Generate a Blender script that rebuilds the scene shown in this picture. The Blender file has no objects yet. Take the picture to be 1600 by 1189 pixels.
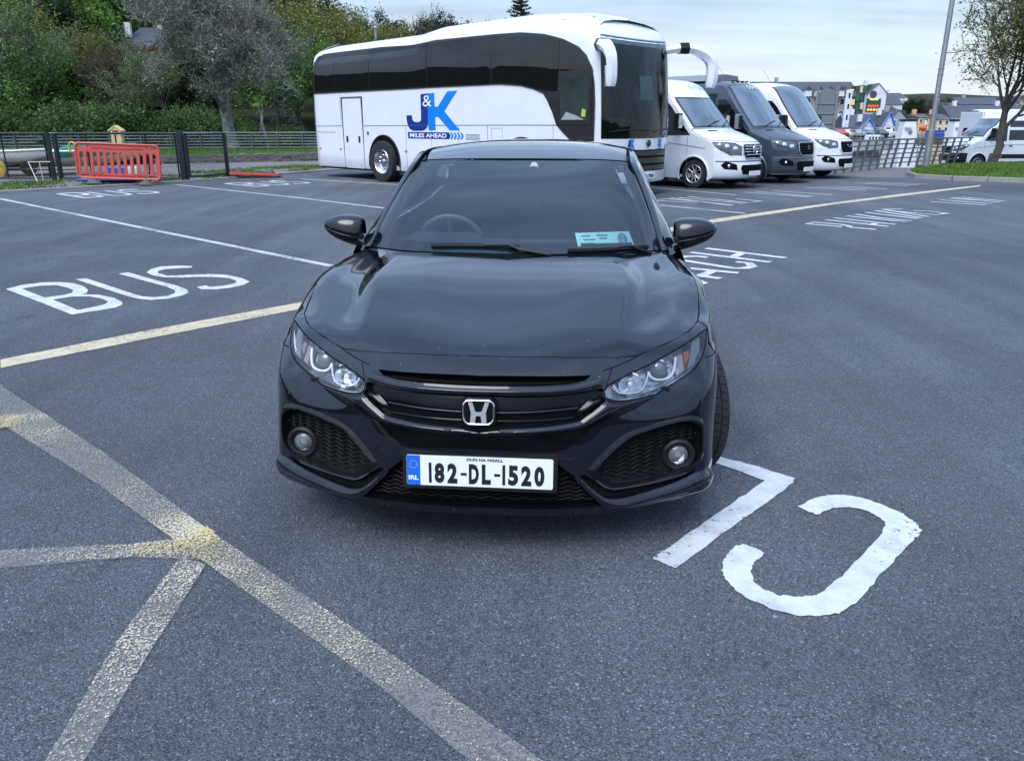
import bpy, bmesh, math, random
import numpy as np
from mathutils import Vector, Matrix, noise
from mathutils.geometry import delaunay_2d_cdt
random.seed(7); np.random.seed(7)
scn = bpy.context.scene
COL = scn.collection
R = math.radians

# ------------------------------------------------------------ camera, sky, sun, exposure
cam_d = bpy.data.cameras.new('camera'); cam_o = bpy.data.objects.new('camera', cam_d); COL.objects.link(cam_o)
cam_o.location = (0, 0, 1.53)
PITCH = math.atan2(594.5 - 193.0, 1220.0)
cam_o.rotation_euler = (math.pi / 2 - PITCH, 0, 0)
cam_d.sensor_width = 36.0; cam_d.lens = 1220.0 / 1600.0 * 36.0
cam_d.clip_start = 0.05; cam_d.clip_end = 6000
scn.camera = cam_o

SUN_ELEV = R(54); SUN_AZ = R(208)          # azimuth measured clockwise from +Y; the sun stands behind the camera, to its left
world = bpy.data.worlds.new('World'); scn.world = world; world.use_nodes = True
wn = world.node_tree; wn.nodes.clear()
def wnode(t, **k):
    n = wn.nodes.new(t)
    for a, b in k.items(): setattr(n, a, b)
    return n
w_out = wnode('ShaderNodeOutputWorld'); w_bg = wnode('ShaderNodeBackground')
w_bg.inputs['Strength'].default_value = 0.14
sky = wnode('ShaderNodeTexSky', sky_type='NISHITA', sun_disc=False, sun_elevation=SUN_ELEV, sun_rotation=SUN_AZ)
sky.air_density = 1.2; sky.dust_density = 1.6; sky.ozone_density = 1.0
tc = wnode('ShaderNodeTexCoord')
sep = wnode('ShaderNodeSeparateXYZ'); wn.links.new(tc.outputs['Generated'], sep.inputs[0])
def wmath(op, a, b=None, c=None):
    n = wnode('ShaderNodeMath', operation=op)
    for i, v in enumerate((a, b, c)):
        if v is None: continue
        if isinstance(v, (int, float)): n.inputs[i].default_value = v
        else: wn.links.new(v, n.inputs[i])
    return n.outputs[0]
zc = wmath('MAXIMUM', sep.outputs['Z'], 0.0)
den = wmath('ADD', zc, 0.12)
px_ = wmath('DIVIDE', sep.outputs['X'], den); py_ = wmath('DIVIDE', sep.outputs['Y'], den)
comb = wnode('ShaderNodeCombineXYZ')
wn.links.new(wmath('MULTIPLY', px_, 0.55), comb.inputs[0]); wn.links.new(wmath('MULTIPLY', py_, 1.5), comb.inputs[1])
n1 = wnode('ShaderNodeTexNoise'); n1.inputs['Scale'].default_value = 0.75; n1.inputs['Detail'].default_value = 7; n1.inputs['Roughness'].default_value = 0.58; n1.inputs['Distortion'].default_value = 0.35
wn.links.new(comb.outputs[0], n1.inputs['Vector'])
cr1 = wnode('ShaderNodeValToRGB'); cr1.color_ramp.elements[0].position = 0.30; cr1.color_ramp.elements[1].position = 0.72
wn.links.new(n1.outputs['Fac'], cr1.inputs[0])
n2 = wnode('ShaderNodeTexNoise'); n2.inputs['Scale'].default_value = 1.6; n2.inputs['Detail'].default_value = 6; n2.inputs['Roughness'].default_value = 0.6
wn.links.new(comb.outputs[0], n2.inputs['Vector'])
# cloud colour: grey-violet bellies to pale tops
ccol = wnode('ShaderNodeMix', data_type='RGBA')
ccol.inputs[6].default_value = (.95, 1.2, 1.8, 1); ccol.inputs[7].default_value = (2.0, 2.6, 3.75, 1)
crb = wnode('ShaderNodeValToRGB'); crb.color_ramp.elements[0].position = 0.35; crb.color_ramp.elements[1].position = 0.62
bk = wmath('MULTIPLY', wmath('MAXIMUM', wmath('MULTIPLY', sep.outputs['Y'], -1.0), 0.0), -0.10); wn.links.new(wmath('ADD', n2.outputs['Fac'], bk), crb.inputs[0]); wn.links.new(crb.outputs['Color'], ccol.inputs[0])
mixc = wnode('ShaderNodeMix', data_type='RGBA')
wn.links.new(wmath('MULTIPLY', cr1.outputs['Color'], 0.85), mixc.inputs[0]); skd = wnode('ShaderNodeVectorMath', operation='SCALE'); skd.inputs['Scale'].default_value = .48; wn.links.new(sky.outputs[0], skd.inputs[0]); wn.links.new(skd.outputs[0], mixc.inputs[6]); wn.links.new(ccol.outputs[2], mixc.inputs[7])
# pale evening band near the horizon, strongest ahead and fading out behind the camera
hz = wnode('ShaderNodeValToRGB'); hz.color_ramp.elements[0].position = 0.0; hz.color_ramp.elements[0].color = (1, 1, 1, 1)
hz.color_ramp.elements[1].position = 0.13; hz.color_ramp.elements[1].color = (0, 0, 0, 1)
wn.links.new(zc, hz.inputs[0])
mixh = wnode('ShaderNodeMix', data_type='RGBA')
wn.links.new(wmath('MULTIPLY', hz.outputs['Color'], wmath('MULTIPLY_ADD', sep.outputs['Y'], .58, .24)), mixh.inputs[0]); wn.links.new(mixc.outputs[2], mixh.inputs[6]); mixh.inputs[7].default_value = (4.15, 4.6, 5.1, 1)
up_ = wnode('ShaderNodeVectorMath', operation='SCALE'); wn.links.new(mixh.outputs[2], up_.inputs[0]); wn.links.new(wmath('MULTIPLY_ADD', zc, 2.7, 1.0), up_.inputs['Scale'])
wn.links.new(up_.outputs[0], w_bg.inputs['Color']); wn.links.new(w_bg.outputs[0], w_out.inputs['Surface'])

sun_d = bpy.data.lights.new('sun', 'SUN'); sun_d.energy = 1.4; sun_d.angle = R(40); sun_d.color = (.90, 0.95, 1.0)
sun_o = bpy.data.objects.new('sun', sun_d); COL.objects.link(sun_o)
sdir = Vector((math.sin(SUN_AZ) * math.cos(SUN_ELEV), math.cos(SUN_AZ) * math.cos(SUN_ELEV), math.sin(SUN_ELEV)))
sun_o.rotation_euler = sdir.to_track_quat('Z', 'Y').to_euler(); sun_o.location = sdir * 50

scn.view_settings.view_transform = 'Standard'; scn.view_settings.look = 'None'
scn.view_settings.exposure = 0.84; scn.view_settings.gamma = 1.0; scn.view_settings.use_curve_mapping = False
scn.render.engine = 'CYCLES'
scn.cycles.max_bounces = 8; scn.cycles.transparent_max_bounces = 16; scn.cycles.use_denoising = True

# ------------------------------------------------------------ helpers
def nrm(v): v = np.asarray(v, float); return v / (np.linalg.norm(v) + 1e-12)

class MB:
    """collects shapes; build() links them as one mesh object"""
    def __init__(s): s.v = []; s.f = []; s.m = []; s.cur = 0
    def add(s, vs, fs):
        o = len(s.v); s.v += [tuple(map(float, p)) for p in vs]; s.f += [tuple(i + o for i in f) for f in fs]; s.m += [s.cur] * len(fs); return s
    def box(s, c, d, rz=0, M=None):
        x, y, z = d[0] / 2, d[1] / 2, d[2] / 2
        vs = [Vector((a * x, b * y, e * z)) for a in (-1, 1) for b in (-1, 1) for e in (-1, 1)]
        if rz: q = Matrix.Rotation(rz, 3, 'Z'); vs = [q @ v for v in vs]
        if M: vs = [M @ v for v in vs]
        vs = [v + Vector(c) for v in vs]
        return s.add(vs, [(0, 1, 3, 2), (4, 6, 7, 5), (0, 4, 5, 1), (2, 3, 7, 6), (0, 2, 6, 4), (1, 5, 7, 3)])
    def box2(s, a, b):
        return s.box([(a[i] + b[i]) / 2 for i in range(3)], [abs(b[i] - a[i]) for i in range(3)])
    def tube(s, pts, r, n=8, closed=False, caps=True, flat=1.0):
        pts = [np.array(p, float) for p in pts]; N = len(pts)
        rs = r if hasattr(r, '__len__') else [r] * N
        vs = []; prev = None
        for i, p in enumerate(pts):
            if closed: t = pts[(i + 1) % N] - pts[i - 1]
            else: t = pts[min(i + 1, N - 1)] - pts[max(i - 1, 0)]
            t = nrm(t)
            if prev is None:
                a = np.array([0, 0, 1.0]) if abs(t[2]) < 0.9 else np.array([1.0, 0, 0])
                u = nrm(np.cross(t, a))
            else: u = nrm(prev - t * np.dot(prev, t))
            prev = u; w = np.cross(t, u)
            for k in range(n):
                an = 2 * math.pi * k / n
                vs.append(p + rs[i] * (math.cos(an) * u + math.sin(an) * w * flat))
        fs = []
        for i in range(N if closed else N - 1):
            j = (i + 1) % N
            for k in range(n): fs.append((i * n + k, i * n + (k + 1) % n, j * n + (k + 1) % n, j * n + k))
        if caps and not closed:
            fs.append(tuple(range(n))[::-1]); fs.append(tuple((N - 1) * n + k for k in range(n)))
        return s.add(vs, fs)
    def lathe(s, prof, n=24, M=None, c=(0, 0, 0), caps=False):
        """prof: (radius, height) pairs round local Z"""
        vs = []
        for (r, h) in prof:
            for k in range(n):
                a = 2 * math.pi * k / n; v = Vector((r * math.cos(a), r * math.sin(a), h))
                if M: v = M @ v
                vs.append(v + Vector(c))
        fs = []
        for i in range(len(prof) - 1):
            for k in range(n): fs.append((i * n + k, i * n + (k + 1) % n, (i + 1) * n + (k + 1) % n, (i + 1) * n + k))
        if caps: fs.append(tuple(range(n))[::-1]); fs.append(tuple((len(prof) - 1) * n + k for k in range(n)))
        return s.add(vs, fs)
    def prism(s, poly, fn0, fn1):
        """poly: 2D outline; fn0/fn1 turn (a,b) into the two faces"""
        n = len(poly); vs = [fn0(*p) for p in poly] + [fn1(*p) for p in poly]
        tr = [tuple(t) for t in tess(poly)]
        fs = [t for t in tr] + [tuple(i + n for i in t[::-1]) for t in tr]
        for i in range(n): j = (i + 1) % n; fs.append((i, j, j + n, i + n))
        return s.add(vs, fs)
    def sheet(s, polys, fn):
        """flat sheet from an outline with holes, lifted by fn(a,b)"""
        v, f = tess_holes(polys); return s.add([fn(*p) for p in v], f)
    def loft(s, rings, closed=False, caps=False):
        n = len(rings[0]); vs = [p for r in rings for p in r]; fs = []
        m = n if closed else n - 1
        for i in range(len(rings) - 1):
            for k in range(m): fs.append((i * n + k, i * n + (k + 1) % n, (i + 1) * n + (k + 1) % n, (i + 1) * n + k))
        if caps: fs.append(tuple(range(n))[::-1]); fs.append(tuple((len(rings) - 1) * n + k for k in range(n)))
        return s.add(vs, fs)
    def build(s, name, mat, parent=None, smooth=True, ang=32, bevel=0, recalc=True, loc=None):
        me = bpy.data.meshes.new(name); me.from_pydata(s.v, [], s.f)
        mats = mat if isinstance(mat, (list, tuple)) else [mat]
        for m in mats: me.materials.append(m)
        if len(mats) > 1: me.polygons.foreach_set('material_index', s.m)
        if recalc or smooth:
            bm = bmesh.new(); bm.from_mesh(me)
            if recalc: bmesh.ops.recalc_face_normals(bm, faces=bm.faces)
            if smooth:
                ca = R(ang)
                for f in bm.faces: f.smooth = True
                for e in bm.edges:
                    if len(e.link_faces) != 2 or e.calc_face_angle(9) > ca: e.smooth = False
            bm.to_mesh(me); bm.free()
        o = bpy.data.objects.new(name, me); COL.objects.link(o)
        if parent: o.parent = parent
        if loc: o.location = loc
        if bevel:
            b = o.modifiers.new('bevel', 'BEVEL'); b.width = bevel; b.segments = 2; b.limit_method = 'ANGLE'; b.angle_limit = R(40)
        return o

def tess(poly):
    n = len(poly); e = [(i, (i + 1) % n) for i in range(n)]
    v, _, f, ov, _, _ = delaunay_2d_cdt([Vector(p) for p in poly], e, [], 1, 1e-6)
    m = {i: (o[0] if o else 0) for i, o in enumerate(ov)}
    return [tuple(m[i] for i in t) for t in f]
def pip(P, poly):
    """points in polygon, vectorised"""
    x, y = P[:, 0], P[:, 1]; ins = np.zeros(len(P), bool); n = len(poly)
    for i in range(n):
        x1, y1 = poly[i]; x2, y2 = poly[(i + 1) % n]
        c = ((y1 > y) != (y2 > y))
        with np.errstate(divide='ignore', invalid='ignore'): xi = (x2 - x1) * (y - y1) / ((y2 - y1) if y2 != y1 else 1e-12) + x1
        ins ^= c & (x < xi)
    return ins
def tess_holes(polys):
    vs = []; es = []
    for p in polys:
        o = len(vs); vs += [Vector(q) for q in p]; es += [(o + i, o + (i + 1) % len(p)) for i in range(len(p))]
    v, _, f, _, _, _ = delaunay_2d_cdt(vs, es, [], 0, 1e-6)
    v = np.array([tuple(q) for q in v]); f = np.array([tuple(t) for t in f])
    c = v[f].mean(1); ins = pip(c, polys[0])
    for h in polys[1:]: ins &= ~pip(c, h)
    return [tuple(q) for q in v], [tuple(int(i) for i in t) for t in f[ins]]

def tag(o, label=None, cat=None, group=None, kind=None):
    if label: o['label'] = label
    if cat: o['category'] = cat
    if group: o['group'] = group
    if kind: o['kind'] = kind
    return o
def thing(name, label, cat, loc=(0, 0, 0), rz=0, group=None):
    o = bpy.data.objects.new(name, None); COL.objects.link(o); o.location = loc; o.rotation_euler = (0, 0, rz)
    o.empty_display_size = 0.2
    return tag(o, label, cat, group)
KIDS = {}
def copy_tree(root, loc, rz=0, sc=None, label=None, group=None):
    r = root.copy(); COL.objects.link(r); r.location = loc; r.rotation_euler = (0, 0, rz)
    if sc is not None: r.scale = sc if hasattr(sc, '__len__') else (sc,) * 3
    if label: r['label'] = label
    if group: r['group'] = group
    def kids(src, dst):
        for ch in list(src.children):
            c = ch.copy(); COL.objects.link(c); c.parent = dst; kids(ch, c)
    kids(root, r)
    return r

# ------------------------------------------------------------ materials
class NT:
    def __init__(s, name):
        s.m = bpy.data.materials.new(name); s.m.use_nodes = True; s.t = s.m.node_tree; s.t.nodes.clear()
        s.out = s.n('ShaderNodeOutputMaterial')
    def n(s, t, **k):
        x = s.t.nodes.new(t)
        for a, b in k.items(): setattr(x, a, b)
        return x
    def l(s, a, b): s.t.links.new(a, b)
    def noise(s, scale, detail=4, rough=.55, vec=None, dist=0):
        x = s.n('ShaderNodeTexNoise'); x.inputs['Scale'].default_value = scale; x.inputs['Detail'].default_value = detail
        x.inputs['Roughness'].default_value = rough; x.inputs['Distortion'].default_value = dist
        if vec is not None: s.l(vec, x.inputs['Vector'])
        return x.outputs['Fac']
    def ramp(s, fac, stops):
        x = s.n('ShaderNodeValToRGB'); e = x.color_ramp.elements
        while len(e) < len(stops): e.new(0.5)
        for q, (p, c) in zip(e, stops): q.position = p; q.color = (*c, 1) if len(c) == 3 else c
        s.l(fac, x.inputs[0]); return x.outputs['Color']
    def mix(s, fac, a, b):
        x = s.n('ShaderNodeMix', data_type='RGBA')
        for i, v in ((0, fac), (6, a), (7, b)):
            if isinstance(v, (int, float)): x.inputs[i].default_value = v
            elif isinstance(v, tuple): x.inputs[i].default_value = (*v, 1) if len(v) == 3 else v
            else: s.l(v, x.inputs[i])
        return x.outputs[2]
    def math(s, op, a, b=None):
        x = s.n('ShaderNodeMath', operation=op)
        for i, v in enumerate((a, b)):
            if v is None: continue
            if isinstance(v, (int, float)): x.inputs[i].default_value = v
            else: s.l(v, x.inputs[i])
        return x.outputs[0]
    def pos(s): return s.n('ShaderNodeNewGeometry').outputs['Position']
    def obj(s): return s.n('ShaderNodeTexCoord').outputs['Object']
    def bsdf(s, col=(.5, .5, .5), rough=.5, metal=0, spec=.5, coat=0, coat_rough=.03, ior=1.5, link=True):
        b = s.n('ShaderNodeBsdfPrincipled')
        for k, v in (('Base Color', col), ('Roughness', rough), ('Metallic', metal), ('Specular IOR Level', spec), ('Coat Weight', coat), ('Coat Roughness', coat_rough), ('IOR', ior)):
            if isinstance(v, tuple): b.inputs[k].default_value = (*v, 1)
            elif isinstance(v, (int, float)): b.inputs[k].default_value = v
            else: s.l(v, b.inputs[k])
        if link: s.l(b.outputs[0], s.out.inputs['Surface'])
        return b
    def bump(s, b, h, strength=.3, dist=.01):
        x = s.n('ShaderNodeBump'); x.inputs['Strength'].default_value = strength; x.inputs['Distance'].default_value = dist
        s.l(h, x.inputs['Height']); s.l(x.outputs[0], b.inputs['Normal'])
MC = {}
def simple(name, col, rough=.5, metal=0, spec=.5, coat=0, var=.12, scale=6, bump=0, bscale=40):
    """a plain material with slight uneven colour"""
    if name in MC: return MC[name]
    t = NT(name); f = t.noise(scale, 5, .6, t.obj())
    a = tuple(c * (1 - var) for c in col); b = tuple(min(1, c * (1 + var)) for c in col)
    c = t.ramp(f, [(.3, a), (.7, b)])
    rr = t.math('MULTIPLY_ADD', f, .12); rr.node.inputs[2].default_value = max(0, rough - .06)
    bs = t.bsdf(c, rr, metal, spec, coat)
    if bump: t.bump(bs, t.noise(bscale, 4, .6, t.obj()), bump)
    MC[name] = t.m; return t.m
def glassy(name, tint=(.02, .025, .03), trans=.25, rough=.02, tcol=(.5, .6, .6), ior=1.55):
    """vehicle glass: part see-through, part tinted, reflecting by fresnel"""
    if name in MC: return MC[name]
    t = NT(name); tr = t.n('ShaderNodeBsdfTransparent'); tr.inputs[0].default_value = (*tcol, 1)
    df = t.n('ShaderNodeBsdfDiffuse'); df.inputs[0].default_value = (*tint, 1)
    gl = t.n('ShaderNodeBsdfGlossy'); gl.inputs['Roughness'].default_value = rough
    fr = t.n('ShaderNodeFresnel'); fr.inputs['IOR'].default_value = ior
    m1 = t.n('ShaderNodeMixShader'); m1.inputs[0].default_value = trans; t.l(df.outputs[0], m1.inputs[1]); t.l(tr.outputs[0], m1.inputs[2])
    m2 = t.n('ShaderNodeMixShader'); t.l(fr.outputs[0], m2.inputs[0]); t.l(m1.outputs[0], m2.inputs[1]); t.l(gl.outputs[0], m2.inputs[2])
    t.l(m2.outputs[0], t.out.inputs['Surface']); MC[name] = t.m; return t.m

def asphalt_mat():
    t = NT('asphalt'); P = t.pos()
    big = t.noise(.18, 6, .62, P, .6); mid = t.noise(1.3, 6, .65, P, .4); pat = t.noise(.9, 3, .5, P, 1.5)
    vo = t.n('ShaderNodeTexVoronoi'); vo.inputs['Scale'].default_value = 185; t.l(P, vo.inputs['Vector'])
    stg = t.n('ShaderNodeRGBToBW'); t.l(vo.outputs['Color'], stg.inputs[0])
    st = t.ramp(stg.outputs[0], [(.12, (.040, .046, .055)), (.45, (.088, .098, .114)), (.8, (.130, .143, .163)), (.95, (.28, .296, .32))])
    fine = t.noise(330, 2, .6, P)
    g = t.mix(t.ramp(fine, [(.35, (0, 0, 0)), (.65, (1, 1, 1))]), t.mix(.3, st, (.03, .03, .035)), st)
    sh = t.ramp(big, [(.34, (.74, .745, .75)), (.5, (1, 1, 1)), (.66, (1.2, 1.2, 1.2))])
    sh2 = t.ramp(mid, [(.3, (.9, .9, .9)), (.7, (1.08, 1.08, 1.08))])
    def mul(a, b):
        x = t.n('ShaderNodeMix', data_type='RGBA', blend_type='MULTIPLY'); x.inputs[0].default_value = 1; t.l(a, x.inputs[6]); t.l(b, x.inputs[7]); return x.outputs[2]
    c = mul(mul(g, sh), sh2)
    mp = t.n('ShaderNodeMapping'); mp.inputs['Rotation'].default_value = (0, 0, R(-47)); mp.inputs['Scale'].default_value = (1.9, .12, 1); t.l(P, mp.inputs['Vector'])
    trk = t.ramp(t.noise(1.0, 4, .55, mp.outputs['Vector']), [(.38, (.88, .88, .885)), (.60, (1.08, 1.08, 1.08))]); c = mul(c, trk)
    stain = t.ramp(pat, [(.64, (1, 1, 1)), (.74, (.80, .79, .78))]); c = mul(c, stain)
    # oil drips, tar seams, scattered pale chips
    oil = t.ramp(t.noise(3.1, 2, .4, P), [(.735, (1, 1, 1)), (.79, (.62, .61, .60))]); c = mul(c, oil)
    chip = t.ramp(t.noise(46, 1, .3, P), [(.775, (0, 0, 0)), (.79, (1, 1, 1))]); c = t.mix(t.math('MULTIPLY', chip, .55), c, (.42, .42, .42))
    crk = t.n('ShaderNodeTexVoronoi', feature='DISTANCE_TO_EDGE'); crk.inputs['Scale'].default_value = .16
    wv = t.n('ShaderNodeVectorMath', operation='ADD'); nv = t.n('ShaderNodeTexNoise'); nv.inputs['Scale'].default_value = 1.4; nv.inputs['Detail'].default_value = 5; t.l(P, nv.inputs['Vector']); t.l(P, wv.inputs[0]); t.l(nv.outputs['Color'], wv.inputs[1]); t.l(wv.outputs[0], crk.inputs['Vector'])
    ck = t.ramp(crk.outputs['Distance'], [(.0, (.87, .87, .87)), (.003, (1, 1, 1))]); c = mul(c, ck)
    b = t.bsdf(c, .82, 0, .35)
    h = t.math('ADD', t.math('MULTIPLY', vo.outputs['Distance'], -1.0), t.math('MULTIPLY', fine, .3))
    t.bump(b, h, 1.0, .0045)
    return t.m
def paint_mat(name, col, wear, scale=30, lw=.38):
    """road paint, worn through to the asphalt below where the noise says so"""
    t = NT(name); P = t.pos()
    a = t.noise(scale, 5, .7, P); b_ = t.noise(1.3, 3, .5, P)
    vo = t.n('ShaderNodeTexVoronoi'); vo.inputs['Scale'].default_value = 95; t.l(P, vo.inputs['Vector'])
    s = t.math('ADD', t.math('MULTIPLY', a, 1 - lw), t.math('MULTIPLY', b_, lw))
    s = t.math('ADD', s, t.math('MULTIPLY', vo.outputs['Distance'], -.12))
    mask = t.ramp(s, [(wear - .03, (0, 0, 0)), (wear + .03, (1, 1, 1))])
    dirt = t.ramp(t.noise(6, 6, .7, P), [(.3, tuple(c * .62 for c in col)), (.55, tuple(c * .92 for c in col)), (.75, col)])
    b = t.bsdf(dirt, .6, 0, .4, link=False); t.bump(b, vo.outputs['Distance'], .4, .004)
    tr = t.n('ShaderNodeBsdfTransparent'); mx = t.n('ShaderNodeMixShader')
    t.l(mask, mx.inputs[0]); t.l(tr.outputs[0], mx.inputs[1]); t.l(b.outputs[0], mx.inputs[2]); t.l(mx.outputs[0], t.out.inputs['Surface'])
    return t.m
def film_mat(name, col, cover):
    """thin ghost of old paint: evenly faded, speckled"""
    t = NT(name); P = t.pos(); a = t.noise(60, 4, .7, P)
    m = t.ramp(a, [(.35, (cover * .3,) * 3), (.65, (cover,) * 3)])
    b = t.bsdf(col, .8, 0, .3, link=False); tr = t.n('ShaderNodeBsdfTransparent'); mx = t.n('ShaderNodeMixShader')
    t.l(m, mx.inputs[0]); t.l(tr.outputs[0], mx.inputs[1]); t.l(b.outputs[0], mx.inputs[2]); t.l(mx.outputs[0], t.out.inputs['Surface'])
    return t.m
def ground_mat(name, stops, scale, bump=.5, s2=40):
    t = NT(name); P = t.pos(); a = t.noise(scale, 6, .65, P); d = t.noise(s2, 3, .6, P)
    s = t.math('ADD', t.math('MULTIPLY', a, .6), t.math('MULTIPLY', d, .4))
    b = t.bsdf(t.ramp(s, stops), .9, 0, .2); t.bump(b, d, bump, .02); return t.m
M_asph = asphalt_mat()
M_white = paint_mat('white_road_paint', (.57, .60, .62), .335)
M_white_far = paint_mat('white_road_paint_thin', (.50, .53, .55), .37)
M_yell = paint_mat('cream_road_paint', (.56, .48, .33), .34)
M_yjunc = paint_mat('yellow_patch_paint', (.62, .52, .28), .49, 130, .5)
M_yworn = paint_mat('worn_yellow_paint', (.60, .54, .39), .49, 130, .42)
M_yworn2 = paint_mat('worn_yellow_paint_patchy', (.60, .54, .40), .50, 130, .38)
M_ghost = film_mat('ghost_paint', (.40, .38, .34), .36)
M_gravel = ground_mat('gravel', [(.3, (.07, .065, .06)), (.5, (.17, .16, .15)), (.7, (.3, .29, .27))], 8, .9, 60)
M_dirtgrass = ground_mat('rough_verge', [(.35, (.05, .07, .02)), (.5, (.08, .10, .035)), (.62, (.16, .14, .09))], 1.2, .8, 50)
M_grass = ground_mat('grass_ground', [(.3, (.03, .075, .012)), (.7, (.075, .15, .03))], 2, .8, 60)
M_concrete = ground_mat('concrete', [(.3, (.2, .2, .19)), (.7, (.33, .32, .31))], 5, .3, 70)
M_rubber = simple('rubber', (.022, .022, .024), .75, spec=.35, var=.2, scale=12, bump=.1)
M_plastic = simple('black_plastic', (.009, .010, .011), .5, spec=.3)
M_gloss = simple('gloss_black', (.004, .004, .005), .14, spec=.4)
M_void = simple('dark_cavity', (.004, .004, .005), .8, spec=.1)
M_chrome = simple('chrome', (.75, .76, .78), .12, 1, var=.04)
M_silver = simple('silver_paint', (.45, .46, .48), .35, .7, var=.06)
M_alu = simple('galvanised', (.36, .38, .40), .42, .75, var=.15, scale=14)
M_steelgrey = simple('grey_steel', (.22, .24, .265), .5, .3, var=.12, scale=8)
M_darkgreen = simple('dark_coated_steel', (.012, .018, .024), .45, .2, var=.15)
M_wp = simple('white_vehicle_paint', (.73, .76, .80), .25, 0, .5, .6, var=.03, scale=2)
M_amber = simple('amber_lens', (.75, .18, .02), .2, coat=.5)
M_red = simple('red_lens', (.5, .03, .02), .2, coat=.5)

# ------------------------------------------------------------ ground
def strc(o, label=None): o['kind'] = 'structure'; return o
def gz(x, y):
    """ground height: level car park, the quay road beyond the grass island lies lower"""
    t = min(max((y - 29.0 - 0) / 3.5, 0), 1) * min(max((x - 13.2) / 1.5, 0), 1)
    return -0.36 * t * t * (3 - 2 * t)
EDGE = [(26.3, 38.9), (21.7, 35.8), (18.1, 33.1), (16.0, 31.4), (13.9, 29.7), (11.3, 26.85), (9.35, 25.0), (4.3, 30.3), (-3, 38.0)]
OUT = [(-90, -60), (60, -60), (60, 38.9)] + EDGE + [(-90, 38)]
gpt = [(x, y) for x in np.arange(10.5, 30, .8) for y in np.arange(26.5, 38.5, .8)] + [(x, y) for x in np.arange(-80, 60, 12) for y in np.arange(-55, 24, 10)]
gpt = np.array(gpt); gpt = gpt[pip(gpt, OUT)]; gpt = gpt[[min(math.hypot(q[0] - e[0], q[1] - e[1]) for e in EDGE) > .35 for q in gpt]]
_vs = [Vector(q) for q in OUT] + [Vector(q) for q in gpt]
_v, _, _f, _, _, _ = delaunay_2d_cdt(_vs, [(i, (i + 1) % len(OUT)) for i in range(len(OUT))], [], 1, 1e-5)
mb = MB(); mb.add([(q[0], q[1], gz(q[0], q[1])) for q in _v], [tuple(t_) for t_ in _f]); strc(mb.build('car_park_asphalt', M_asph, recalc=False))
mb = MB(); mb.loft([[(x, y, gz(x, y)) for x, y in EDGE], [(x, y, -5) for x, y in EDGE]]); strc(mb.build('quay_face', M_concrete))
# terrain under everything, out to the horizon
mb = MB(); mb.add([(-3000, -3000, -5.5), (3000, -3000, -5.5), (3000, 5000, -5.5), (-3000, 5000, -5.5)], [(0, 1, 2, 3)])
strc(mb.build('terrain', M_dirtgrass, recalc=False))
tw = NT('harbour_water'); P = tw.pos(); b = tw.bsdf((.02, .035, .045), .07, 0, .5, ior=1.33)
tw.bump(b, tw.noise(1.6, 4, .6, P), .35, .25)
mb = MB(); mb.add([(-200, 24, -3.4), (330, 24, -3.4), (330, 149.8, -3.4), (-200, 149.8, -3.4)], [(0, 1, 2, 3)])
strc(mb.build('water', tw.m, recalc=False))

# kerb line on the left: verge from the asphalt edge outward
KERB = [(-40, 2.2), (-22, 11.2), (-16.5, 15.0), (-11.82, 18.48), (-9.33, 21.27), (-8.3, 23.0), (-6.69, 26.36), (-5.0, 29.0), (-2, 34.0), (2, 38)]
out_pts = [(2, 38.1), (-60, 38.1), (-60, 2.2)]
poly = KERB[:-2] + [(-4, 33), (-4, 38.6), (-60, 38.6), (-60, 2.2)]
mb = MB(); mb.sheet([poly], lambda x, y: (x, y, 0.03)); strc(mb.build('gravel_verge', M_gravel, recalc=False))
# pale concrete edging
def offset_line(line, d):
    o = []
    for i, p in enumerate(line):
        a = np.array(line[max(i - 1, 0)]); b_ = np.array(line[min(i + 1, len(line) - 1)]); t = nrm(b_ - a); o.append((p[0] - t[1] * d, p[1] + t[0] * d))
    return o
ker = KERB[:-1]; k2 = offset_line(ker, .14)
mb = MB(); mb.loft([[(x, y, 0.0) for x, y in ker], [(x, y, .045) for x, y in ker], [(x, y, .05) for x, y in k2], [(x, y, 0) for x, y in k2]])
strc(mb.build('kerb', M_concrete))
# grassy strips: mown bank beyond the low wall, weeds by the fence
bankf = [(-30, 21.5), (-14.0, 31.5), (-9.4, 33.9), (-6.5, 35.5), (-4.0, 37)]
mb = MB(); bb = bankf + [(-4, 40), (-4, 42), (-60, 42), (-60, 21.5)]
mb.sheet([bb], lambda x, y: (x, y, .34)); strc(mb.build('grass_bank', M_grass, recalc=False))
mb = MB(); wallb = offset_line(bankf, -.28)
# low stone wall holding the bank
stone_m = simple('wall_stone', (.13, .125, .115), .9, var=.45, scale=3, bump=.8, bscale=18)
sw = thing('low_stone_wall', 'low dark dry stone wall holding the grass bank behind the fence', 'wall')
mb.prism(bankf + wallb[::-1], lambda x, y: (x, y, -.1), lambda x, y: (x, y, .22)); mb.build('core', M_void, sw)
L_ = 0; seg = []
stone_meshes = []
for q in range(6):
    m_ = MB(); rs = np.random.rand(8, 3) * .18 - .09
    vs = [((a + rs[i][0]) * .5, (b2 + rs[i][1]) * .5, (c_ + rs[i][2]) * .5) for i, (a, b2, c_) in enumerate([(x, y, z) for x in (-1, 1) for y in (-1, 1) for z in (-1, 1)])]
    m_.add(vs, [(0, 1, 3, 2), (4, 6, 7, 5), (0, 4, 5, 1), (2, 3, 7, 6), (0, 2, 6, 4), (1, 5, 7, 3)])
    stone_meshes.append(m_)
base_st = [m_.build('stone', stone_m, sw, smooth=False, bevel=0) for m_ in stone_meshes]
first = list(base_st)
cnt = 0
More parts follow.
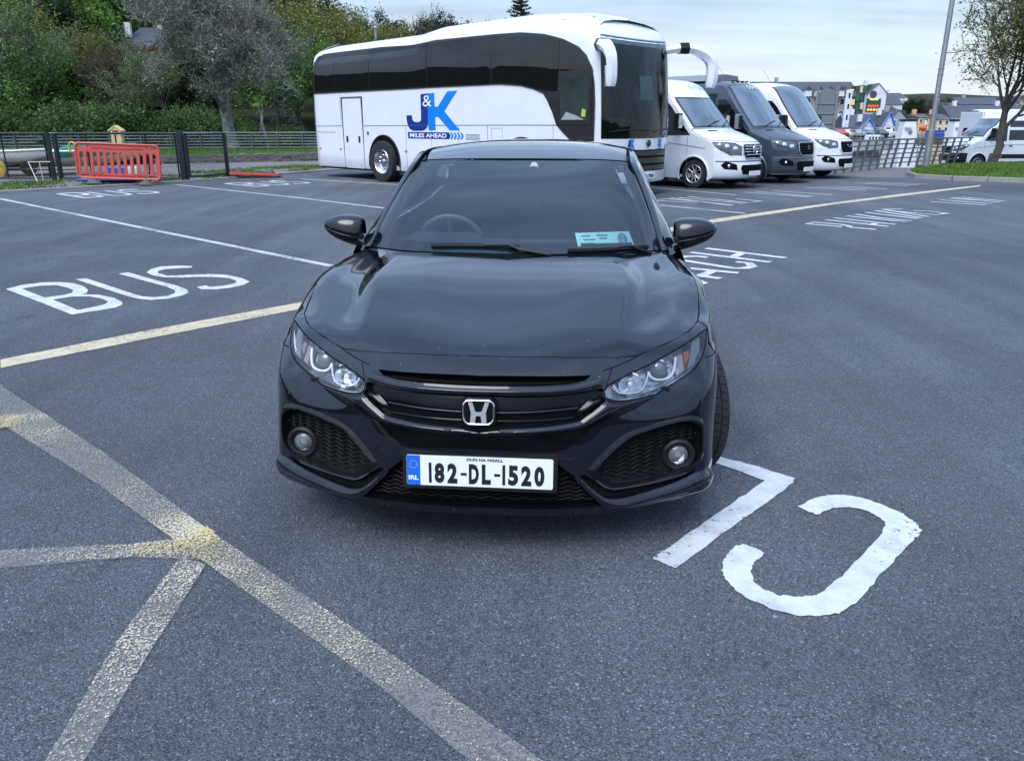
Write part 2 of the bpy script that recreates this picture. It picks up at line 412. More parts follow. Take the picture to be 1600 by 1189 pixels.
for i in range(1, len(bankf) - 1):
    a = np.array(bankf[i]); c_ = np.array(bankf[i + 1]); Ls = np.linalg.norm(c_ - a); dr = (c_ - a) / Ls; an = math.atan2(dr[1], dr[0]); nn_ = np.array([dr[1], -dr[0]])
    for row in range(3):
        s_ = random.random() * .2
        while s_ < Ls and cnt < 180:
            w_ = random.uniform(.28, .5); p = a + dr * (s_ + w_ / 2) + nn_ * (.22 + random.uniform(-.03, .03))
            o = first.pop() if first else base_st[cnt % 6].copy()
            if o.name not in COL.objects: COL.objects.link(o)
            o.parent = sw; o.location = (p[0], p[1], .04 + row * .125); o.rotation_euler = (random.uniform(-.08, .08), random.uniform(-.1, .1), an); o.scale = (w_, .26, .125)
            s_ += w_ * .97; cnt += 1

def tufts(name, label, area_fn, n, h, cols, kind='stuff', z=None, w=.012):
    """grass blades: thin triangles"""
    mb = MB(); vs = []; fs = []
    k = 0
    while k < n:
        p = area_fn()
        if p is None: continue
        x, y, zz = p; a = random.uniform(0, 6.28); hh = h * random.uniform(.5, 1.3); dx, dy = math.cos(a) * w, math.sin(a) * w; lx, ly = random.uniform(-.5, .5) * hh, random.uniform(-.5, .5) * hh
        b0 = len(vs); vs += [(x - dx, y - dy, zz), (x + dx, y + dy, zz), (x + lx, y + ly, zz + hh)]; fs.append((b0, b0 + 1, b0 + 2)); k += 1
    mb.add(vs, fs); o = mb.build(name, cols, smooth=False, recalc=False); o['kind'] = kind; return o
t = NT('grass_blades'); P = t.pos(); t.bsdf(t.ramp(t.noise(3, 4, .7, P), [(.3, (.045, .10, .015)), (.55, (.09, .17, .03)), (.75, (.16, .2, .06))]), .7, 0, .2); M_blade = t.m
def area_bank():
    x = random.uniform(-30, 0); y = random.uniform(30, 42)
    for i in range(len(bankf) - 1):
        if bankf[i][0] <= x <= bankf[i + 1][0]:
            f = (x - bankf[i][0]) / (bankf[i + 1][0] - bankf[i][0]); y0 = bankf[i][1] + f * (bankf[i + 1][1] - bankf[i][1])
            return (x, y, .33) if y > y0 else None
tufts('grass', '', area_bank, 26000, .07, M_blade, w=.02)
def area_verge():
    i = random.choice([2, 3, 4, 5, 6]); a, c_ = np.array(KERB[i]), np.array(KERB[i + 1]); f = random.random(); p = a + (c_ - a) * f; tdir = nrm(c_ - a); d = random.uniform(.25, 3.2)
    if noise.noise(Vector((p[0] * .9, p[1] * .9, d))) < -.12: return None
    return (p[0] - tdir[1] * d, p[1] + tdir[0] * d, .03)
tufts('weeds', '', area_verge, 9000, .07, M_blade, w=.015)

# grass island on the right, kerbed
isl = [(11.84, 23.55), (12.15, 24.7), (13.0, 26.3), (14.2, 27.8), (16.2, 29.2), (24, 31.5), (40, 33), (40, 18), (22, 19.5), (17, 20.55), (13.86, 21.74), (12.4, 22.65)]
def mound(x, y):
    P_ = np.array([x, y]); d = 9
    for i in range(len(isl)):
        a, b_ = np.array(isl[i]), np.array(isl[(i + 1) % len(isl)]); u = b_ - a; s_ = min(max(np.dot(P_ - a, u) / np.dot(u, u), 0), 1); d = min(d, np.linalg.norm(P_ - a - u * s_))
    return .1 + .14 * (1 - math.exp(-d * .9))
def dense(poly, step):
    p = np.array(poly); x0, y0 = p.min(0); x1, y1 = p.max(0)
    g = np.array([(x, y) for x in np.arange(x0, x1, step) for y in np.arange(y0, y1, step)]); g = g[pip(g, poly)]
    n = len(poly); vs = [Vector(q) for q in poly] + [Vector(q) for q in g]; es = [(i, (i + 1) % n) for i in range(n)]
    v, _, f, _, _, _ = delaunay_2d_cdt(vs, es, [], 1, 1e-5); return [tuple(q) for q in v], [tuple(t_) for t_ in f]
v_, f_ = dense(isl, .6); mb = MB(); mb.add([(x, y, mound(x, y)) for x, y in v_], f_); strc(mb.build('grass_island', M_grass, recalc=False))
# kerb stones round the island
kst = thing('island_kerb', 'grey concrete kerb round the grass island under the young tree', 'kerb')
m_ = MB().box((0, 0, 0), (1, .12, .16)); proto = m_.build('kerb_stone', M_concrete, kst, smooth=False, bevel=.012); used = False
for i in list(range(8, len(isl))) + [0, 1, 2]:
    a, c_ = np.array(isl[i]), np.array(isl[(i + 1) % len(isl)]); Ls = np.linalg.norm(c_ - a); dr = (c_ - a) / Ls; nseg = max(1, round(Ls / .9))
    for j in range(nseg):
        p = a + dr * (j + .5) * Ls / nseg
        o = proto if not used else proto.copy()
        if used: COL.objects.link(o)
        used = True; o.parent = kst; o.location = (p[0], p[1], .045); o.rotation_euler = (0, 0, math.atan2(dr[1], dr[0])); o.scale = (Ls / nseg * .985, 1, 1)
def area_isl():
    x = random.uniform(11.8, 26); y = random.uniform(19.5, 31)
    if not pip(np.array([[x, y]]), isl)[0]: return None
    return (x, y, mound(x, y) - .01)
tufts('grass', '', area_isl, 42000, .09, M_blade, w=.016)
# footpath to the quay railing: paler worn tarmac
M_path = ground_mat('path_tarmac', [(.3, (.10, .10, .105)), (.7, (.18, .175, .175))], 2.5, .4, 80)
mb = MB(); mb.sheet([[(8.63, 24.6), (9.6, 24.0), (11.2, 23.6), (11.9, 23.9), (12.2, 24.9), (13.0, 26.45), (14.1, 28.0), (15.6, 30), (15, 32.5), (13.77, 29.7), (11, 27.3)]], lambda x, y: (x, y, gz(x, y) + .006)); strc(mb.build('footpath', M_path, recalc=False))

# ------------------------------------------------------------ road markings
BUS_POLYS=[[[(-4.909, 7.469), (-4.877, 7.676), (-4.751, 7.805), (-4.574, 7.822), (-4.405, 7.761), (-4.215, 7.592), (-4.09, 7.429), (-4.029, 7.28), (-4.049, 7.226), (-3.871, 7.204), (-3.665, 7.07), (-3.518, 6.907), (-3.461, 6.804), (-3.457, 6.671), (-3.541, 6.574), (-3.628, 6.492), (-3.697, 6.406), (-4.256, 6.9)], [(-4.768, 7.493), (-4.669, 7.633), (-4.517, 7.659), (-4.358, 7.55), (-4.236, 7.429), (-4.172, 7.295), (-4.198, 7.196), (-4.316, 7.085)], [(-4.19, 6.998), (-4.08, 7.122), (-3.931, 7.137), (-3.752, 7.027), (-3.639, 6.907), (-3.619, 6.79), (-3.664, 6.703), (-3.736, 6.574)]], [[(-4.496, 7.966), (-4.426, 8.03), (-3.954, 7.6), (-3.555, 7.234), (-3.432, 7.137), (-3.306, 7.1), (-3.207, 7.159), (-3.192, 7.295), (-3.255, 7.429), (-3.405, 7.592), (-3.813, 7.947), (-4.209, 8.287), (-4.138, 8.366), (-3.7, 7.966), (-3.306, 7.633), (-3.133, 7.429), (-3.07, 7.295), (-3.082, 7.159), (-3.155, 7.034), (-3.284, 6.977), (-3.413, 7.027), (-3.55, 7.122), (-4.029, 7.55)]], [[(-3.603, 8.762), (-3.571, 8.654), (-3.67, 8.623), (-3.816, 8.57), (-3.855, 8.446), (-3.79, 8.316), (-3.63, 8.171), (-3.472, 8.219), (-3.223, 8.267), (-3.027, 8.219), (-2.804, 8.03), (-2.663, 7.849), (-2.671, 7.676), (-2.756, 7.534), (-2.875, 7.453), (-3.011, 7.469), (-3.097, 7.567), (-3.038, 7.65), (-2.968, 7.575), (-2.857, 7.633), (-2.783, 7.761), (-2.805, 7.876), (-2.926, 8.03), (-3.107, 8.095), (-3.286, 8.104), (-3.443, 8.058), (-3.626, 8.076), (-3.798, 8.19), (-3.944, 8.366), (-3.983, 8.57), (-3.94, 8.73), (-3.792, 8.784)]]]
BIG_POLYS=[[[(0.951, 3.401), (0.999, 3.469), (1.131, 3.369), (1.281, 3.224), (1.26, 3.179), (1.096, 3.001), (0.869, 2.768), (0.592, 2.47), (0.555, 2.504), (0.521, 2.538), (0.572, 2.595), (0.777, 2.812), (0.948, 2.995), (1.138, 3.197), (1.059, 3.293)]], [[(1.202, 2.948), (1.275, 3.011), (1.344, 3.047), (1.414, 3.06), (1.49, 3.041), (1.56, 2.971), (1.611, 2.885), (1.628, 2.803), (1.617, 2.742), (1.556, 2.675), (1.423, 2.541), (1.261, 2.37), (1.152, 2.254), (1.071, 2.196), (1.009, 2.182), (0.939, 2.182), (0.866, 2.217), (0.798, 2.279), (0.76, 2.357), (0.751, 2.425), (0.762, 2.482), (0.797, 2.556), (0.848, 2.626), (0.885, 2.642), (0.919, 2.615), (0.944, 2.579), (0.933, 2.556), (0.888, 2.511), (0.859, 2.453), (0.85, 2.384), (0.866, 2.337), (0.913, 2.298), (0.977, 2.292), (1.031, 2.298), (1.08, 2.33), (1.19, 2.439), (1.331, 2.587), (1.446, 2.716), (1.502, 2.803), (1.505, 2.848), (1.472, 2.913), (1.414, 2.946), (1.336, 2.932), (1.256, 2.875), (1.224, 2.909)]]]
YDIAG=([(-3.151, 4.555), (-1.971, 3.49), (-1.214, 2.76), (-0.392, 2.013), (0.0, 1.647), (0.073, 1.574)], [(-2.748, 3.907), (-2.156, 3.452), (-1.857, 3.171), (-1.2, 2.561), (-1.125, 2.508), (-0.386, 1.855), (-0.139, 1.603), (-0.105, 1.574)])
YBR1=([(-1.929, 2.593), (-1.464, 2.631), (-1.229, 2.684)], [(-1.851, 2.469), (-1.4, 2.543), (-1.151, 2.525)])
YBR2=([(-1.229, 2.543), (-1.222, 2.029), (-1.176, 1.574)], [(-1.113, 2.486), (-1.1, 1.998), (-1.079, 1.574)])
YSTAR=([(-2.789, 3.974), (-2.665, 4.023)], [(-2.69, 3.815), (-2.603, 3.907)])
YLINE=([(-3.483, 5.088), (-2.834, 5.882), (-1.934, 6.846), (-0.29, 8.815), (2.36, 12.073), (3.383, 13.288), (6.479, 16.14), (8.668, 18.05), (12.235, 20.934)], [(-3.364, 4.898), (-2.724, 5.635), (-1.864, 6.581), (-0.28, 8.491), (2.263, 11.559), (3.263, 12.8), (6.317, 15.722), (8.404, 17.486), (11.877, 20.393)])
WLINES=[([(-10.92, 17.028), (-5.647, 12.111), (-2.044, 8.773)], 0.1), ([(-8.809, 21.046), (-4.368, 17.028), (-1.111, 13.764)], 0.1), ([(-6.11, 23.275), (-3.02, 21.046), (-1.595, 19.979)], 0.1), ([(2.577, 16.047), (4.17, 14.169)], 0.1), ([(3.254, 20.393), (5.034, 17.968)], 0.1)]
COACH=[[(2.497, 10.078), (3.271, 9.324)], [(2.228, 9.738), (2.993, 9.019)], [(2.862, 9.706), (2.67, 9.401)], [(2.338, 9.342), (2.243, 9.431), (2.095, 9.419), (2.001, 9.313), (1.954, 9.198), (2.14, 8.975), (2.457, 8.61), (2.593, 8.62), (2.703, 8.737), (2.723, 8.948), (2.598, 9.03)], [(1.812, 8.711), (1.921, 8.635), (2.43, 8.318)], [(1.787, 8.366), (1.888, 8.235), (2.16, 8.001)], [(2.199, 8.462), (1.984, 8.134)], [(1.764, 8.045), (1.891, 7.872), (1.92, 7.767), (1.87, 7.706), (1.694, 7.706)]]
PARKING=[[(5.514, 11.951), (4.716, 12.659), (4.916, 12.876), (5.236, 12.57), (5.284, 12.346), (5.134, 12.212)], [(5.237, 13.196), (5.864, 12.312)], [(5.473, 13.451), (6.093, 12.553)], [(5.831, 12.694), (5.666, 12.466)], [(5.806, 13.758), (6.421, 12.876)], [(6.066, 14.013), (6.258, 13.451), (6.582, 13.024)], [(6.369, 14.3), (6.825, 13.312)], [(6.685, 14.598), (6.951, 13.451)], [(6.919, 14.812), (7.148, 13.613)], [(7.297, 14.861), (6.919, 14.812), (6.94, 14.528), (7.439, 13.905), (7.745, 14.122), (7.588, 14.482), (7.361, 14.575)]]
MINI=[[(8.578, 16.351), (9.339, 15.707)], [(8.995, 16.773), (9.622, 15.949)], [(9.373, 17.104), (9.83, 16.559)], [(9.546, 17.331), (9.914, 16.198)], [(9.786, 17.389), (10.166, 16.454)]]
BAYWORDS=[[[(3.764, 16.166), (2.987, 16.621), (3.26, 17.013), (3.829, 16.453), (4.329, 15.658)], [(3.417, 17.193), (4.309, 15.583)], [(3.61, 17.33), (4.642, 15.967)], [(3.869, 17.564), (4.765, 16.126), (5.136, 16.453), (4.761, 16.969)]], [[(6.477, 17.423), (5.397, 18.722), (5.909, 18.563)], [(5.753, 18.939), (6.612, 17.564)], [(6.214, 19.105), (7.185, 17.951)]], [[(7.37, 20.163), (8.459, 19.105)], [(7.801, 20.414), (8.813, 19.388)], [(8.218, 20.606), (9.174, 19.62)]], [[(9.234, 21.622), (10.191, 20.606)], [(9.637, 21.837), (10.567, 20.868)], [(9.962, 21.983), (10.927, 21.136)]]]

def ribbon(a, b, z): 
    mb = MB(); n = len(a)
    mb.add([(x, y, z) for x, y in a] + [(x, y, z) for x, y in b], [(i, i + 1, n + i + 1, n + i) for i in range(n - 1)]); return mb
def resamp(line, k=8):
    o = []
    for i in range(len(line) - 1):
        for j in range(k): f = j / k; o.append(tuple(np.array(line[i]) * (1 - f) + np.array(line[i + 1]) * f))
    return o + [line[-1]]
def jag(line, a=.006): return [(x + random.uniform(-a, a), y + random.uniform(-a, a)) for x, y in resamp(line, 6)]
def stroke_mb(mb, line, w, z):
    p = [np.array(q) for q in line]; n = len(p); l, r = [], []
    for i in range(n):
        t_ = nrm(p[min(i + 1, n - 1)] - p[max(i - 1, 0)]); nn_ = np.array([-t_[1], t_[0]]); l.append(p[i] + nn_ * w / 2); r.append(p[i] - nn_ * w / 2)
    mb.add([(*q, z) for q in l] + [(*q, z) for q in r], [(i, i + 1, n + i + 1, n + i) for i in range(n - 1)])
Z1, Z2, Z3 = .004, .007, .010
for k, (ox, oy) in enumerate([(0, 0), (-5.5, 10.75), (-2.78, 13.9)]):
    mb = MB()
    for pl in BUS_POLYS: mb.sheet([[(x + ox, y + oy) for x, y in q] for q in pl], lambda x, y: (x, y, Z1))
    strc(mb.build('bus_lettering', M_white, smooth=False, recalc=False))
mb = MB()
for pl in BIG_POLYS: mb.sheet([jag(pl[0], .004)], lambda x, y: (x, y, Z1))
strc(mb.build('bay_number', M_white, smooth=False, recalc=False))
strc(ribbon(jag(YLINE[0], .004), jag(YLINE[1], .004), Z1).build('yellow_line', M_yell, smooth=False, recalc=False))
YDIAG = (YDIAG[0], [YDIAG[1][i] for i in (0, 2, 4, 5, 6, 7)])
def grow(pr, d0, d1):
    a, b_ = list(pr[0]), list(pr[1]); u = nrm(np.array(a[0]) + b_[0] - a[1] - b_[1]); v = nrm(np.array(a[-1]) + b_[-1] - a[-2] - b_[-2])
    for l in (a, b_):
        if d0: l.insert(0, tuple(np.array(l[0]) + u * d0))
        if d1: l.append(tuple(np.array(l[-1]) + v * d1))
    return a, b_
YDIAG = grow(YDIAG, 2.5, 2.5); YBR1 = grow(YBR1, 2.5, 0); YBR2 = grow(YBR2, 0, 1.8); YLINE = grow(YLINE, 5, 0); YSTAR = grow(YSTAR, 1, 0)
strc(ribbon(resamp(YDIAG[0], 12), resamp(YDIAG[1], 12), Z1).build('faded_line_base', M_ghost, smooth=False, recalc=False))
strc(ribbon(resamp(YDIAG[0], 12), resamp(YDIAG[1], 12), Z2).build('faded_yellow_line', M_yworn, smooth=False, recalc=False))
for nm, a, b_ in (('faded_branch_line', *YBR1), ('faded_branch_line', *YBR2), ('faded_yellow_mark', *YSTAR)):
    strc(ribbon(resamp(a), resamp(b_), Z1 + .001).build(nm + '_base', M_ghost, smooth=False, recalc=False))
    strc(ribbon(resamp(a), resamp(b_), Z3).build(nm, M_yworn2, smooth=False, recalc=False))
jm = MB(); jm.sheet([jag([(-1.42, 2.561), (-1.43, 2.636), (-1.258, 2.665), (-1.254, 2.719), (-1.216, 2.765), (-1.124, 2.669), (-1.066, 2.552), (-1.117, 2.499), (-1.186, 2.543), (-1.285, 2.552)], .008)], lambda x, y: (x, y, Z3 + .003)); jm.sheet([jag([(-3.1, 3.98), (-2.807, 4.004), (-2.665, 4.023), (-2.611, 3.852), (-2.69, 3.815), (-3.1, 3.79)], .008)], lambda x, y: (x, y, Z3 + .003)); strc(jm.build('yellow_junction_patch', M_yjunc, smooth=False, recalc=False))
for ln, w_ in WLINES:
    mb = MB(); stroke_mb(mb, resamp(ln, 6), w_, Z1); strc(mb.build('white_bay_line', M_white_far, smooth=False, recalc=False))
for nm, S_, w_ in (('coach_lettering', COACH, .11), ('parking_lettering', PARKING, .10), ('mini_lettering', MINI, .10)):
    mb = MB()
    for i, s_ in enumerate(S_): stroke_mb(mb, s_, w_, Z1 + .0006 * i)
    strc(mb.build(nm, M_white, smooth=False, recalc=False))
for S_ in BAYWORDS:
    mb = MB()
    for i, s_ in enumerate(S_): stroke_mb(mb, s_, .10, Z1 + .0006 * i)
    strc(mb.build('bay_lettering', M_white_far, smooth=False, recalc=False))

# loose grit on the tarmac
rg_ = np.random.default_rng(9); mb = MB()
for k in range(1500):
    x = rg_.uniform(-5, 6); y = rg_.uniform(1.2, 9); r = rg_.uniform(.0015, .0042); q = rg_.normal(0, .3, (4, 3))
    mb.add([(x + r * (a + q[i][0]), y + r * (b_ + q[i][1]), .001 + r * max(0, c_ + .2)) for i, (a, b_, c_) in enumerate(((1, 0, 0), (-.5, .9, 0), (-.5, -.9, 0), (0, 0, 1)))], [(0, 1, 3), (1, 2, 3), (2, 0, 3)])
mb.build('grit', simple('grit_stone', (.24, .24, .25), .9, var=.5, scale=.9), smooth=False)['kind'] = 'stuff'

# ------------------------------------------------------------ black hatchback
def car_paint(name, col, rough=.04, tint=None):
    t = NT(name); f = t.noise(9, 4, .6, t.obj()); sp = t.noise(420, 2, .5, t.obj())
    d = t.ramp(f, [(.3, tuple(c * .85 for c in col)), (.7, tuple(c * 1.2 + .0006 for c in col))])
    # dust and dried insect specks
    sk = t.ramp(t.noise(85, 1, .4, t.obj()), [(.79, (0, 0, 0)), (.80, (1, 1, 1))])
    d = t.mix(t.math('MULTIPLY', sk, .5), d, (.3, .29, .27))
    rr = t.math('MULTIPLY_ADD', t.noise(5, 4, .6, t.obj()), .05); rr.node.inputs[2].default_value = .10
    b = t.bsdf(d, rr, 0, .15, 1.0, rough, 1.5); b.inputs['Coat IOR'].default_value = 1.48
    return t.m
M_paint = car_paint('black_car_paint', (.0035, .0045, .009), .015)
M_frit = simple('glass_frit', (.006, .007, .01), .08, spec=.6, coat=.6)
NOSE = [[(0.045,0,0.178),(0.05,0.18,0.178),(0.065,0.34,0.18),(0.095,0.48,0.18),(0.17,0.64,0.185),(0.24,0.765,0.185),(0.3,0.835,0.185),(0.42,0.875,0.19),(0.56,0.885,0.19)],
[(0.04,0,0.25),(0.045,0.18,0.25),(0.06,0.34,0.25),(0.09,0.48,0.25),(0.16,0.64,0.25),(0.235,0.765,0.25),(0.3,0.84,0.25),(0.42,0.88,0.25),(0.56,0.89,0.25)],
[(0.04,0,0.33),(0.045,0.18,0.33),(0.07,0.34,0.33),(0.13,0.49,0.33),(0.2,0.64,0.33),(0.26,0.765,0.33),(0.31,0.838,0.33),(0.43,0.88,0.33),(0.57,0.892,0.33)],
[(0.04,0,0.43),(0.045,0.18,0.43),(0.085,0.34,0.43),(0.145,0.49,0.43),(0.21,0.64,0.43),(0.265,0.76,0.43),(0.315,0.83,0.43),(0.44,0.88,0.43),(0.58,0.893,0.43)],
[(0.046,0,0.51),(0.058,0.18,0.51),(0.105,0.34,0.51),(0.158,0.49,0.51),(0.22,0.64,0.51),(0.28,0.76,0.51),(0.34,0.83,0.51),(0.45,0.88,0.51),(0.6,0.894,0.51)],
[(0.058,0,0.585),(0.072,0.18,0.585),(0.12,0.34,0.585),(0.183,0.49,0.585),(0.265,0.64,0.585),(0.32,0.76,0.59),(0.38,0.838,0.59),(0.48,0.882,0.59),(0.6,0.897,0.59)],
[(0.082,0,0.64),(0.097,0.18,0.64),(0.142,0.34,0.635),(0.215,0.49,0.635),(0.31,0.64,0.645),(0.39,0.76,0.655),(0.48,0.843,0.665),(0.55,0.88,0.67),(0.64,0.9,0.68)],
[(0.125,0,0.69),(0.14,0.18,0.69),(0.185,0.34,0.688),(0.27,0.49,0.69),(0.37,0.63,0.715),(0.48,0.75,0.735),(0.61,0.845,0.75),(0.68,0.88,0.74),(0.75,0.9,0.72)],
[(0.24,0,0.755),(0.25,0.18,0.755),(0.28,0.34,0.757),(0.35,0.5,0.757),(0.46,0.63,0.762),(0.6,0.74,0.78),(0.74,0.825,0.785),(0.8,0.89,0.765),(0.84,0.91,0.72)],
[(0.45,0,0.825),(0.45,0.18,0.827),(0.46,0.34,0.83),(0.5,0.505,0.818),(0.6,0.62,0.8),(0.74,0.72,0.82),(0.88,0.825,0.84),(0.94,0.89,0.81),(0.97,0.915,0.73)],
[(0.75,0,0.905),(0.75,0.18,0.907),(0.75,0.34,0.912),(0.78,0.535,0.9),(0.84,0.63,0.865),(0.95,0.73,0.865),(1.06,0.82,0.88),(1.1,0.895,0.84),(1.12,0.915,0.75)],
[(1.02,0,0.945),(1.02,0.18,0.947),(1.03,0.34,0.95),(1.07,0.51,0.942),(1.13,0.63,0.91),(1.22,0.72,0.89),(1.3,0.81,0.895),(1.33,0.885,0.85),(1.34,0.91,0.76)],
[(1.1,0,0.95),(1.11,0.18,0.95),(1.14,0.34,0.95),(1.2,0.5,0.945),(1.33,0.63,0.935),(1.45,0.71,0.93),(1.52,0.785,0.91),(1.54,0.865,0.86),(1.55,0.9,0.77)]]
NOSE = np.array(NOSE, float)
NT_, NS_ = NOSE.shape[0] - 1, NOSE.shape[1] - 1
_mir = NOSE[:, 1:2].copy(); _mir[..., 1] *= -1
_rows = np.concatenate([_mir, NOSE], 1)
def _crw(f):
    return np.stack([-.5 * f + f * f - .5 * f ** 3, 1 - 2.5 * f * f + 1.5 * f ** 3, .5 * f + 2 * f * f - 1.5 * f ** 3, -.5 * f * f + .5 * f ** 3], -1)
def SV(st):
    st = np.atleast_2d(np.asarray(st, float)); s = np.abs(st[:, 0]); sg = np.where(st[:, 0] < 0, -1, 1); t = st[:, 1]
    s = np.clip(s, 0, NS_); t = np.clip(t, 0, NT_)
    ext = np.concatenate([2 * _rows[:1] - _rows[1:2], _rows, 2 * _rows[-1:] - _rows[-2:-1]], 0)
    ext = np.concatenate([ext, 2 * ext[:, -1:] - ext[:, -2:-1]], 1)
    i = np.minimum(np.floor(t).astype(int), NT_ - 1); j = np.minimum(np.floor(s).astype(int), NS_ - 1)
    wt = _crw(t - i); ws = _crw(s - j); out = np.zeros((len(s), 3))
    for a in range(4):
        for b in range(4): out += wt[:, a:a + 1] * ws[:, b:b + 1] * ext[i + a, j + b]
    # hood crease: sharp crest along s = 3, hollow outside it, fading towards the nose
    fade = np.clip((t - 7.2) / 1.6, 0, 1) * np.clip((11.9 - t) / 2.6, 0, 1)
    d = s - 3.0
    dp = np.maximum(d, 0); out[:, 2] += fade * (.005 * np.exp(-np.abs(d) / .22) - .007 * (dp / .8) * np.exp(1 - dp / .8))
    out[:, 1] *= sg
    return out[:, [1, 0, 2]]          # local X = v (across), Y = u (rearward), Z = w (up)
def SNrm(st):
    st = np.atleast_2d(np.asarray(st, float)); e = .04
    a = SV(st + [e, 0]) - SV(st - [e, 0]); b = SV(st + [0, e]) - SV(st - [0, e]); n = np.cross(a, b)
    # at the far edge fall back to sideways
    l = np.linalg.norm(n, axis=1, keepdims=True); return n / np.maximum(l, 1e-9)
def SP(st, off=0):
    st = np.atleast_2d(np.asarray(st, float)); o = np.asarray(off, float)
    return SV(st) + SNrm(st) * (o[:, None] if o.ndim else o)
def dens(poly, k=.12):
    o = []; n = len(poly)
    for i in range(n):
        a, b = np.array(poly[i], float), np.array(poly[(i + 1) % n], float); m = max(1, int(np.linalg.norm(b - a) / k))
        for j in range(m): o.append(tuple(a + (b - a) * j / m))
    return o
def chaik(poly, n=1, closed=True):
    for _ in range(n):
        o = []; N = len(poly)
        for i in range(N if closed else N - 1):
            a, b = np.array(poly[i]), np.array(poly[(i + 1) % N]); o += [tuple(a * .75 + b * .25), tuple(a * .25 + b * .75)]
        if not closed: o = [poly[0]] + o + [poly[-1]]
        poly = o
    return poly
def bdist(P, poly):
    """distance of points to a closed outline"""
    d = np.full(len(P), 9.); n = len(poly)
    for i in range(n):
        a, b = np.array(poly[i]), np.array(poly[(i + 1) % n]); u = b - a; L2 = u @ u + 1e-12
        s = np.clip(((P - a) @ u) / L2, 0, 1); d = np.minimum(d, np.linalg.norm(P - a - s[:, None] * u, axis=1))
    return d
def region(poly, step=.12, off=0, prof=None, holes=()):
    """triangulated patch of the nose surface inside an outline in (s,t)"""
    poly = dens(poly, step); hs = [dens(h, step) for h in holes]
    p = np.array(poly); x0, y0 = p.min(0); x1, y1 = p.max(0)
    g = np.array([(x, y) for x in np.arange(x0, x1, step) for y in np.arange(y0, y1, step)])
    if len(g):
        ok = pip(g, poly) & (bdist(g, poly) > step * .45)
        for h in hs: ok &= ~pip(g, h) & (bdist(g, h) > step * .45)
        g = g[ok]
    vs = [Vector(q) for q in poly]; es = [(i, (i + 1) % len(poly)) for i in range(len(poly))]
    for h in hs: o = len(vs); vs += [Vector(q) for q in h]; es += [(o + i, o + (i + 1) % len(h)) for i in range(len(h))]
    vs += [Vector(q) for q in g]
    v, _, f, _, _, _ = delaunay_2d_cdt(vs, es, [], 0, 1e-6)
    v = np.array([tuple(q) for q in v]); f = np.array([tuple(t) for t in f]); c = v[f].mean(1); ins = pip(c, poly)
    for h in hs: ins &= ~pip(c, h)
    f = f[ins]
    o = off
    if prof: o = prof(bdist(v, poly))
    return SP(v, o), [tuple(int(i) for i in t) for t in f]
def walls(mb, poly, a, b, step=.12):
    q = dens(poly, step); A, B = SP(q, a), SP(q, b); n = len(q)
    mb.add(list(A) + list(B), [(i, (i + 1) % n, n + (i + 1) % n, n + i) for i in range(n)])
def mirp(poly): return [(-s, t) for s, t in poly][::-1]
def full(half_top, half_bot):
    """join a centre-crossing outline: half_top runs outer->centre, half_bot centre->outer"""
    hp = list(half_top)[::-1] + list(half_bot)[::-1]; return hp + [(-s, t) for s, t in hp[::-1] if s > 1e-6]

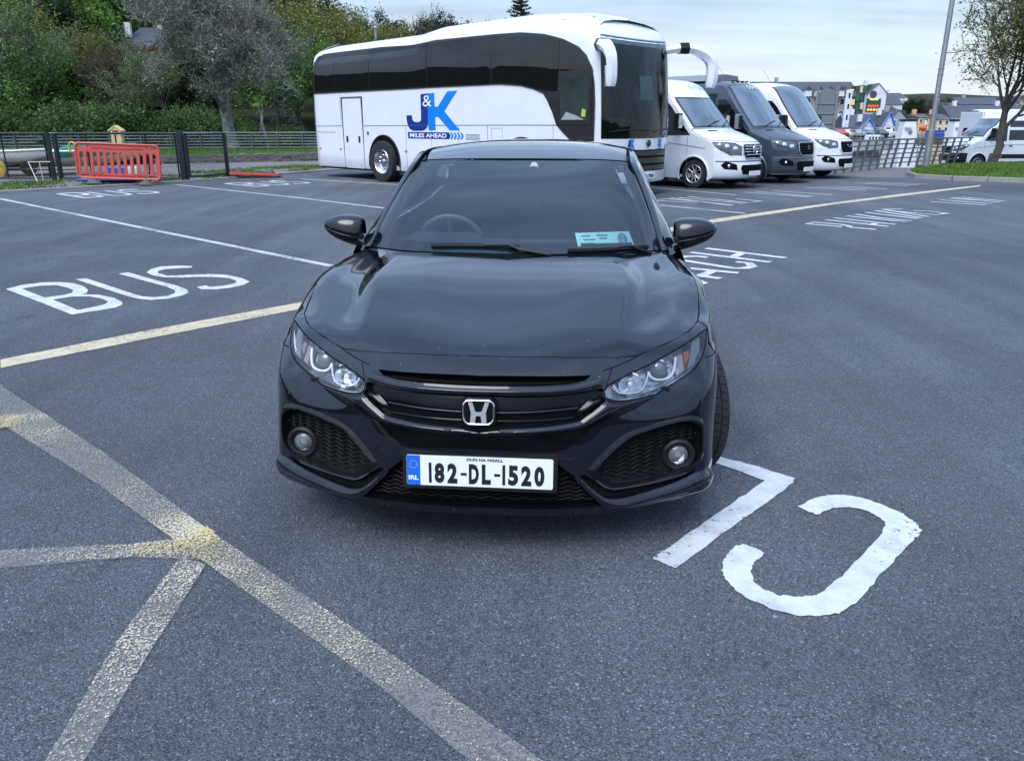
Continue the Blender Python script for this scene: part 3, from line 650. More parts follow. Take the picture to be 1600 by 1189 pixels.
CP = {
'hl':[(6.056, 6.969), (5.991, 6.784), (5.834, 6.438), (5.656, 6.166), (5.409, 5.972), (5.031, 5.763), (4.625, 5.547), (4.219, 5.266), (3.906, 4.997), (3.519, 4.928), (3.119, 4.906), (2.772, 5.044), (2.647, 5.338), (2.631, 5.775), (2.709, 6.025), (2.919, 6.231), (3.291, 6.456), (3.809, 6.578), (4.459, 6.75), (5.1, 6.869), (5.663, 6.941)],
'slot_top':[(2.316, 6.769), (1.825, 6.834), (0.956, 6.9), (0.397, 6.928), (0.0, 6.913)],
'slot_bot':[(2.169, 6.497), (1.8, 6.372), (1.134, 6.294), (0.556, 6.297), (0.0, 6.306)],
'gr_top':[(2.653, 6.066), (2.319, 5.956), (2.019, 5.875), (1.331, 5.8), (0.547, 5.822), (0.0, 5.859)],
'gr_left':[(2.544, 5.663), (2.247, 4.953), (1.956, 4.678), (1.816, 4.169)],
'gr_bot':[(1.816, 4.169), (1.319, 4.109), (0.534, 4.056), (0.0, 4.062)],
'st_top':[(2.684, 5.097), (2.444, 4.7), (2.053, 4.222), (1.816, 4.169)],
'st_bot':[(3.047, 4.747), (2.753, 4.394), (2.294, 3.969), (2.05, 3.803), (1.769, 3.763), (1.106, 3.744), (0.534, 3.759), (0.0, 3.791)],
'ch_bot':[(2.294, 3.775), (2.144, 3.481), (2.0, 3.228), (1.766, 3.003), (1.584, 2.919), (0.909, 3.006), (0.0, 3.078)],
'wedge':[(3.953, 4.991), (3.4, 4.916), (3.072, 4.756), (2.647, 4.259), (2.344, 3.888), (2.853, 4.2), (3.381, 4.522)],
'in_out':[(1.984, 2.038), (1.591, 2.366), (0.919, 2.478), (0.0, 2.531)],
'in_bot':[(2.688, 0.541), (1.797, 0.625), (0.95, 0.638), (0.0, 0.781)],
'fog_out':[(5.447, 3.744), (4.878, 3.916), (4.091, 3.844), (3.269, 3.541), (3.016, 3.281), (2.25, 2.209), (2.275, 2.097), (2.788, 1.459), (3.003, 1.341), (3.819, 1.369), (5.109, 1.531), (7.441, 0.319), (7.275, 1.959), (7.322, 2.644)],
'fog_in':[(5.247, 3.547), (4.791, 3.763), (4.094, 3.663), (3.325, 3.344), (3.122, 3.119), (2.4, 2.197), (2.834, 1.653), (3.1, 1.531), (3.834, 1.572), (4.972, 1.697), (7.728, 0.678), (5.347, 2.806)],
'bl_out':[(2.031, 2.062), (1.988, 1.959), (2.366, 1.281), (2.828, 0.394), (2.994, 0.253), (3.45, 0.106), (4.363, 0.1), (6.141, 0.0)],
'bl_in':[(6.062, 0.641), (6.991, 0.713), (5.213, 1.484), (4.656, 1.272), (3.809, 1.128), (3.163, 0.95), (2.75, 1.006), (2.416, 1.475)],
'gap':[(4.588, 1.369), (3.816, 1.306), (3.003, 1.288), (2.762, 1.416), (2.225, 2.091), (2.094, 2.044), (2.413, 1.516), (2.775, 1.062), (3.163, 0.997), (3.813, 1.197)],
'hood_side':[(5.422, 12.0), (6.456, 11.197), (5.95, 10.106), (5.516, 9.403), (5.15, 8.969), (4.528, 8.709), (3.8, 8.337)],
'hood_side2':[(7.613, 7.95), (5.228, 7.244), (4.319, 7.184), (3.472, 7.125)],
'hood_front':[(3.472, 7.125), (2.584, 7.544), (1.456, 7.666), (0.641, 7.691), (0.0, 7.706)],
'eyeb':[(3.472, 7.125), (2.828, 6.966), (2.375, 6.841)],
'eyev':[(2.825, 6.941), (2.681, 6.097)],
'fend':[(5.584, 6.125), (7.903, 5.391)],
'fog':[(4.678, 2.2)],
'proj':[(4.103, 6.353)],
'drl1':[(2.884, 6.078), (2.959, 5.684), (3.081, 5.403), (3.425, 5.275), (3.587, 5.375), (3.681, 5.772), (3.769, 6.309)],
'drl2':[(3.775, 6.269), (3.806, 6.016), (3.984, 5.784), (4.228, 5.753), (4.409, 5.853), (4.547, 6.206), (4.622, 6.531)],
'refl1':[(3.031, 6.203), (3.569, 6.459), (3.591, 6.0), (3.525, 5.556), (3.1, 5.728)],
'amber':[(4.975, 6.613), (5.197, 6.613), (5.172, 6.359), (4.987, 6.188)],
'pink':[(4.719, 6.591), (4.938, 6.597), (4.934, 6.009), (4.722, 5.9)],
'grey':[(5.366, 6.838), (5.7, 6.872), (5.644, 6.25), (5.322, 6.069), (5.016, 5.981)],
'shoulder':[(6.534, 12.0)],
}
hl = CP['hl']
slot = full(CP['slot_top'], CP['slot_bot'][::-1])
grille = full([(2.60, 5.93)] + CP['gr_top'][1:], [(0, 3.994)] + CP['gr_bot'][::-1][1:] + CP['st_top'][::-1][1:] + [(2.61, 5.35)])
chin_half_out = [(3.059, 4.66), (3.406, 4.80), (3.90, 4.91), (3.391, 4.503), (2.872, 4.156), (2.366, 3.828), (2.30, 3.70), (2.156, 3.45), (2.003, 3.216), (1.766, 3.03), (1.581, 2.96), (.909, 3.0), (0, 3.05)]
sb = CP['st_bot']
chin = full(chin_half_out[::-1][:0] + [], [])
_c = [(0, 3.737)] + sb[::-1][1:-1] + chin_half_out
chin = _c[:-1] + [(0, 3.05)] + [(-s, t) for s, t in _c[::-1][1:-1]]
strip_h = CP['st_top'][:-1] + CP['gr_bot'] + sb[::-1]
strip = [(0, 3.994)] + CP['gr_bot'][::-1][1:] + CP['st_top'][::-1][1:] + [(3.059, 4.716)] + sb[1:-1] + [(0, 3.737)]
strip = strip + [(-s, t) for s, t in strip[::-1] if s > 1e-6]
intake_h = [(0, 2.9), (1.45, 2.85), (1.62, 2.5), (1.99, 2.03), (2.36, 1.27), (2.74, .50), (1.797, .42), (.95, .40), (0, .42)]
intake = intake_h + [(-s, t) for s, t in intake_h[::-1] if s > 1e-6]
fog_out = chaik([(5.447, 3.744), (4.878, 3.916), (4.091, 3.844), (3.275, 3.525), (3.019, 3.272), (2.247, 2.213), (2.275, 2.097), (2.788, 1.459), (3.003, 1.341), (3.819, 1.369), (5.109, 1.531), (5.75, 1.9), (5.9, 2.7), (5.85, 3.4)], 1)
fog_in = chaik([(5.2, 3.5), (4.791, 3.72), (4.094, 3.63), (3.34, 3.3), (3.14, 3.1), (2.42, 2.2), (2.85, 1.68), (3.1, 1.56), (3.834, 1.6), (4.972, 1.73), (5.45, 2.1), (5.62, 2.7), (5.55, 3.25)], 1)
blade = chaik([(2.031, 2.062), (1.97, 1.93), (2.366, 1.22), (2.828, .42), (3.0, .25), (3.45, .10), (4.4, .04), (6.1, .02), (6.95, .1), (6.95, .75), (6.1, 1.35), (5.4, 1.40), (4.656, 1.17), (3.809, .98), (3.163, .80), (2.80, .9), (2.413, 1.42)], 1)
gap = [(5.3, 1.47), (4.588, 1.36), (3.816, 1.30), (3.003, 1.27), (2.762, 1.40), (2.225, 2.05), (2.10, 2.02), (2.42, 1.45), (2.80, .95), (3.163, .85), (3.813, 1.03), (4.65, 1.22), (5.2, 1.40)]
hood_h = [(0, 7.703), (.641, 7.688), (1.456, 7.663), (2.584, 7.5), (3.472, 7.19), (4.319, 7.22), (5.228, 7.30), (5.75, 7.5), (6.15, 8.0), (6.3, 9.0), (6.3, 10.0), (6.15, 11.0), (5.75, 11.6), (5.25, 12.0)]
hood = hood_h + [(-s, t) for s, t in hood_h[::-1] if s > 1e-6]

CARX, CARY = 0, 0
psi = R(5)
ox, oy = -0.0408 - .9 * math.sin(psi), 3.4 - .9 * math.cos(psi)
car = thing('parked_car', 'black five-door hatchback with Irish plate parked in the foreground facing the camera', 'car', (ox, oy, 0), -psi)
# body shell round the openings
holes = [hl, mirp(hl), slot, grille, chin, intake, fog_in, mirp(fog_in), gap, mirp(gap)]
bump_out_h = [(0, 0), (8, 0), (8, 5.4), (6.6, 5.7), (5.75, 6.05), (5.45, 6.02)]
# front panels: bumper below, hood above, fenders beside
dom_bumper = [(-8, 0), (8, 0), (8, 5.95), (6.8, 6.0), (6.05, 6.45), (6.1, 7.0), (5.75, 7.5), (5.228, 7.28), (4.319, 7.2), (3.472, 7.16), (2.584, 7.48), (1.456, 7.64), (.641, 7.67), (0, 7.68)]
dom_bumper += [(-s, t) for s, t in dom_bumper[2:-1][::-1]]
P_, F_ = region(dom_bumper, .11, 0, None, holes)
mb = MB(); mb.add(P_, F_)
lipw = [(s, 0) for s in np.linspace(-8, 8, 90)]
A = SP(lipw, 0); B = A + np.array([0, .10, -.005]); mb.add(list(A) + list(B), [(i, i + 1, 91 + i - 1 + 0, 90 + i) for i in range(89)])
mb.build('bumper', M_paint, car, ang=50, recalc=False)
mb = MB(); P_, F_ = region(hood, .10, .0005); mb.add(P_, F_); mb.build('hood', M_paint, car, ang=60, recalc=False)
for sg in (1, -1):
    fh = [(5.80, 7.5), (6.2, 7.0), (6.15, 6.5), (6.85, 6.05), (8, 6.0), (8, 12), (5.30, 12), (5.8, 11.6), (6.2, 11.0), (6.35, 10.0), (6.35, 9.0), (6.2, 8.0)]
    if sg < 0: fh = mirp(fh)
    mb = MB(); P_, F_ = region(fh, .12, 0); mb.add(P_, F_); mb.build('fender', M_paint, car, ang=60, recalc=False)
def recess(name, poly, d, mat, wm, floor_prof=None, step=.12):
    mb = MB(); P_, F_ = region(poly, step, -d); mb.add(P_, F_); o = mb.build(name, mat, car, recalc=False)
    mb = MB(); walls(mb, poly, .0, -d, step); mb.build(name + '_rim', wm, o, recalc=False); return o
M_chinm = simple('grille_gloss_black', (.002, .0022, .003), .16, spec=.22)
recess('upper_slot', slot, .035, M_void, M_gloss)
M_mesh = simple('mesh_plastic', (.004, .0045, .005), .6, spec=.18)
og = recess('grille', grille, .022, M_chinm, M_gloss)
recess('lower_band', chin, .012, M_chinm, M_gloss)
oi = recess('lower_intake', intake, .045, M_void, M_gloss)
for sg in (1, -1):
    q = (lambda z: z) if sg > 0 else mirp
    recess('blade_gap', q(gap), .02, M_void, M_gloss)
    fp = recess('fog_pocket', q(fog_in), .035, M_mesh, M_mesh)
    mb = MB(); P_, F_ = region(q(fog_out), .08, 0, lambda d: .008 * (1 - np.exp(-(d / .10) ** 2)), [q(fog_in)]); mb.add(P_, F_)
    walls(mb, q(fog_in), .0075, -.01, .08); mb.build('fog_surround', M_gloss, fp, recalc=False, ang=50)
    mb = MB(); P_, F_ = region(q(blade), .07, 0, lambda d: .020 * (1 - np.exp(-(d / .22) ** 1.6))); mb.add(P_, F_); mb.build('corner_blade', M_paint, car, recalc=False, ang=60)
    # honeycomb in the pocket
    mb = MB()
    for rr_ in range(14):
        t0 = 1.7 + rr_ * .15
        for k in range(22):
            s0 = 2.4 + k * .17
            z = [(s0 - .035, t0 + (.045 if k % 2 else -.03)), (s0 + .035, t0 + (.045 if k % 2 else -.03)), (s0 + .135, t0 + (-.03 if k % 2 else .045))]
            c_ = np.array([z[1]])
            if not pip(c_, fog_in)[0] or bdist(c_, fog_in)[0] < .1 or math.hypot((s0 - 4.68) / 1.1, t0 - 2.2) < .62: continue
            if t0 < 2.0 + (s0 - 2.4) * .0 and sg < 0 and False: continue
            zz = [(sg * a, b) for a, b in z]; mb.tube(SP(zz, -.026), .0028, 4, caps=False)
    mb.build('honeycomb', M_mesh, fp, smooth=False)['kind'] = 'stuff'
    # fog lamp
    ctr = SP([(sg * 4.68, 2.2)], -.012)[0]; nn_ = nrm(SNrm([(sg * 4.68, 2.2)])[0] + np.array([-sg * .25, -.9, 0])); Mq = Vector(nn_).to_track_quat('Z', 'Y').to_matrix()
    fl = MB(); fl.lathe([(.064, -.03), (.062, .0), (.054, .006), (.045, .003), (.038, -.008), (.037, -.03)], 32, Mq, ctr); fo = fl.build('fog_lamp', M_plastic, car)
    m_ = MB(); m_.lathe([(.037, -.006), (.032, -.022), (.02, -.034), (.0, -.038)], 32, Mq, ctr); m_.build('reflector', M_chrome, fo)
    m_ = MB(); m_.lathe([(.0, .006), (.02, .004), (.030, -.001), (.0375, -.008)], 32, Mq, ctr); m_.build('lens', glassy('lamp_glass', (.6, .62, .65), .82, .03, (.95, .97, 1)), fo)
    m_ = MB(); m_.lathe([(.012, -.01), (.012, -.03)], 16, Mq, ctr, caps=True); m_.build('bulb_shield', M_chrome, fo)
# lower intake lattice
mb = MB()
for rr_ in range(9):
    t0 = .85 + rr_ * .21
    for k in range(-15, 16):
        s0 = k * .17; c_ = np.array([(s0, t0)])
        if not pip(c_, intake)[0] or bdist(c_, intake)[0] < .08: continue
        hi = k % 2
        mb.tube(SP([(s0 - .04, t0 + (.05 if hi else -.04)), (s0 + .04, t0 + (.05 if hi else -.04)), (s0 + .13, t0 + (-.04 if hi else .05))], -.02), .0024, 4, caps=False)
mb.build('honeycomb', M_mesh, oi, smooth=False)['kind'] = 'stuff'
# strip that runs from under one headlamp across to the other
mb = MB(); P_, F_ = region(strip, .06, 0, lambda d: .013 * (1 - np.exp(-(d / .09) ** 2)) - .002); mb.add(P_, F_); mb.build('grille_strip', M_paint, car, recalc=False, ang=70)
# brow above the grille, crest rounded
brow_h = [(0, 6.15), (.569, 6.14), (1.15, 6.14), (1.812, 6.24), (2.24, 6.40), (2.62, 6.5), (2.62, 6.05), (2.341, 5.9), (2.041, 5.80), (1.353, 5.72), (.562, 5.735), (0, 5.77)]
brow = brow_h + [(-s, t) for s, t in brow_h[::-1] if s > 1e-6]
mb = MB(); P_, F_ = region(brow, .06, 0, lambda d: .009 * (1 - np.exp(-(d / .10) ** 2))); mb.add(P_, F_); mb.build('grille_brow', M_paint, car, recalc=False, ang=70)
# fine ridge across the grille and inner vanes
mb = MB(); mb.tube(SP([(s, 4.75 + .03 * abs(s)) for s in np.linspace(-2.05, 2.05, 30)], -.015), .0022, 6)
mb.build('grille_ridge', simple('dark_ridge', (.05, .055, .06), .3, .5), og)
mb = MB()
mb.tube(SP([(s, 4.35) for s in np.linspace(-1.95, 1.95, 30)], -.020), .003, 6, flat=1)
mb.build('grille_vane', M_gloss, og)
for sg in (1, -1):
    wd = [(2.30, 5.20), (2.60, 5.36), (2.70, 5.02), (2.45, 4.72), (2.16, 4.5), (2.02, 4.62)]
    if sg < 0: wd = mirp(wd)
    mb = MB(); P_, F_ = region(wd, .06, 0, lambda d: -.014 + .012 * (1 - np.exp(-(d / .1) ** 2))); mb.add(P_, F_); mb.build('grille_corner', M_gloss, og, recalc=False, ang=70)
mb = MB()
for s0 in (-1.9, -1.3, -.75, .75, 1.3, 1.9): mb.tube(SP([(s0, 6.25), (s0, 6.85)], -.03), .003, 4)
mb.tube(SP([(s, 6.62) for s in np.linspace(-2.0, 2.0, 24)], -.028), .005, 5); mb.build('slot_vane', M_void, car)
# panel gaps
mb = MB()
for sg in (1, -1):
    mb.tube(SP([(sg * s, t) for s, t in hood_h[4:]], -.001), .0035, 5)
    mb.tube(SP([(sg * s, t) for s, t in dens([(3.472, 7.15), (2.828, 6.966), (2.6, 6.9)], .1)[:-1]], -.0015), .003, 5)
    mb.tube(SP([(sg * s, t) for s, t in [(2.825, 6.95), (2.75, 6.5), (2.68, 6.03)]], -.0015), .0028, 5)
    mb.tube(SP([(sg * s, t) for s, t in [(5.78, 6.1), (6.2, 6.02), (6.8, 6.0), (7.9, 5.95)]], -.001), .003, 5)
    q = hl if sg > 0 else mirp(hl); mb.tube(SP(dens(q, .12), -.0012), .0034, 5, closed=True)
mb.tube(SP([(s, t) for s, t in hood_h[:5]] , -.001), .0018, 5); mb.tube(SP([(-s, t) for s, t in hood_h[:5]], -.001), .0018, 5)
mb.build('panel_gap', M_void, car)

# ---- headlamps
M_lampglass = glassy('headlamp_glass', (.3, .33, .36), .97, .015, (.93, .96, 1))
M_drl = simple('light_guide', (.85, .9, .95), .15, coat=.8, var=.03)
M_lampdark = simple('lamp_housing', (.38, .40, .42), .25, .8, var=.65, scale=26)
M_lampchrome = simple('lamp_chrome', (.82, .84, .87), .14, 1, var=.15, scale=30)
for sg in (1, -1):
    q = hl if sg > 0 else mirp(hl)
    ho = thing('headlight', None, None); ho.parent = car
    del_keys = [k for k in ('label', 'category') if k in ho.keys()]
    mb = MB(); P_, F_ = region(q, .12, -.055); mb.add(P_, F_); walls(mb, q, -.001, -.055); mb.build('housing', M_lampdark, ho, recalc=False)
    mb = MB(); P_, F_ = region(q, .12, .0005); mb.add(P_, F_); mb.build('lens_cover', M_lampglass, ho, recalc=False)
    def sp(l, o): return SP([(sg * a, b) for a, b in l], o)
    # inner low-beam box with reflector ribs, bordered by a white light guide
    b1 = [(2.95, 6.1), (3.12, 5.45), (3.42, 5.33), (3.6, 5.5), (3.72, 6.33), (3.3, 6.33)]
    if sg < 0: b1 = mirp(b1)
    mb = MB(); P_, F_ = region(b1, .08, -.05); mb.add(P_, F_); walls(mb, b1, -.018, -.05, .08); mb.build('reflector', M_lampchrome, ho, recalc=False)
    rc = SP([(sg * 3.33, 5.95)], -.022)[0]; Mr = Vector(nrm(np.array([sg * .1, -1, .25]))).to_track_quat('Z', 'Y').to_matrix()
    mb = MB(); mb.lathe([(.044, .006), (.036, -.012), (.022, -.022), (.0, -.026)], 24, Mr, rc); mb.build('reflector_bowl', M_lampchrome, ho)
    mb = MB(); mb.lathe([(.009, -.02), (.009, .0), (.0, .004)], 10, Mr, rc); mb.build('bulb', M_drl, ho)
    for key in ('drl1', 'drl2'):
        ln = CP[key]; pl = chaik(ln, 2, False); mb = MB(); mb.tube(sp(pl, -.012), .0032 if key == 'drl1' else .0050, 8); mb.build('light_guide', M_drl, ho)
    pc = SP([(sg * 4.10, 6.30)], -.03)[0]; nn_ = nrm(np.array([sg * .12, -1, .12])); Mq = Vector(nn_).to_track_quat('Z', 'Y').to_matrix()
    mb = MB(); mb.lathe([(.043, -.02), (.042, .002), (.037, .006)], 28, Mq, pc); mb.build('projector_ring', M_lampchrome, ho)
    mb = MB(); mb.lathe([(.037, .004), (.033, .013), (.024, .020), (.012, .024), (.0, .025)], 28, Mq, pc); mb.build('projector_lens', simple('projector_glass', (.16, .17, .19), .04, .3, coat=1), ho)
    for nm, pl, m_, of in (('turn_signal', CP['amber'], simple('amber_dim', (.42, .11, .03), .25, coat=.4) if sg > 0 else simple('clear_dim', (.40, .33, .33), .2, .5), -.02), ('side_reflector', CP['pink'], simple('rosy_reflector', (.42, .34, .38), .25, .4), -.024), ('end_trim', CP['grey'], simple('pale_trim', (.33, .36, .39), .25, .5), -.015)):
        if sg < 0: pl = mirp(pl)
        mb = MB(); P_, F_ = region(pl, .08, of); mb.add(P_, F_); walls(mb, pl, of, -.05, .1); mb.build(nm, m_, ho, recalc=False)
    mb = MB(); bl = chaik([(2.78, 5.12), (3.15, 5.0), (3.6, 5.05), (4.2, 5.4), (4.7, 5.72), (5.2, 5.98), (5.7, 6.4), (5.9, 6.8)], 2, False); mb.tube(sp(bl, -.012), .0075, 6, flat=.5); mb.build('lower_trim', M_lampchrome, ho)
    mb = MB(); w_ = sp([(4.17, 5.22)], .002)[0]; mb.box(w_, (.03, .012, .012)); mb.build('washer_cap', M_plastic, ho)

# ---- emblem
def rrect(w, h, r, n=6, taper=0.0):
    o = []
    for cx, cy, a0 in ((w / 2 - r, h / 2 - r, 0), (-w / 2 + r, h / 2 - r, 90), (-w / 2 + r, -h / 2 + r, 180), (w / 2 - r, -h / 2 + r, 270)):
        for k in range(n + 1): a = R(a0 + 90 * k / n); o.append((cx + r * math.cos(a), cy + r * math.sin(a)))
    return [(x * (1 + taper * y / h), y) for x, y in o]
EU, EW = .040, .578
tilt = R(12)
def em(x, z, d): return (x, EU - d + math.sin(tilt) * z, EW + z * math.cos(tilt))
eo = MB(); eo.prism(rrect(.124, .099, .028, 6, .08), lambda x, z: em(x, z, -.02), lambda x, z: em(x, z, .004)); eb = eo.build('emblem', M_gloss, car, bevel=.002)
rg = MB(); rg.tube([em(x, z, .006) for x, z in rrect(.106, .083, .022, 6, .08)], .0036, 8, closed=True); rg.build('emblem_ring', M_chrome, eb)
def hleg(s): return [(s * .037, .037), (s * .022, .037), (s * .011, .003), (0, .001), (0, -.011), (s * .008, -.011), (s * .012, -.037), (s * .029, -.037), (s * .026, -.0)]
for s in (1, -1):
    pp = hleg(s); rg = MB(); rg.prism(pp if s > 0 else pp[::-1], lambda x, z: em(x, z, .003), lambda x, z: em(x, z, .010)); rg.build('emblem_letter', M_silver, eb, smooth=False)
# ---- plate
def text_mesh(txt, size, off=0.0, xs=1.0, ext=0.0, sp=1.0, res=3):
    c = bpy.data.curves.new('txt', 'FONT'); c.body = txt; c.size = size; c.offset = off; c.extrude = ext; c.align_x = 'CENTER'; c.align_y = 'CENTER'; c.space_character = sp; c.resolution_u = res
    o = bpy.data.objects.new('txt', c); COL.objects.link(o); dg = bpy.context.evaluated_depsgraph_get(); me = bpy.data.meshes.new_from_object(o.evaluated_get(dg))
    v = [tuple(p.co) for p in me.vertices]; f = [tuple(p.vertices) for p in me.polygons]
    bpy.data.objects.remove(o); bpy.data.curves.remove(c); bpy.data.meshes.remove(me)
    v = [(x * xs, y, z) for x, y, z in v]; return v, f
def put_text(name, txt, size, mat, fn, parent, off=0.0, xs=1.0, width=None, **k):
    """fn(x, y) places the flat lettering; width fits it"""
    v, f = text_mesh(txt, size, off, 1.0, **k)
    x = [p[0] for p in v]; y = [p[1] for p in v]; cx, cy = (max(x) + min(x)) / 2, (max(y) + min(y)) / 2
    s_ = width / (max(x) - min(x)) if width else xs
    hs = size / (max(y) - min(y))
    mb = MB(); mb.add([fn((p[0] - cx) * s_, (p[1] - cy) * hs) for p in v], f); return mb.build(name, mat, parent, smooth=False, recalc=False)
PU, PW = .040, .352
def pm(x, z, d): return (x, PU - d + .08 * z, PW + z)
po = MB(); po.prism(rrect(.555, .140, .008), lambda x, z: pm(x, z, -.03), lambda x, z: pm(x, z, .004)); pl = po.build('number_plate', M_plastic, car, bevel=.002)
m_ = MB(); m_.prism(rrect(.525, .112, .006), lambda x, z: pm(x, z, 0), lambda x, z: pm(x, z, .0065)); m_.build('plate_face', simple('plate_white', (.78, .82, .84), .35, var=.03, scale=20, coat=.3), pl)
m_ = MB(); m_.prism([(-.262, -.0555), (-.213, -.0555), (-.213, .0555), (-.262, .0555)], lambda x, z: pm(x, z, .006), lambda x, z: pm(x, z, .0072)); m_.build('euro_band', simple('euro_blue', (.01, .13, .62), .35, var=.03), pl)
M_ink = simple('plate_ink', (.012, .012, .014), .45)
xx = -.182
def chr_(c, w, x): put_text('digit', c, .0755, M_ink, lambda a, b: pm(a + x, b - .008, .0075), pl, off=.0040 if c != '-' else .0, width=w)
for c, w in (('I', .010), ('8', .036), ('2', .036), ('-', 0), ('D', .036), ('L', .032), ('-', 0), ('I', .010), ('5', .036), ('2', .036), ('0', .036)):
    if c == '-':
        m_ = MB(); m_.box2(pm(xx + .002, -.014, .0075), np.array(pm(xx + .023, -.004, .0085))); m_.build('digit', M_ink, pl, smooth=False); xx += .031
    else: chr_(c, w, xx + w / 2); xx += w + .0105
put_text('county_name', 'DUN NA NGALL', .011, M_ink, lambda a, b: pm(a + .02, b + .046, .0075), pl, off=.0004, width=.13)
put_text('country_code', 'IRL', .017, M_drl, lambda a, b: pm(a - .2375, b - .028, .0078), pl, off=.0006, width=.036)
for k in range(12):
    a = k * math.pi / 6; m_ = MB() if k == 0 else m_
    m_.box(pm(-.2375 + .014 * math.cos(a), .022 + .014 * math.sin(a), .0076), (.0028, .0006, .0028))
m_.build('star_ring', simple('star_yellow', (.6, .5, .1), .5), pl, smooth=False)

# ---- windscreen and roof
def curve(pts, n):
    """Catmull-Rom through pts"""
    P = [np.array(p, float) for p in pts]; P = [2 * P[0] - P[1]] + P + [2 * P[-1] - P[-2]]; o = []
    N = len(P) - 3
    for k in range(n + 1):
        x = k / n * N; i = min(int(x), N - 1); f = x - i; w = _crw(np.array([f]))[0]; o.append(sum(w[a] * P[i + a] for a in range(4)))
    return o
base = [(-.735, 1.478, .932), (-.65, 1.36, .940), (-.5, 1.235, .948), (-.28, 1.15, .955), (0, 1.115, .958), (.28, 1.15, .955), (.5, 1.235, .948), (.65, 1.36, .940), (.735, 1.478, .932)]
top = [(-.592, 2.075, 1.322), (-.52, 2.045, 1.329), (-.4, 2.02, 1.335), (-.2, 1.995, 1.338), (0, 1.985, 1.339), (.2, 1.995, 1.338), (.4, 2.02, 1.335), (.52, 2.045, 1.329), (.592, 2.075, 1.322)]
b_ = curve(base, 40); t_ = curve(top, 40)
def wsp(i, f):
    p = b_[i] * (1 - f) + t_[i] * f; bulge = .035 * math.sin(math.pi * f); return p + np.array([0, -.35, 1]) * bulge * (1 - .25 * (abs(i - 20) / 20) ** 2)
rings = [[wsp(i, f) for i in range(41)] for f in np.linspace(0, 1, 17)]
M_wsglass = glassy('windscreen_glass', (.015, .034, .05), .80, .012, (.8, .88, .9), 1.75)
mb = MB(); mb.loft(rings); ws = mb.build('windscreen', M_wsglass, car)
# black frit: border band and mirror patch on the inner face
def wi(i, f, d=.004): return wsp(i, f) + np.array([0, .6, -.8]) * d
mb = MB()
mb.loft([[wi(i, f) for i in range(41)] for f in (0, .05, .085)]); mb.loft([[wi(i, f) for i in range(41)] for f in (.94, .97, 1)])
for a, c_ in ((0, 3), (37, 40)): mb.loft([[wi(i, f) for i in range(a, c_ + 1)] for f in np.linspace(.02, .98, 17)])
mb.loft([[wi(i, f) for i in range(14, 27)] for f in (.80, .87, .95)]); mb.build('frit_band', M_frit, ws)
# printed patch outline above the mirror: camera window and rain sensor
m_ = MB(); a = wi(22, .88, .001); m_.add([a + np.array(q) for q in ((-.05, 0, -.02), (.03, 0, -.02), (.0, .02, .025), (-.02, .02, .025))], [(0, 1, 2, 3)]); m_.build('camera_window', simple('camera_window', (.13, .15, .18), .2, coat=.5), ws)
# disc in the corner
M_tick = simple('cyan_ticket', (.55, .96, .97), .6, var=.06, scale=60)
tk = MB()
def wsat(x, f, d=.0022):
    q = [wsp(k, f)[0] for k in range(41)]; k = float(np.interp(x, q, range(41))); i = min(int(k), 39); p = wsp(i, f) * (1 - k + i) + wsp(i + 1, f) * (k - i); return p + np.array([0, .6, -.8]) * d
c4 = [wsat(.308, .165), wsat(.572, .175), wsat(.595, .062), wsat(.325, .058)]
tk.add(c4, [(0, 1, 2, 3)]); tick = tk.build('parking_ticket', M_tick, car, smooth=False, recalc=False)
u_ = (c4[1] - c4[0]); v_ = (c4[3] - c4[0]); nn_ = np.array([0, -.0009, .0012])
def tp(a, b): return c4[0] + u_ * a + v_ * b + nn_
m_ = MB(); m_.tube([tp(.84 + .075 * math.cos(a), .55 + .36 * math.sin(a)) for a in np.linspace(0, 6.28, 24)], .0022, 4, caps=False)
m_.tube([tp(.84 + .045 * math.cos(a), .55 + .22 * math.sin(a)) for a in np.linspace(0, 6.28, 20)], .0016, 4, caps=False); m_.tube([tp(.78, .4), tp(.9, .7)], .002, 4)
m_.build('ticket_seal', simple('seal_blue', (.05, .12, .25), .6), tick)
for a0, b0, wd in ((.10, .22, .16), (.38, .2, .2), (.12, .5, .22), (.42, .42, .14), (.1, .78, .2)):
    m_ = MB(); m_.add([tp(a0, b0), tp(a0 + wd, b0), tp(a0 + wd, b0 + .07), tp(a0, b0 + .07)], [(0, 1, 2, 3)]); m_.build('ticket_print', simple('ticket_ink', (.10, .25, .33), .6), tick, smooth=False, recalc=False)
# roof
rf = [(2.0, 1.342, .60), (2.12, 1.372, .615), (2.35, 1.408, .625), (2.65, 1.428, .625), (3.0, 1.425, .615), (3.35, 1.395, .60), (3.65, 1.35, .585), (3.85, 1.30, .57)]
rings = []
for u, w, hv in rf:
    r = []
    for k in range(25):
        f = k / 12 - 1; du = .075 * (f * f) if u < 2.3 else 0.04 * f * f * max(0, (2.65 - u) / .35); r.append((hv * f, u + du, w - .055 * abs(f) ** 2.6 + .004))
    rings.append(r)
rr = [curve([rings[i][k] for i in range(len(rings))], 21) for k in range(25)]
mb = MB(); mb.loft(rr); mb.build('roof', M_paint, car, ang=60)
mb = MB(); mb.tube([t_[i] + np.array([0, .004, .004]) for i in range(41)], .004, 6); mb.build('windscreen_trim', M_void, car)
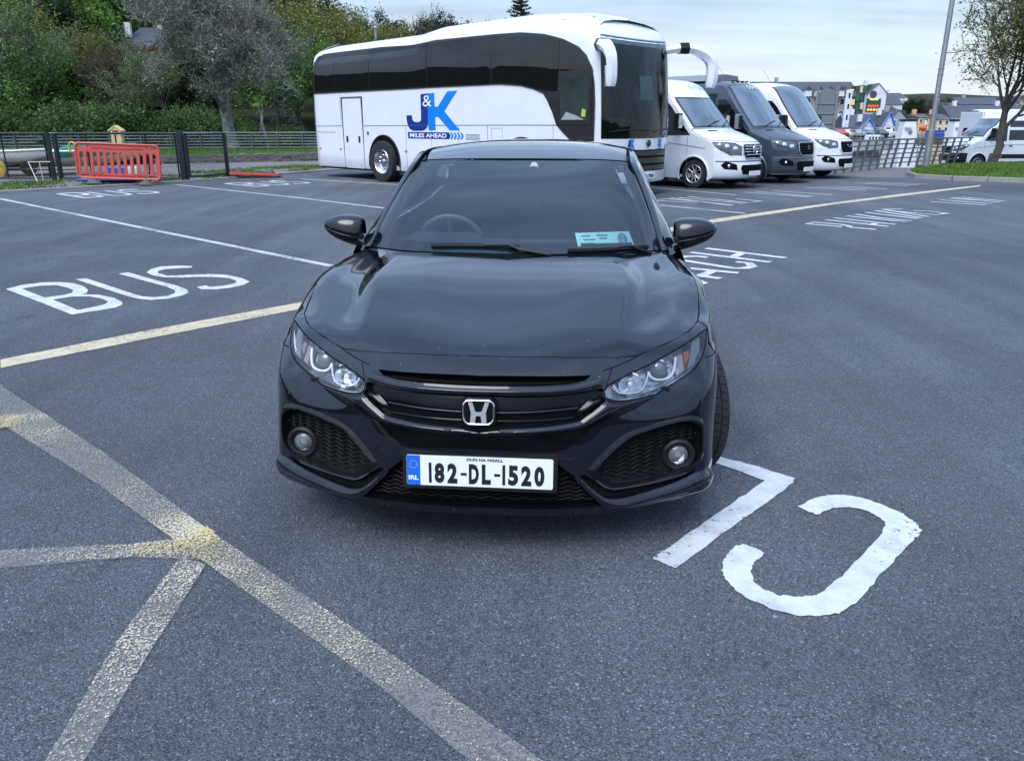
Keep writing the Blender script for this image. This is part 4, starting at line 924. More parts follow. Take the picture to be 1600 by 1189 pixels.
# tailgate glass, tail
tg = [(3.85, 1.30, .57), (4.1, 1.19, .60), (4.3, 1.08, .66), (4.36, 1.03, .70), (4.42, .95, .76), (4.47, .75, .84), (4.52, .55, .87), (4.50, .35, .87), (4.42, .2, .84)]
rings = [[(hv * f, u - .22 * abs(f) ** 4, w - (.05 if u < 4.1 else .02) * abs(f) ** 2.6) for f in np.linspace(-1, 1, 25)] for u, w, hv in tg]
mb = MB(); mb.loft(rings[:4]); mb.build('rear_glass', M_frit, car)
mb = MB(); mb.loft(rings[3:]); mb.build('tailgate', M_paint, car)
for sg in (1, -1):
    m_ = MB(); m_.loft([[(sg * x, y + .02, z) for x, y, z in r] for r in ([(.5, 4.47, .90), (.68, 4.42, .91), (.80, 4.28, .92)], [(.55, 4.50, .78), (.72, 4.43, .78), (.84, 4.28, .80)])]); m_.build('tail_light', M_red, car)
# pillars, sides
M_trim0 = simple('pillar_cloth', (.03, .035, .04), .8)
for sg in (1, -1):
    inner = [np.array(p) for p in ((.738, 1.47, .930), (.712, 1.60, 1.015), (.680, 1.76, 1.125), (.640, 1.93, 1.235), (.600, 2.07, 1.325), (.605, 2.3, 1.365), (.61, 2.65, 1.378), (.60, 3.0, 1.375), (.585, 3.35, 1.345), (.57, 3.65, 1.30), (.555, 3.85, 1.25))]
    mid = [p + np.array([.030, .005, -.001]) for p in inner]; outer = [p + np.array([.052, .035, -.030]) for p in inner]
    rr = [curve([np.array((sg * a[0], a[1], a[2])) for a in l], 40) for l in (inner, mid, outer)]
    mb = MB(); mb.loft(rr); mb.build('roof_rail', M_paint, car, ang=70)
    # dark gasket + bright drip edge beside the glass
    mb = MB(); mb.tube([p + np.array([-sg * .004, -.003, .002]) for p in rr[0]], .006, 6); mb.build('gasket', M_void, car)
    mb = MB(); mb.loft([[p + np.array([-sg * .045, .03, -.035]) for p in rr[0]], [p + np.array([-sg * .01, .012, -.012]) for p in rr[0]], [p + np.array([-sg * .012, .0, -.02]) for p in rr[2]], [p + np.array([-sg * .02, .0, -.06]) for p in rr[2]]]); mb.build('pillar_trim', M_trim0, car)
    # side glass between the rail and the belt line
    belt = curve([np.array((sg * a, u, w)) for a, u, w in ((.80, 1.50, .93), (.835, 1.9, .945), (.845, 2.5, .955), (.845, 3.1, .965), (.83, 3.6, .99), (.78, 4.0, 1.06), (.70, 4.25, 1.06))], 40)
    rail = rr[2]
    rings = [[belt[i] * (1 - f) + rail[i] * f + np.array([sg * .02 * math.sin(math.pi * f), 0, 0]) for i in range(41)] for f in np.linspace(0, 1, 6)]
    mb = MB(); mb.loft([[r[i] for i in range(0, 33)] for r in rings]); mb.build('side_window', M_frit, car)
    mb = MB(); mb.loft([[r[i] for i in range(32, 41)] for r in rings]); mb.build('rear_pillar', M_paint, car)
    # body side with wheel arches
    def sv(u, w):
        v = .862 + .045 * math.sin(min(max((w - .12) / .75, 0), 1) * math.pi * .62) ** .8
        if w > .78: v -= (w - .78) * .42
        if u > 3.9: v -= .25 * ((u - 3.9) / .6) ** 2
        return sg * (v + (0 if u > 1.6 else -.006))
    def beltw(u): return np.interp(u, [1.5, 1.9, 2.5, 3.1, 3.6, 4.0, 4.25, 4.4], [.93, .945, .955, .965, .99, 1.05, 1.03, .95])
    arch = lambda cx: [(cx + .365 * math.cos(a), .33 + .365 * math.sin(a)) for a in np.linspace(0, math.pi, 19)]
    pb = [(.56 + 0, .19)] if False else []
    out = [(1.285, .19)] + [(u, .18) for u in np.linspace(1.4, 3.2, 8)] + [(3.255, .19)] + arch(3.62)[::-1][0:] + [(3.985, .19), (4.3, .25), (4.40, .5), (4.40, .95)] + [(u, beltw(u)) for u in (4.25, 4.0, 3.6, 3.1, 2.5, 1.9, 1.56)] + [(1.53, .78), (1.3, .765), (1.1, .76), (.9, .735), (.66, .69), (.60, .60), (.575, .40)] + arch(.92)[::-1] 
    gp = np.array([(x, y) for x in np.arange(.6, 4.4, .09) for y in np.arange(.2, 1.05, .07)]); gp = gp[pip(gp, out)]; gp = gp[bdist(gp, out) > .03]
    v, _, f, _, _, _ = delaunay_2d_cdt([Vector(q) for q in out] + [Vector(q) for q in gp], [(i, (i + 1) % len(out)) for i in range(len(out))], [], 1, 1e-5)
    mb = MB(); mb.add([(sv(p[0], p[1]), p[0], p[1]) for p in v], [tuple(t) for t in f]); mb.build('body_side', M_paint, car, ang=60, recalc=False)
    for cx in (.92, 3.62):
        mb = MB(); A = [(cx + .365 * math.cos(a), .33 + .365 * math.sin(a)) for a in np.linspace(-.5, math.pi + .5, 27)]
        mb.loft([[(sv(x, max(y, .2)) * 1.0, x, y) for x, y in A], [(sg * .55, x, y) for x, y in A]]); mb.build('wheel_arch', M_void, car, recalc=False)
    for u in (1.62, 2.72, 3.55): 
        mb = MB(); mb.tube([(sv(u, w) * 1.0005, u + (.15 * (w - .5) if u > 3 else 0), w) for w in np.linspace(.3 if u < 3 else .7, beltw(u) - .005, 8)], .003, 4); mb.build('door_gap', M_void, car)
    for u in (2.45, 3.3): mb = MB(); mb.box((sv(u, .84) * 1.012, u, .84), (.03, .2, .028)); mb.build('door_handle', M_paint, car, bevel=.008)
    # mirror
    prof = [(.815, .935, 1.045, .05), (.822, .908, 1.058, .065), (.85, .912, 1.068, .076), (.90, .925, 1.072, .078), (.95, .945, 1.068, .070), (.99, .966, 1.056, .054), (1.015, .988, 1.043, .036), (1.024, 1.008, 1.033, .014)]
    up, lo, lo2 = [], [], []
    for v0, z0, z1, d in prof:
        zc = z0 + (z1 - z0) * .36; h1 = z1 - zc; h0 = zc - z0
        up.append([(sg * v0, 1.64 - d * math.cos(a) * (1 if math.cos(a) > 0 else .8), zc + h1 * math.sin(a) ** .7 if math.sin(a) > 0 else zc) for a in np.linspace(0, math.pi, 13)])
        lo.append([(sg * v0, 1.64 - d * .93 * math.cos(a), zc - .006 - h0 * max(0, math.sin(a)) ** .8) for a in np.linspace(0, math.pi, 13)])
    mi = thing('door_mirror', None, None); mi.parent = car
    mb = MB(); mb.loft([curve([up[i][k] for i in range(8)], 16) for k in range(13)]); mb.build('mirror_cap', M_paint, mi, ang=60)
    mb = MB(); mb.loft([curve([lo[i][k] for i in range(8)], 16) for k in range(13)]); mb.tube([(sg * v0, 1.64 - d * .98, z0 + (z1 - z0) * .30) for v0, z0, z1, d in prof], .006, 6); mb.build('mirror_base', M_gloss, mi, ang=60)
    mb = MB(); mb.loft([[(sg * .86, 1.58, .93), (sg * .86, 1.70, .93), (sg * .86, 1.70, .975), (sg * .86, 1.58, .975)], [(sg * .79, 1.56, .895), (sg * .79, 1.72, .90), (sg * .79, 1.72, .935), (sg * .79, 1.56, .93)]], closed=True, caps=True); mb.build('mirror_arm', M_gloss, mi, bevel=.006)
    mb = MB(); mb.loft([[(sg * .84, 1.71, .94), (sg * .99, 1.70, .98)], [(sg * .84, 1.715, 1.05), (sg * .99, 1.70, 1.045)]]); mb.build('mirror_glass', M_chrome, mi)
# cowl strip and wipers
mb = MB(); c0 = [p + np.array([0, -.045, -.012]) for p in b_]; mb.loft([c0, [p + np.array([0, .01, -.006]) for p in b_]]); mb.loft([[p + np.array([0, -.1, -.06]) for p in b_], c0]); mb.build('cowl', M_plastic, car)
def wiper(pts_blade, arm):
    w = MB(); w.tube([np.array(p) + (0, 0, .0) for p in pts_blade], .006, 6); o = w.build('wiper', M_plastic, car)
    w = MB(); w.tube(arm, [.010, .009, .006, .005], 6); w.build('wiper_arm', M_plastic, o)
    w = MB(); w.tube([np.array(p) + (0, -.004, .009) for p in pts_blade], .003, 5); w.build('wiper_spoiler', M_plastic, o)
def onws(x, f, d=.012):
    i = (x / .735 * .5 + .5) * 40
    b0 = min(range(41), key=lambda k: abs(wsp(k, f)[0] - x)); return wsp(b0, f) + np.array([0, -.5, .8]) * d
wiper([onws(x, .035 + .012 * math.sin((x + .38) * 6), .008) for x in np.linspace(-.37, .06, 9)], [(.20, 1.12, .955), onws(.05, .015, .014), onws(-.02, .045, .02), onws(-.12, .045, .014)])
wiper([onws(x, .012 + .03 * (x - .28), .008) for x in np.linspace(.30, .66, 8)], [(.68, 1.36, .93), onws(.6, .02, .014), onws(.55, .028, .02), onws(.48, .02, .014)])
# washer nozzles and plugs on the hood are too small to see; interior
M_trim = simple('cabin_trim', (.035, .045, .055), .7, var=.2); M_seat = simple('seat_cloth', (.045, .05, .06), .85, var=.2, bump=.2)
mb = MB(); dashp = [(1.16, .93), (1.30, .945), (1.5, .95), (1.7, .945), (1.86, .92), (1.9, .85), (1.86, .6), (1.8, .4)]
mb.loft([[(x, u + .30 * (abs(x) / .7) ** 3 * max(0, (1.9 - u) / .8), w + (.03 if (-.56 < x < -.22 and 1.6 < u < 1.9 and w > .8) else 0)) for u, w in dashp] for x in np.linspace(-.70, .70, 29)]); mb.build('dashboard', M_trim, car)
mb = MB(); c_ = np.array((-.39, 1.93, .885)); ax = nrm((0, -.5, .0)); Mq = Matrix.Rotation(R(-62), 3, 'X')
mb.tube([Vector(c_) + Mq @ Vector((.178 * math.cos(a), .178 * math.sin(a), 0)) for a in np.linspace(0, 2 * math.pi, 40)[:-1]], .014, 8, closed=True)
for a in (R(180), 0, R(270)): mb.tube([Vector(c_) + Mq @ Vector((.17 * math.cos(a), .17 * math.sin(a), 0)), Vector(c_)], .016, 6)
mb.lathe([(.0, .02), (.05, .015), (.06, -.01)], 16, Mq, c_); mb.build('steering_wheel', simple('wheel_leather', (.16, .17, .18), .5), car)
for sx in (-.38, .38):
    mb = MB(); mb.loft([[(sx + a * hw, u + .03 * (1 - a * a), w) for a in np.linspace(-1, 1, 9)] for hw, u, w in ((.24, 2.30, .55), (.26, 2.42, .75), (.26, 2.50, .95), (.22, 2.56, 1.10), (.18, 2.58, 1.14))]); mb.box((sx, 2.1, .5), (.5, .55, .14)); mb.build('front_seat', M_seat, car)
    mb = MB(); mb.box((sx, 2.58, 1.20), (.25, .09, .15)); mb.tube([(sx - .06, 2.58, 1.1), (sx - .06, 2.58, 1.18)], .007, 6); mb.tube([(sx + .06, 2.58, 1.1), (sx + .06, 2.58, 1.18)], .007, 6); mb.build('headrest', M_seat, car, bevel=.03)
mb = MB(); mb.box((0, 3.35, .8), (1.25, .15, .6)); mb.box((0, 2.6, .33), (1.5, 2.3, .05)); mb.box((0, 3.9, .9), (1.1, .9, .04)); mb.build('cabin_floor', M_trim, car)
mb = MB(); mb.box((0.0, 2.02, 1.235), (.22, .025, .06)); mb.build('rear_view_mirror', M_trim, car, bevel=.01)
mb = MB(); mb.box((0, 2.5, .2), (1.5, 3.2, .06)); mb.box((0, .62, .35), (1.3, .1, .5)); mb.build('underbody', M_void, car)
mb = MB(); mb.tube([(.10, 2.05, 1.20), (.085, 2.05, 1.12)], .002, 4); mb.lathe([(.0, -.045), (.016, -.02), (.018, .0), (.0, .025)], 10, None, (.085, 2.05, 1.09)); mb.build('hanging_charm', simple('charm', (.2, .23, .26), .5), car)
for p0, p1 in (((-.12, .36), (.02, .36)),): pass
# wheels
def make_wheel(R0, W0, rr_, nsp, parent, loc, yaw, name='wheel', tread=True, rimmat=M_silver, tn=58, dbl=True, disc=False):
    w = thing(name, None, None); w.parent = parent; w.location = loc; w.rotation_euler = (0, 0, yaw)
    Mq = Matrix.Rotation(R(90), 3, 'Y')     # axle along local X
    h = W0 / 2
    mb = MB(); mb.lathe([(rr_, -h * .8), (rr_ + .02, -h * .97), (R0 - .05, -h), (R0 - .012, -h * .93), (R0 - .006, -h * .8), (R0 - .006, h * .8), (R0 - .012, h * .93), (R0 - .05, h), (rr_ + .02, h * .97), (rr_, h * .8)], 48, Mq); mb.build('tyre', M_rubber, w)
    if tread:
        mb = MB()
        for row, (x0, x1) in enumerate(((-.95, -.62), (-.56, -.22), (-.17, .17), (.22, .56), (.62, .95))):
            for k in range(tn):
                a0 = 2 * math.pi * (k + (.5 if row % 2 else 0)) / tn; a1 = a0 + 2 * math.pi / tn * .86; sk = .02 * (1 if row > 2 else -1 if row < 2 else 0)
                rr2 = [R0 - .008 if abs(x) > .9 else R0 for x in (x0, x1)]
                P4 = []
                for (x, a, r) in ((x0, a0, rr2[0]), (x1, a0 + sk, rr2[1]), (x1, a1 + sk, rr2[1]), (x0, a1, rr2[0])): P4.append((x * h, r * math.cos(a), r * math.sin(a)))
                Q4 = [(x, y * (1 - .009 / R0), z * (1 - .009 / R0)) for x, y, z in P4]
                mb.add(P4 + Q4, [(0, 1, 2, 3), (0, 1, 5, 4), (1, 2, 6, 5), (2, 3, 7, 6), (3, 0, 4, 7)])
        mb.build('tread', M_rubber, w, smooth=False)['kind'] = 'stuff'
    for sd in (1,):
        mb = MB(); mb.lathe([(rr_ + .008, sd * h * .9), (rr_, sd * h * .95), (rr_ - .012, sd * h * .85), (rr_ - .02, sd * h * .2), (rr_ - .02, -h * .8)], 40, Mq)
        for k in range(nsp):
            a = 2 * math.pi * k / nsp
            for da in ((-.09, .09) if dbl else (0,)):
                p0 = (sd * h * .55, .045 * math.cos(a), .045 * math.sin(a)); p1 = (sd * h * .72, (rr_ - .008) * math.cos(a + da), (rr_ - .008) * math.sin(a + da)); mb.tube([p0, p1], [.024, .017], 6, flat=.6)
        if disc:
            mb.lathe([(rr_ - .005, sd * h * .88), (rr_ - .03, sd * h * .2), (rr_ * .72, sd * h * .05), (rr_ * .66, sd * h * .35), (rr_ * .42, sd * h * .42), (.0, sd * h * .42)], 40, Mq)
            for k in range(10): a = k * math.pi / 5; mb.tube([(sd * h * .4, rr_ * .56 * math.cos(a), rr_ * .56 * math.sin(a)), (sd * h * .6, rr_ * .56 * math.cos(a), rr_ * .56 * math.sin(a))], .016, 6)
        mb.lathe([(.0, sd * h * .66), (.035, sd * h * .64), (.055, sd * h * .55), (.06, sd * h * .3)], 20, Mq); mb.build('rim', rimmat, w)
        mb = MB(); mb.lathe([(rr_ - .03, h * (-.1 if disc else .1)), (.0, h * (-.1 if disc else .1))], 30, Mq); mb.build('brake', M_void, w)
    return w
# tyre ends look along +X: right-hand wheels face +X, left-hand ones are turned round
for sg in (1, -1):
    base_yaw = 0 if sg > 0 else math.pi
    make_wheel(.325, .235, .225, 5, car, (sg * .775, .92, .325), base_yaw + R(19), 'front_wheel')
    make_wheel(.325, .235, .225, 5, car, (sg * .775, 3.62, .325), base_yaw, 'rear_wheel', tread=False)

# ------------------------------------------------------------ coach
OC = Vector((-3.49, 22.23, 0)); RZ = R(-45)
coach = thing('coach', 'large white touring coach with dark windows and blue J&K lettering on its side', 'coach', OC, RZ)
def ztop(X): return float(np.interp(X, [-3.6, -3.45, -3.2, -2.6, 1.3, 2.2, 5.2, 6.3, 7.0, 7.6, 8.2], [3.48, 3.58, 3.66, 3.70, 3.74, 3.86, 3.88, 3.78, 3.64, 3.44, 3.1]))
ZL = [.30, .34, .7, 1.2, 1.25, 1.9, 2.35, 2.8, 3.1, 3.3, 3.42, 3.52, 3.6, 3.645, 3.67]
IN = [.03, .0, 0, 0, 0, .006, .012, .020, .032, .055, .11, .22, .42, .75, 1.2]
def cper():
    P = [(x, 0) for x in np.linspace(-3.35, 7.2, 44)] + [(7.34, .02), (7.47, .08), (7.57, .2), (7.66, .42), (7.74, .75), (7.79, 1.05), (7.80, 1.275)]
    far = [(x, 2.55 - y) for x, y in P[::-1]][1:]
    rear = [(-3.47, 2.50), (-3.55, 2.38), (-3.6, 2.1), (-3.62, 1.275), (-3.6, .45), (-3.55, .17), (-3.47, .05)]
    return P + far + rear
CPER = [np.array(p) for p in cper()]
def cnorm(i):
    n = len(CPER); t = nrm(CPER[(i + 1) % n] - CPER[i - 1]); return np.array([t[1], -t[0]])
def cpt(i, z, off=0.0):
    """point of the coach skin above perimeter point i at nominal height z"""
    p = CPER[i]; nn = cnorm(i); ins = float(np.interp(z, ZL, IN)); fr = max(0, min(1, (p[0] - 7.2) / .6)); ra = fr * .16 * max(0, z - 1.25) ** 1.3 * .55
    q = p - nn * (ins - off); X = q[0] - ra
    rearin = max(0, min(1, (-3.3 - p[0]) / .3)) * .25 * max(0, (z - 1.9) / 1.8) ** 2; X += rearin
    q1 = 1.275 + (q[1] - 1.275) * (1 if ins < 1.1 else .3)
    zz = z if z < 2.3 else 2.3 + (z - 2.3) * (ztop(X) - 2.3) / (3.67 - 2.3)
    return np.array([X, q1, zz])
NP = len(CPER)
mb = MB(); mb.loft([[cpt(i, z) for i in range(NP)] for z in ZL], closed=True)
top = [cpt(i, 3.67) for i in range(NP)]
mb.add(top + [np.array([p[0], 1.275, ztop(p[0]) + .02]) for p in top], [(i, (i + 1) % NP, NP + (i + 1) % NP, NP + i) for i in range(NP)])
cb = mb.build('body', M_wp, coach, ang=40)
M_cglass = glassy('coach_dark_glass', (.006, .006, .008), .04, .008, (.3, .3, .3), 1.75)
M_cglass2 = glassy('coach_windscreen_glass', (.004, .009, .009), .85, .010, (.7, .85, .84), 1.6)
M_cdark = simple('coach_dark_trim', (.022, .02, .022), .22, spec=.6, coat=.3)
def cs(x, z, off=.0, near=True):
    ins = float(np.interp(z, ZL, IN)); y = ins - off
    return (x, y if near else 2.55 - y, z if z < 2.3 else 2.3 + (z - 2.3) * (ztop(x) - 2.3) / (3.67 - 2.3))
def inv_z(x, z):
    return z if z < 2.3 else 2.3 + (z - 2.3) * (3.67 - 2.3) / (ztop(x) - 2.3)
def spatch(mb, poly, off, step=.25, near=True, thick=.0):
    """a patch on the coach flank from an outline of true (x, z)"""
    poly = [(float(x), float(inv_z(x, z))) for x, z in poly]; poly = dens(poly, step)
    p = np.array(poly); g = np.array([(x, y) for x in np.arange(p[:, 0].min(), p[:, 0].max(), step) for y in np.arange(p[:, 1].min(), p[:, 1].max(), step)])
    if len(g): g = g[pip(g, poly)]
    if len(g): g = g[bdist(g, poly) > step * .4]
    v, _, f, _, _, _ = delaunay_2d_cdt([Vector(q) for q in poly] + [Vector(q) for q in g], [(i, (i + 1) % len(poly)) for i in range(len(poly))], [], 1, 1e-5)
    mb.add([cs(q[0], q[1], off, near) for q in v], [tuple(t) for t in f])
    n = len(poly); A = [cs(*q, off, near) for q in poly]; B = [cs(*q, -.01, near) for q in poly]; mb.add(A + B, [(i, (i + 1) % n, n + (i + 1) % n, n + i) for i in range(n)])
band_top = [(-3.33, 2.95), (-3.27, 3.2), (-3.1, 3.36), (-2.8, 3.42), (-2.2, 3.43), (0, 3.44), (2, 3.44), (4.35, 3.44), (5.15, 3.42), (5.85, 3.34), (6.43, 3.20), (6.85, 3.03), (7.08, 2.85), (7.24, 2.6), (7.31, 2.3), (7.34, 1.93), (7.35, 1.0)]
band_bot = [(6.9, 1.02), (6.72, 1.18), (6.48, 1.35), (6.3, 1.5), (6.18, 1.75), (6.02, 2.0), (5.9, 2.14), (5.6, 2.24), (5.2, 2.32), (4.52, 2.37), (2, 2.37), (-3.36, 2.35)]
for near in (True, False):
    mb = MB(); spatch(mb, band_top + band_bot, .020, .22, near); mb.build('window_surround', M_cdark, coach, ang=50)
seams = [-3.30, -2.2, -.52, 1.93, 4.27, 6.35]
def bt(x): return np.interp(x, [p[0] for p in band_top[:14]], [p[1] for p in band_top[:14]])
for near in (True, False):
    for a, b in zip(seams[:-1], seams[1:]):
        tp_ = [(x, bt(x) - .035) for x in np.linspace(a + .015, b - .015, 9)]; tp_[0] = (tp_[0][0], min(tp_[0][1], 3.2 if a < -3 else 9))
        lo_ = [(x, (2.40 if x < 4.6 else np.interp(x, [4.6, 5.2, 5.9, 6.4], [2.40, 2.36, 2.2, 2.18]))) for x in np.linspace(b - .015, a + .015, 6)]
        mb = MB(); spatch(mb, tp_ + lo_, .028, .3, near); mb.build('window', M_cglass, coach, ang=60)
    mb = MB(); spatch(mb, [(6.38, 2.58)] + [(x, bt(x) - .03) for x in np.linspace(6.38, 7.1, 6)] + [(7.2, 2.58)], .028, .2, near); mb.build('window', M_cglass, coach)
# driver's window: paler glass in a black frame, standing a little proud
mb = MB(); spatch(mb, [(6.34, 1.50), (7.28, 1.50), (7.26, 2.55), (6.34, 2.55)], .036, .3); dw = mb.build('driver_window_frame', M_cdark, coach, smooth=False)
mb = MB(); spatch(mb, [(6.42, 1.58), (7.20, 1.58), (7.18, 2.47), (6.42, 2.47)], .042, .3); mb.build('driver_window', simple('driver_glass', (.035, .05, .052), .05, spec=.7, coat=.8, var=.4, scale=1.5), dw)
mb = MB(); mb.add([cs(x, z, .047) for x, z in ((6.46, 1.60), (7.1, 1.60), (6.9, 1.68), (6.6, 1.76))], [(0, 1, 2, 3)]); mb.build('dash_edge', simple('pale_sill', (.3, .33, .34), .5), dw)
mb = MB(); mb.add([cs(x, z, .048) for x, z in ((7.02, 1.66), (7.14, 1.66), (7.14, 1.8), (7.04, 1.82))], [(0, 1, 2, 3)]); mb.build('yellow_vest', simple('hi_vis', (.35, .5, .08), .7), dw)
# panel lines on the flank
def pline(pts, w=.014, off=.003, mat=None, nm='panel_line'):
    mb = MB(); mb.tube([cs(x, inv_z(x, z), off) for x, z in pts], w / 2, 5, flat=1); return mb
mb = MB()
M_line = simple('panel_line_grey', (.10, .11, .13), .6)  # plain grey of the joint lines between panels
for pts, w in (([(-3.38, 1.45), (-2.0, 1.46)], .015), ([(-.92, 1.46), (2, 1.48), (5, 1.49), (6.3, 1.49)], .016), ([(-3.38, 2.34), (-3.42, 1.45)], .012), ([(-3.40, 1.28), (-2.35, 1.28)], .012), ([(-2.03, 1.46), (-2.03, 2.34)], .010), ([(1.0, 1.46), (.98, .8), (1.02, .35)], .014), ([(4.12, 1.48), (4.12, .35)], .014), ([(6.2, 1.48), (6.22, .35)], .012), ([(-3.3, .4), (-3.3, 1.2)], .010),
               ([(4.25, 1.12), (4.25, 1.42), (4.62, 1.42), (4.62, 1.12), (4.25, 1.12)], .009)):
    mb.tube([cs(x, inv_z(x, z), .001) for x, z in pts], w / 2, 5)
for x0_ in (2.05, 3.1): mb.tube([cs(x0_, .35, .001), cs(x0_, 1.46, .001)], .006, 5)
for k in range(5): mb.tube([cs(3.35, 1.15 + k * .03, .001), cs(3.85, 1.15 + k * .03, .001)], .006, 4)
mb.build('panel_line', M_line, coach)
# toilet/side door with dark gaskets
mb = MB(); spatch(mb, [(-1.90, .31), (-1.0, .31), (-1.0, 2.17), (-1.90, 2.17)], .012, .5); dr = mb.build('side_door', M_wp, coach, smooth=False)
mb = MB()
for pts in ([(-1.93, .30), (-1.94, 2.22), (-.95, 2.22), (-.95, .30)],): mb.tube([cs(x, z, .006) for x, z in pts], .028, 6)
mb.build('door_gasket', M_rubber, dr)
for x_ in (-1.72, -1.12): mb = MB(); mb.box(cs(x_, 1.10, .02), (.07, .03, .17)); mb.build('door_handle', M_plastic, dr, bevel=.01)
mb = MB(); mb.lathe([(.055, .0), (.045, .014), (.0, .018)], 18, Matrix.Rotation(R(90), 3, 'X'), cs(-.72, 1.27, .0)); mb.build('filler_cap', simple('filler_brown', (.18, .12, .09), .5), coach)
for x_, z_ in ((-3.21, .82), (-2.11, .82), (.98, .83), (4.3, .85)): mb = MB(); mb.box(cs(x_, z_, .008), (.10, .02, .045)); mb.build('marker_lamp', simple('marker_orange', (.65, .2, .08), .3, coat=.5), coach, bevel=.006)
# wheels and arches
for x_, near in ((0, True), (5.25, True), (0, False), (5.25, False)):
    A = [(x_ + .70 * math.cos(a), .50 + .72 * math.sin(a)) for a in np.linspace(-.28, math.pi + .28, 25)]
    mb = MB(); spatch(mb, A, .007, .2, near); mb.build('wheel_arch', M_void, coach, smooth=False)
    mb = MB(); rim_ = A; mb.tube([cs(x, z, .010, near) for x, z in rim_], .022, 6); mb.build('arch_lip', M_rubber, coach)
    if near or True:
        y_ = .02 if near else 2.53
        w = make_wheel(.54, .30, .32, 0, coach, (x_ + .02, y_ + (.15 if near else -.15) - (.16 if near else -.16), .54), R(-90) if near else R(90), 'wheel', tread=False, rimmat=simple('polished_steel', (.62, .63, .65), .22, 1, var=.15), dbl=False, disc=True)
# underside
mb = MB(); mb.box((2.1, 1.275, .3), (11, 2.3, .1)); mb.build('underbody', M_void, coach)
# lettering J & K: navy J, light blue K, banner with chevrons
M_navy = simple('decal_navy', (.004, .03, .24), .3, coat=.4, var=.02); M_lblue = simple('decal_blue', (.0, .21, .72), .3, coat=.4, var=.02); M_wdec = simple('decal_white', (.75, .8, .88), .35, var=.02)
def dec(polys, mat, off, parent, name='lettering'):
    mb = MB()
    for pl_ in polys: mb.sheet([pl_] if not isinstance(pl_[0][0], tuple) else pl_, lambda a, b: cs(a, b, off))
    return mb.build(name, mat, parent, smooth=False, recalc=False)
def lg(x, y):
    """crop grid of the side lettering -> flank metres"""
    return (1.04 + (x - 345) / 900 * 2.23, 1.155 + (885 - y) / 730 * 1.13)
J = chaik([lg(*p) for p in [(590, 190), (700, 185), (700, 640), (680, 710), (640, 750), (590, 762), (450, 762), (400, 735), (365, 685), (350, 600), (345, 518), (435, 516), (440, 560), (452, 600), (480, 622), (540, 625), (580, 610), (590, 580)]], 1)
J = [lg(*p) for p in [(590, 190), (705, 185), (700, 640), (685, 705), (645, 748), (590, 762), (450, 762), (400, 735), (367, 685), (350, 600), (345, 518), (438, 516), (440, 560), (455, 605), (485, 625), (545, 625), (580, 610), (590, 575)]]
K = [lg(*p) for p in [(705, 185), (808, 180), (812, 390), (862, 390), (1012, 165), (1160, 160), (962, 460), (1192, 748), (1040, 752), (865, 545), (815, 545), (820, 752), (710, 752), (700, 640)]]
jb = dec([J], M_navy, .006, coach); dec([K], M_lblue, .006, coach)
v, f = text_mesh('&', 1, .0); xs_ = [p[0] for p in v]; ys_ = [p[1] for p in v]; a0 = lg(622, 385); a1 = lg(765, 212)
mb = MB(); mb.add([cs(a0[0] + (p[0] - min(xs_)) / (max(xs_) - min(xs_)) * (a1[0] - a0[0]), a0[1] + (p[1] - min(ys_)) / (max(ys_) - min(ys_)) * (a1[1] - a0[1]), .009) for p in v], f); mb.build('ampersand', M_wdec, coach, smooth=False, recalc=False)
dec([[lg(*p) for p in [(360, 782), (1025, 782), (1055, 832), (1025, 885), (365, 885)]]], M_navy, .006, coach, 'banner')
for k in range(4):
    x0 = 1045 + k * 50; dec([[lg(*p) for p in [(x0, 785), (x0 + 27, 785), (x0 + 55, 832), (x0 + 27, 885), (x0, 885), (x0 + 28, 832)]]], M_lblue, .006, coach, 'chevron')
c_ = lg(695, 834); put_text('slogan', 'MILES AHEAD', .128 * .82, M_wdec, lambda a, b: cs(c_[0] + a, c_[1] + b, .010), coach, off=.003, width=1.47)
# front: windscreen wraps round the nose, black below, white fascia, chrome grille
def fp(i0, i1, z0, z1, off, nz=8):
    idx = range(i0, i1 + 1); return [[cpt(i, z, off) for i in idx] for z in np.linspace(z0, z1, nz)]
iA = 45; iB = 45 + 2 * (50 - 45)
iA = 45; mid_ = 50; iB = 2 * mid_ - iA
mb = MB(); mb.loft(fp(iA, iB, 1.24, 3.36, .010, 16)); mb.build('windscreen', M_cglass2, coach, ang=60)
mb = MB(); mb.loft(fp(iA, iB, 1.22, 1.62, .004, 3)); mb.build('windscreen_lower_band', simple('coach_black_band', (.008, .012, .014), .1, coat=.4), coach, ang=60)
# what shows through: dark cab with dash, sun blind, a lit far window
mb = MB(); mb.loft(fp(iA, iB, 1.26, 3.33, .003, 12)); mb.build('cab_interior', simple('cab_dark', (.006, .012, .013), .7, var=.7, scale=1.6), coach, ang=60)
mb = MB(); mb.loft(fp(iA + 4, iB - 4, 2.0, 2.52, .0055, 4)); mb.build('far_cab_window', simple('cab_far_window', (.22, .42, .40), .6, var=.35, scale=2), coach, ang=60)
mb = MB(); mb.loft(fp(iA + 3, iA + 4, 1.4, 2.9, .0065, 4)); mb.loft(fp(iB - 3, iB - 2, 2.1, 2.98, .0065, 4)); mb.build('cab_pillar', M_void, coach)
for i_, z0 in ((iA + 1, 1.36), (iA + 6, 1.36)):
    mb = MB(); mb.tube([cpt(i_, z0, .03), cpt(i_ + 2, z0 + .05, .035), cpt(i_ + 4, z0 + .02, .03)], .012, 5); mb.build('wiper', M_plastic, coach)
M_cgr = simple('dark_chrome', (.10, .10, .105), .25, .9, var=.1)
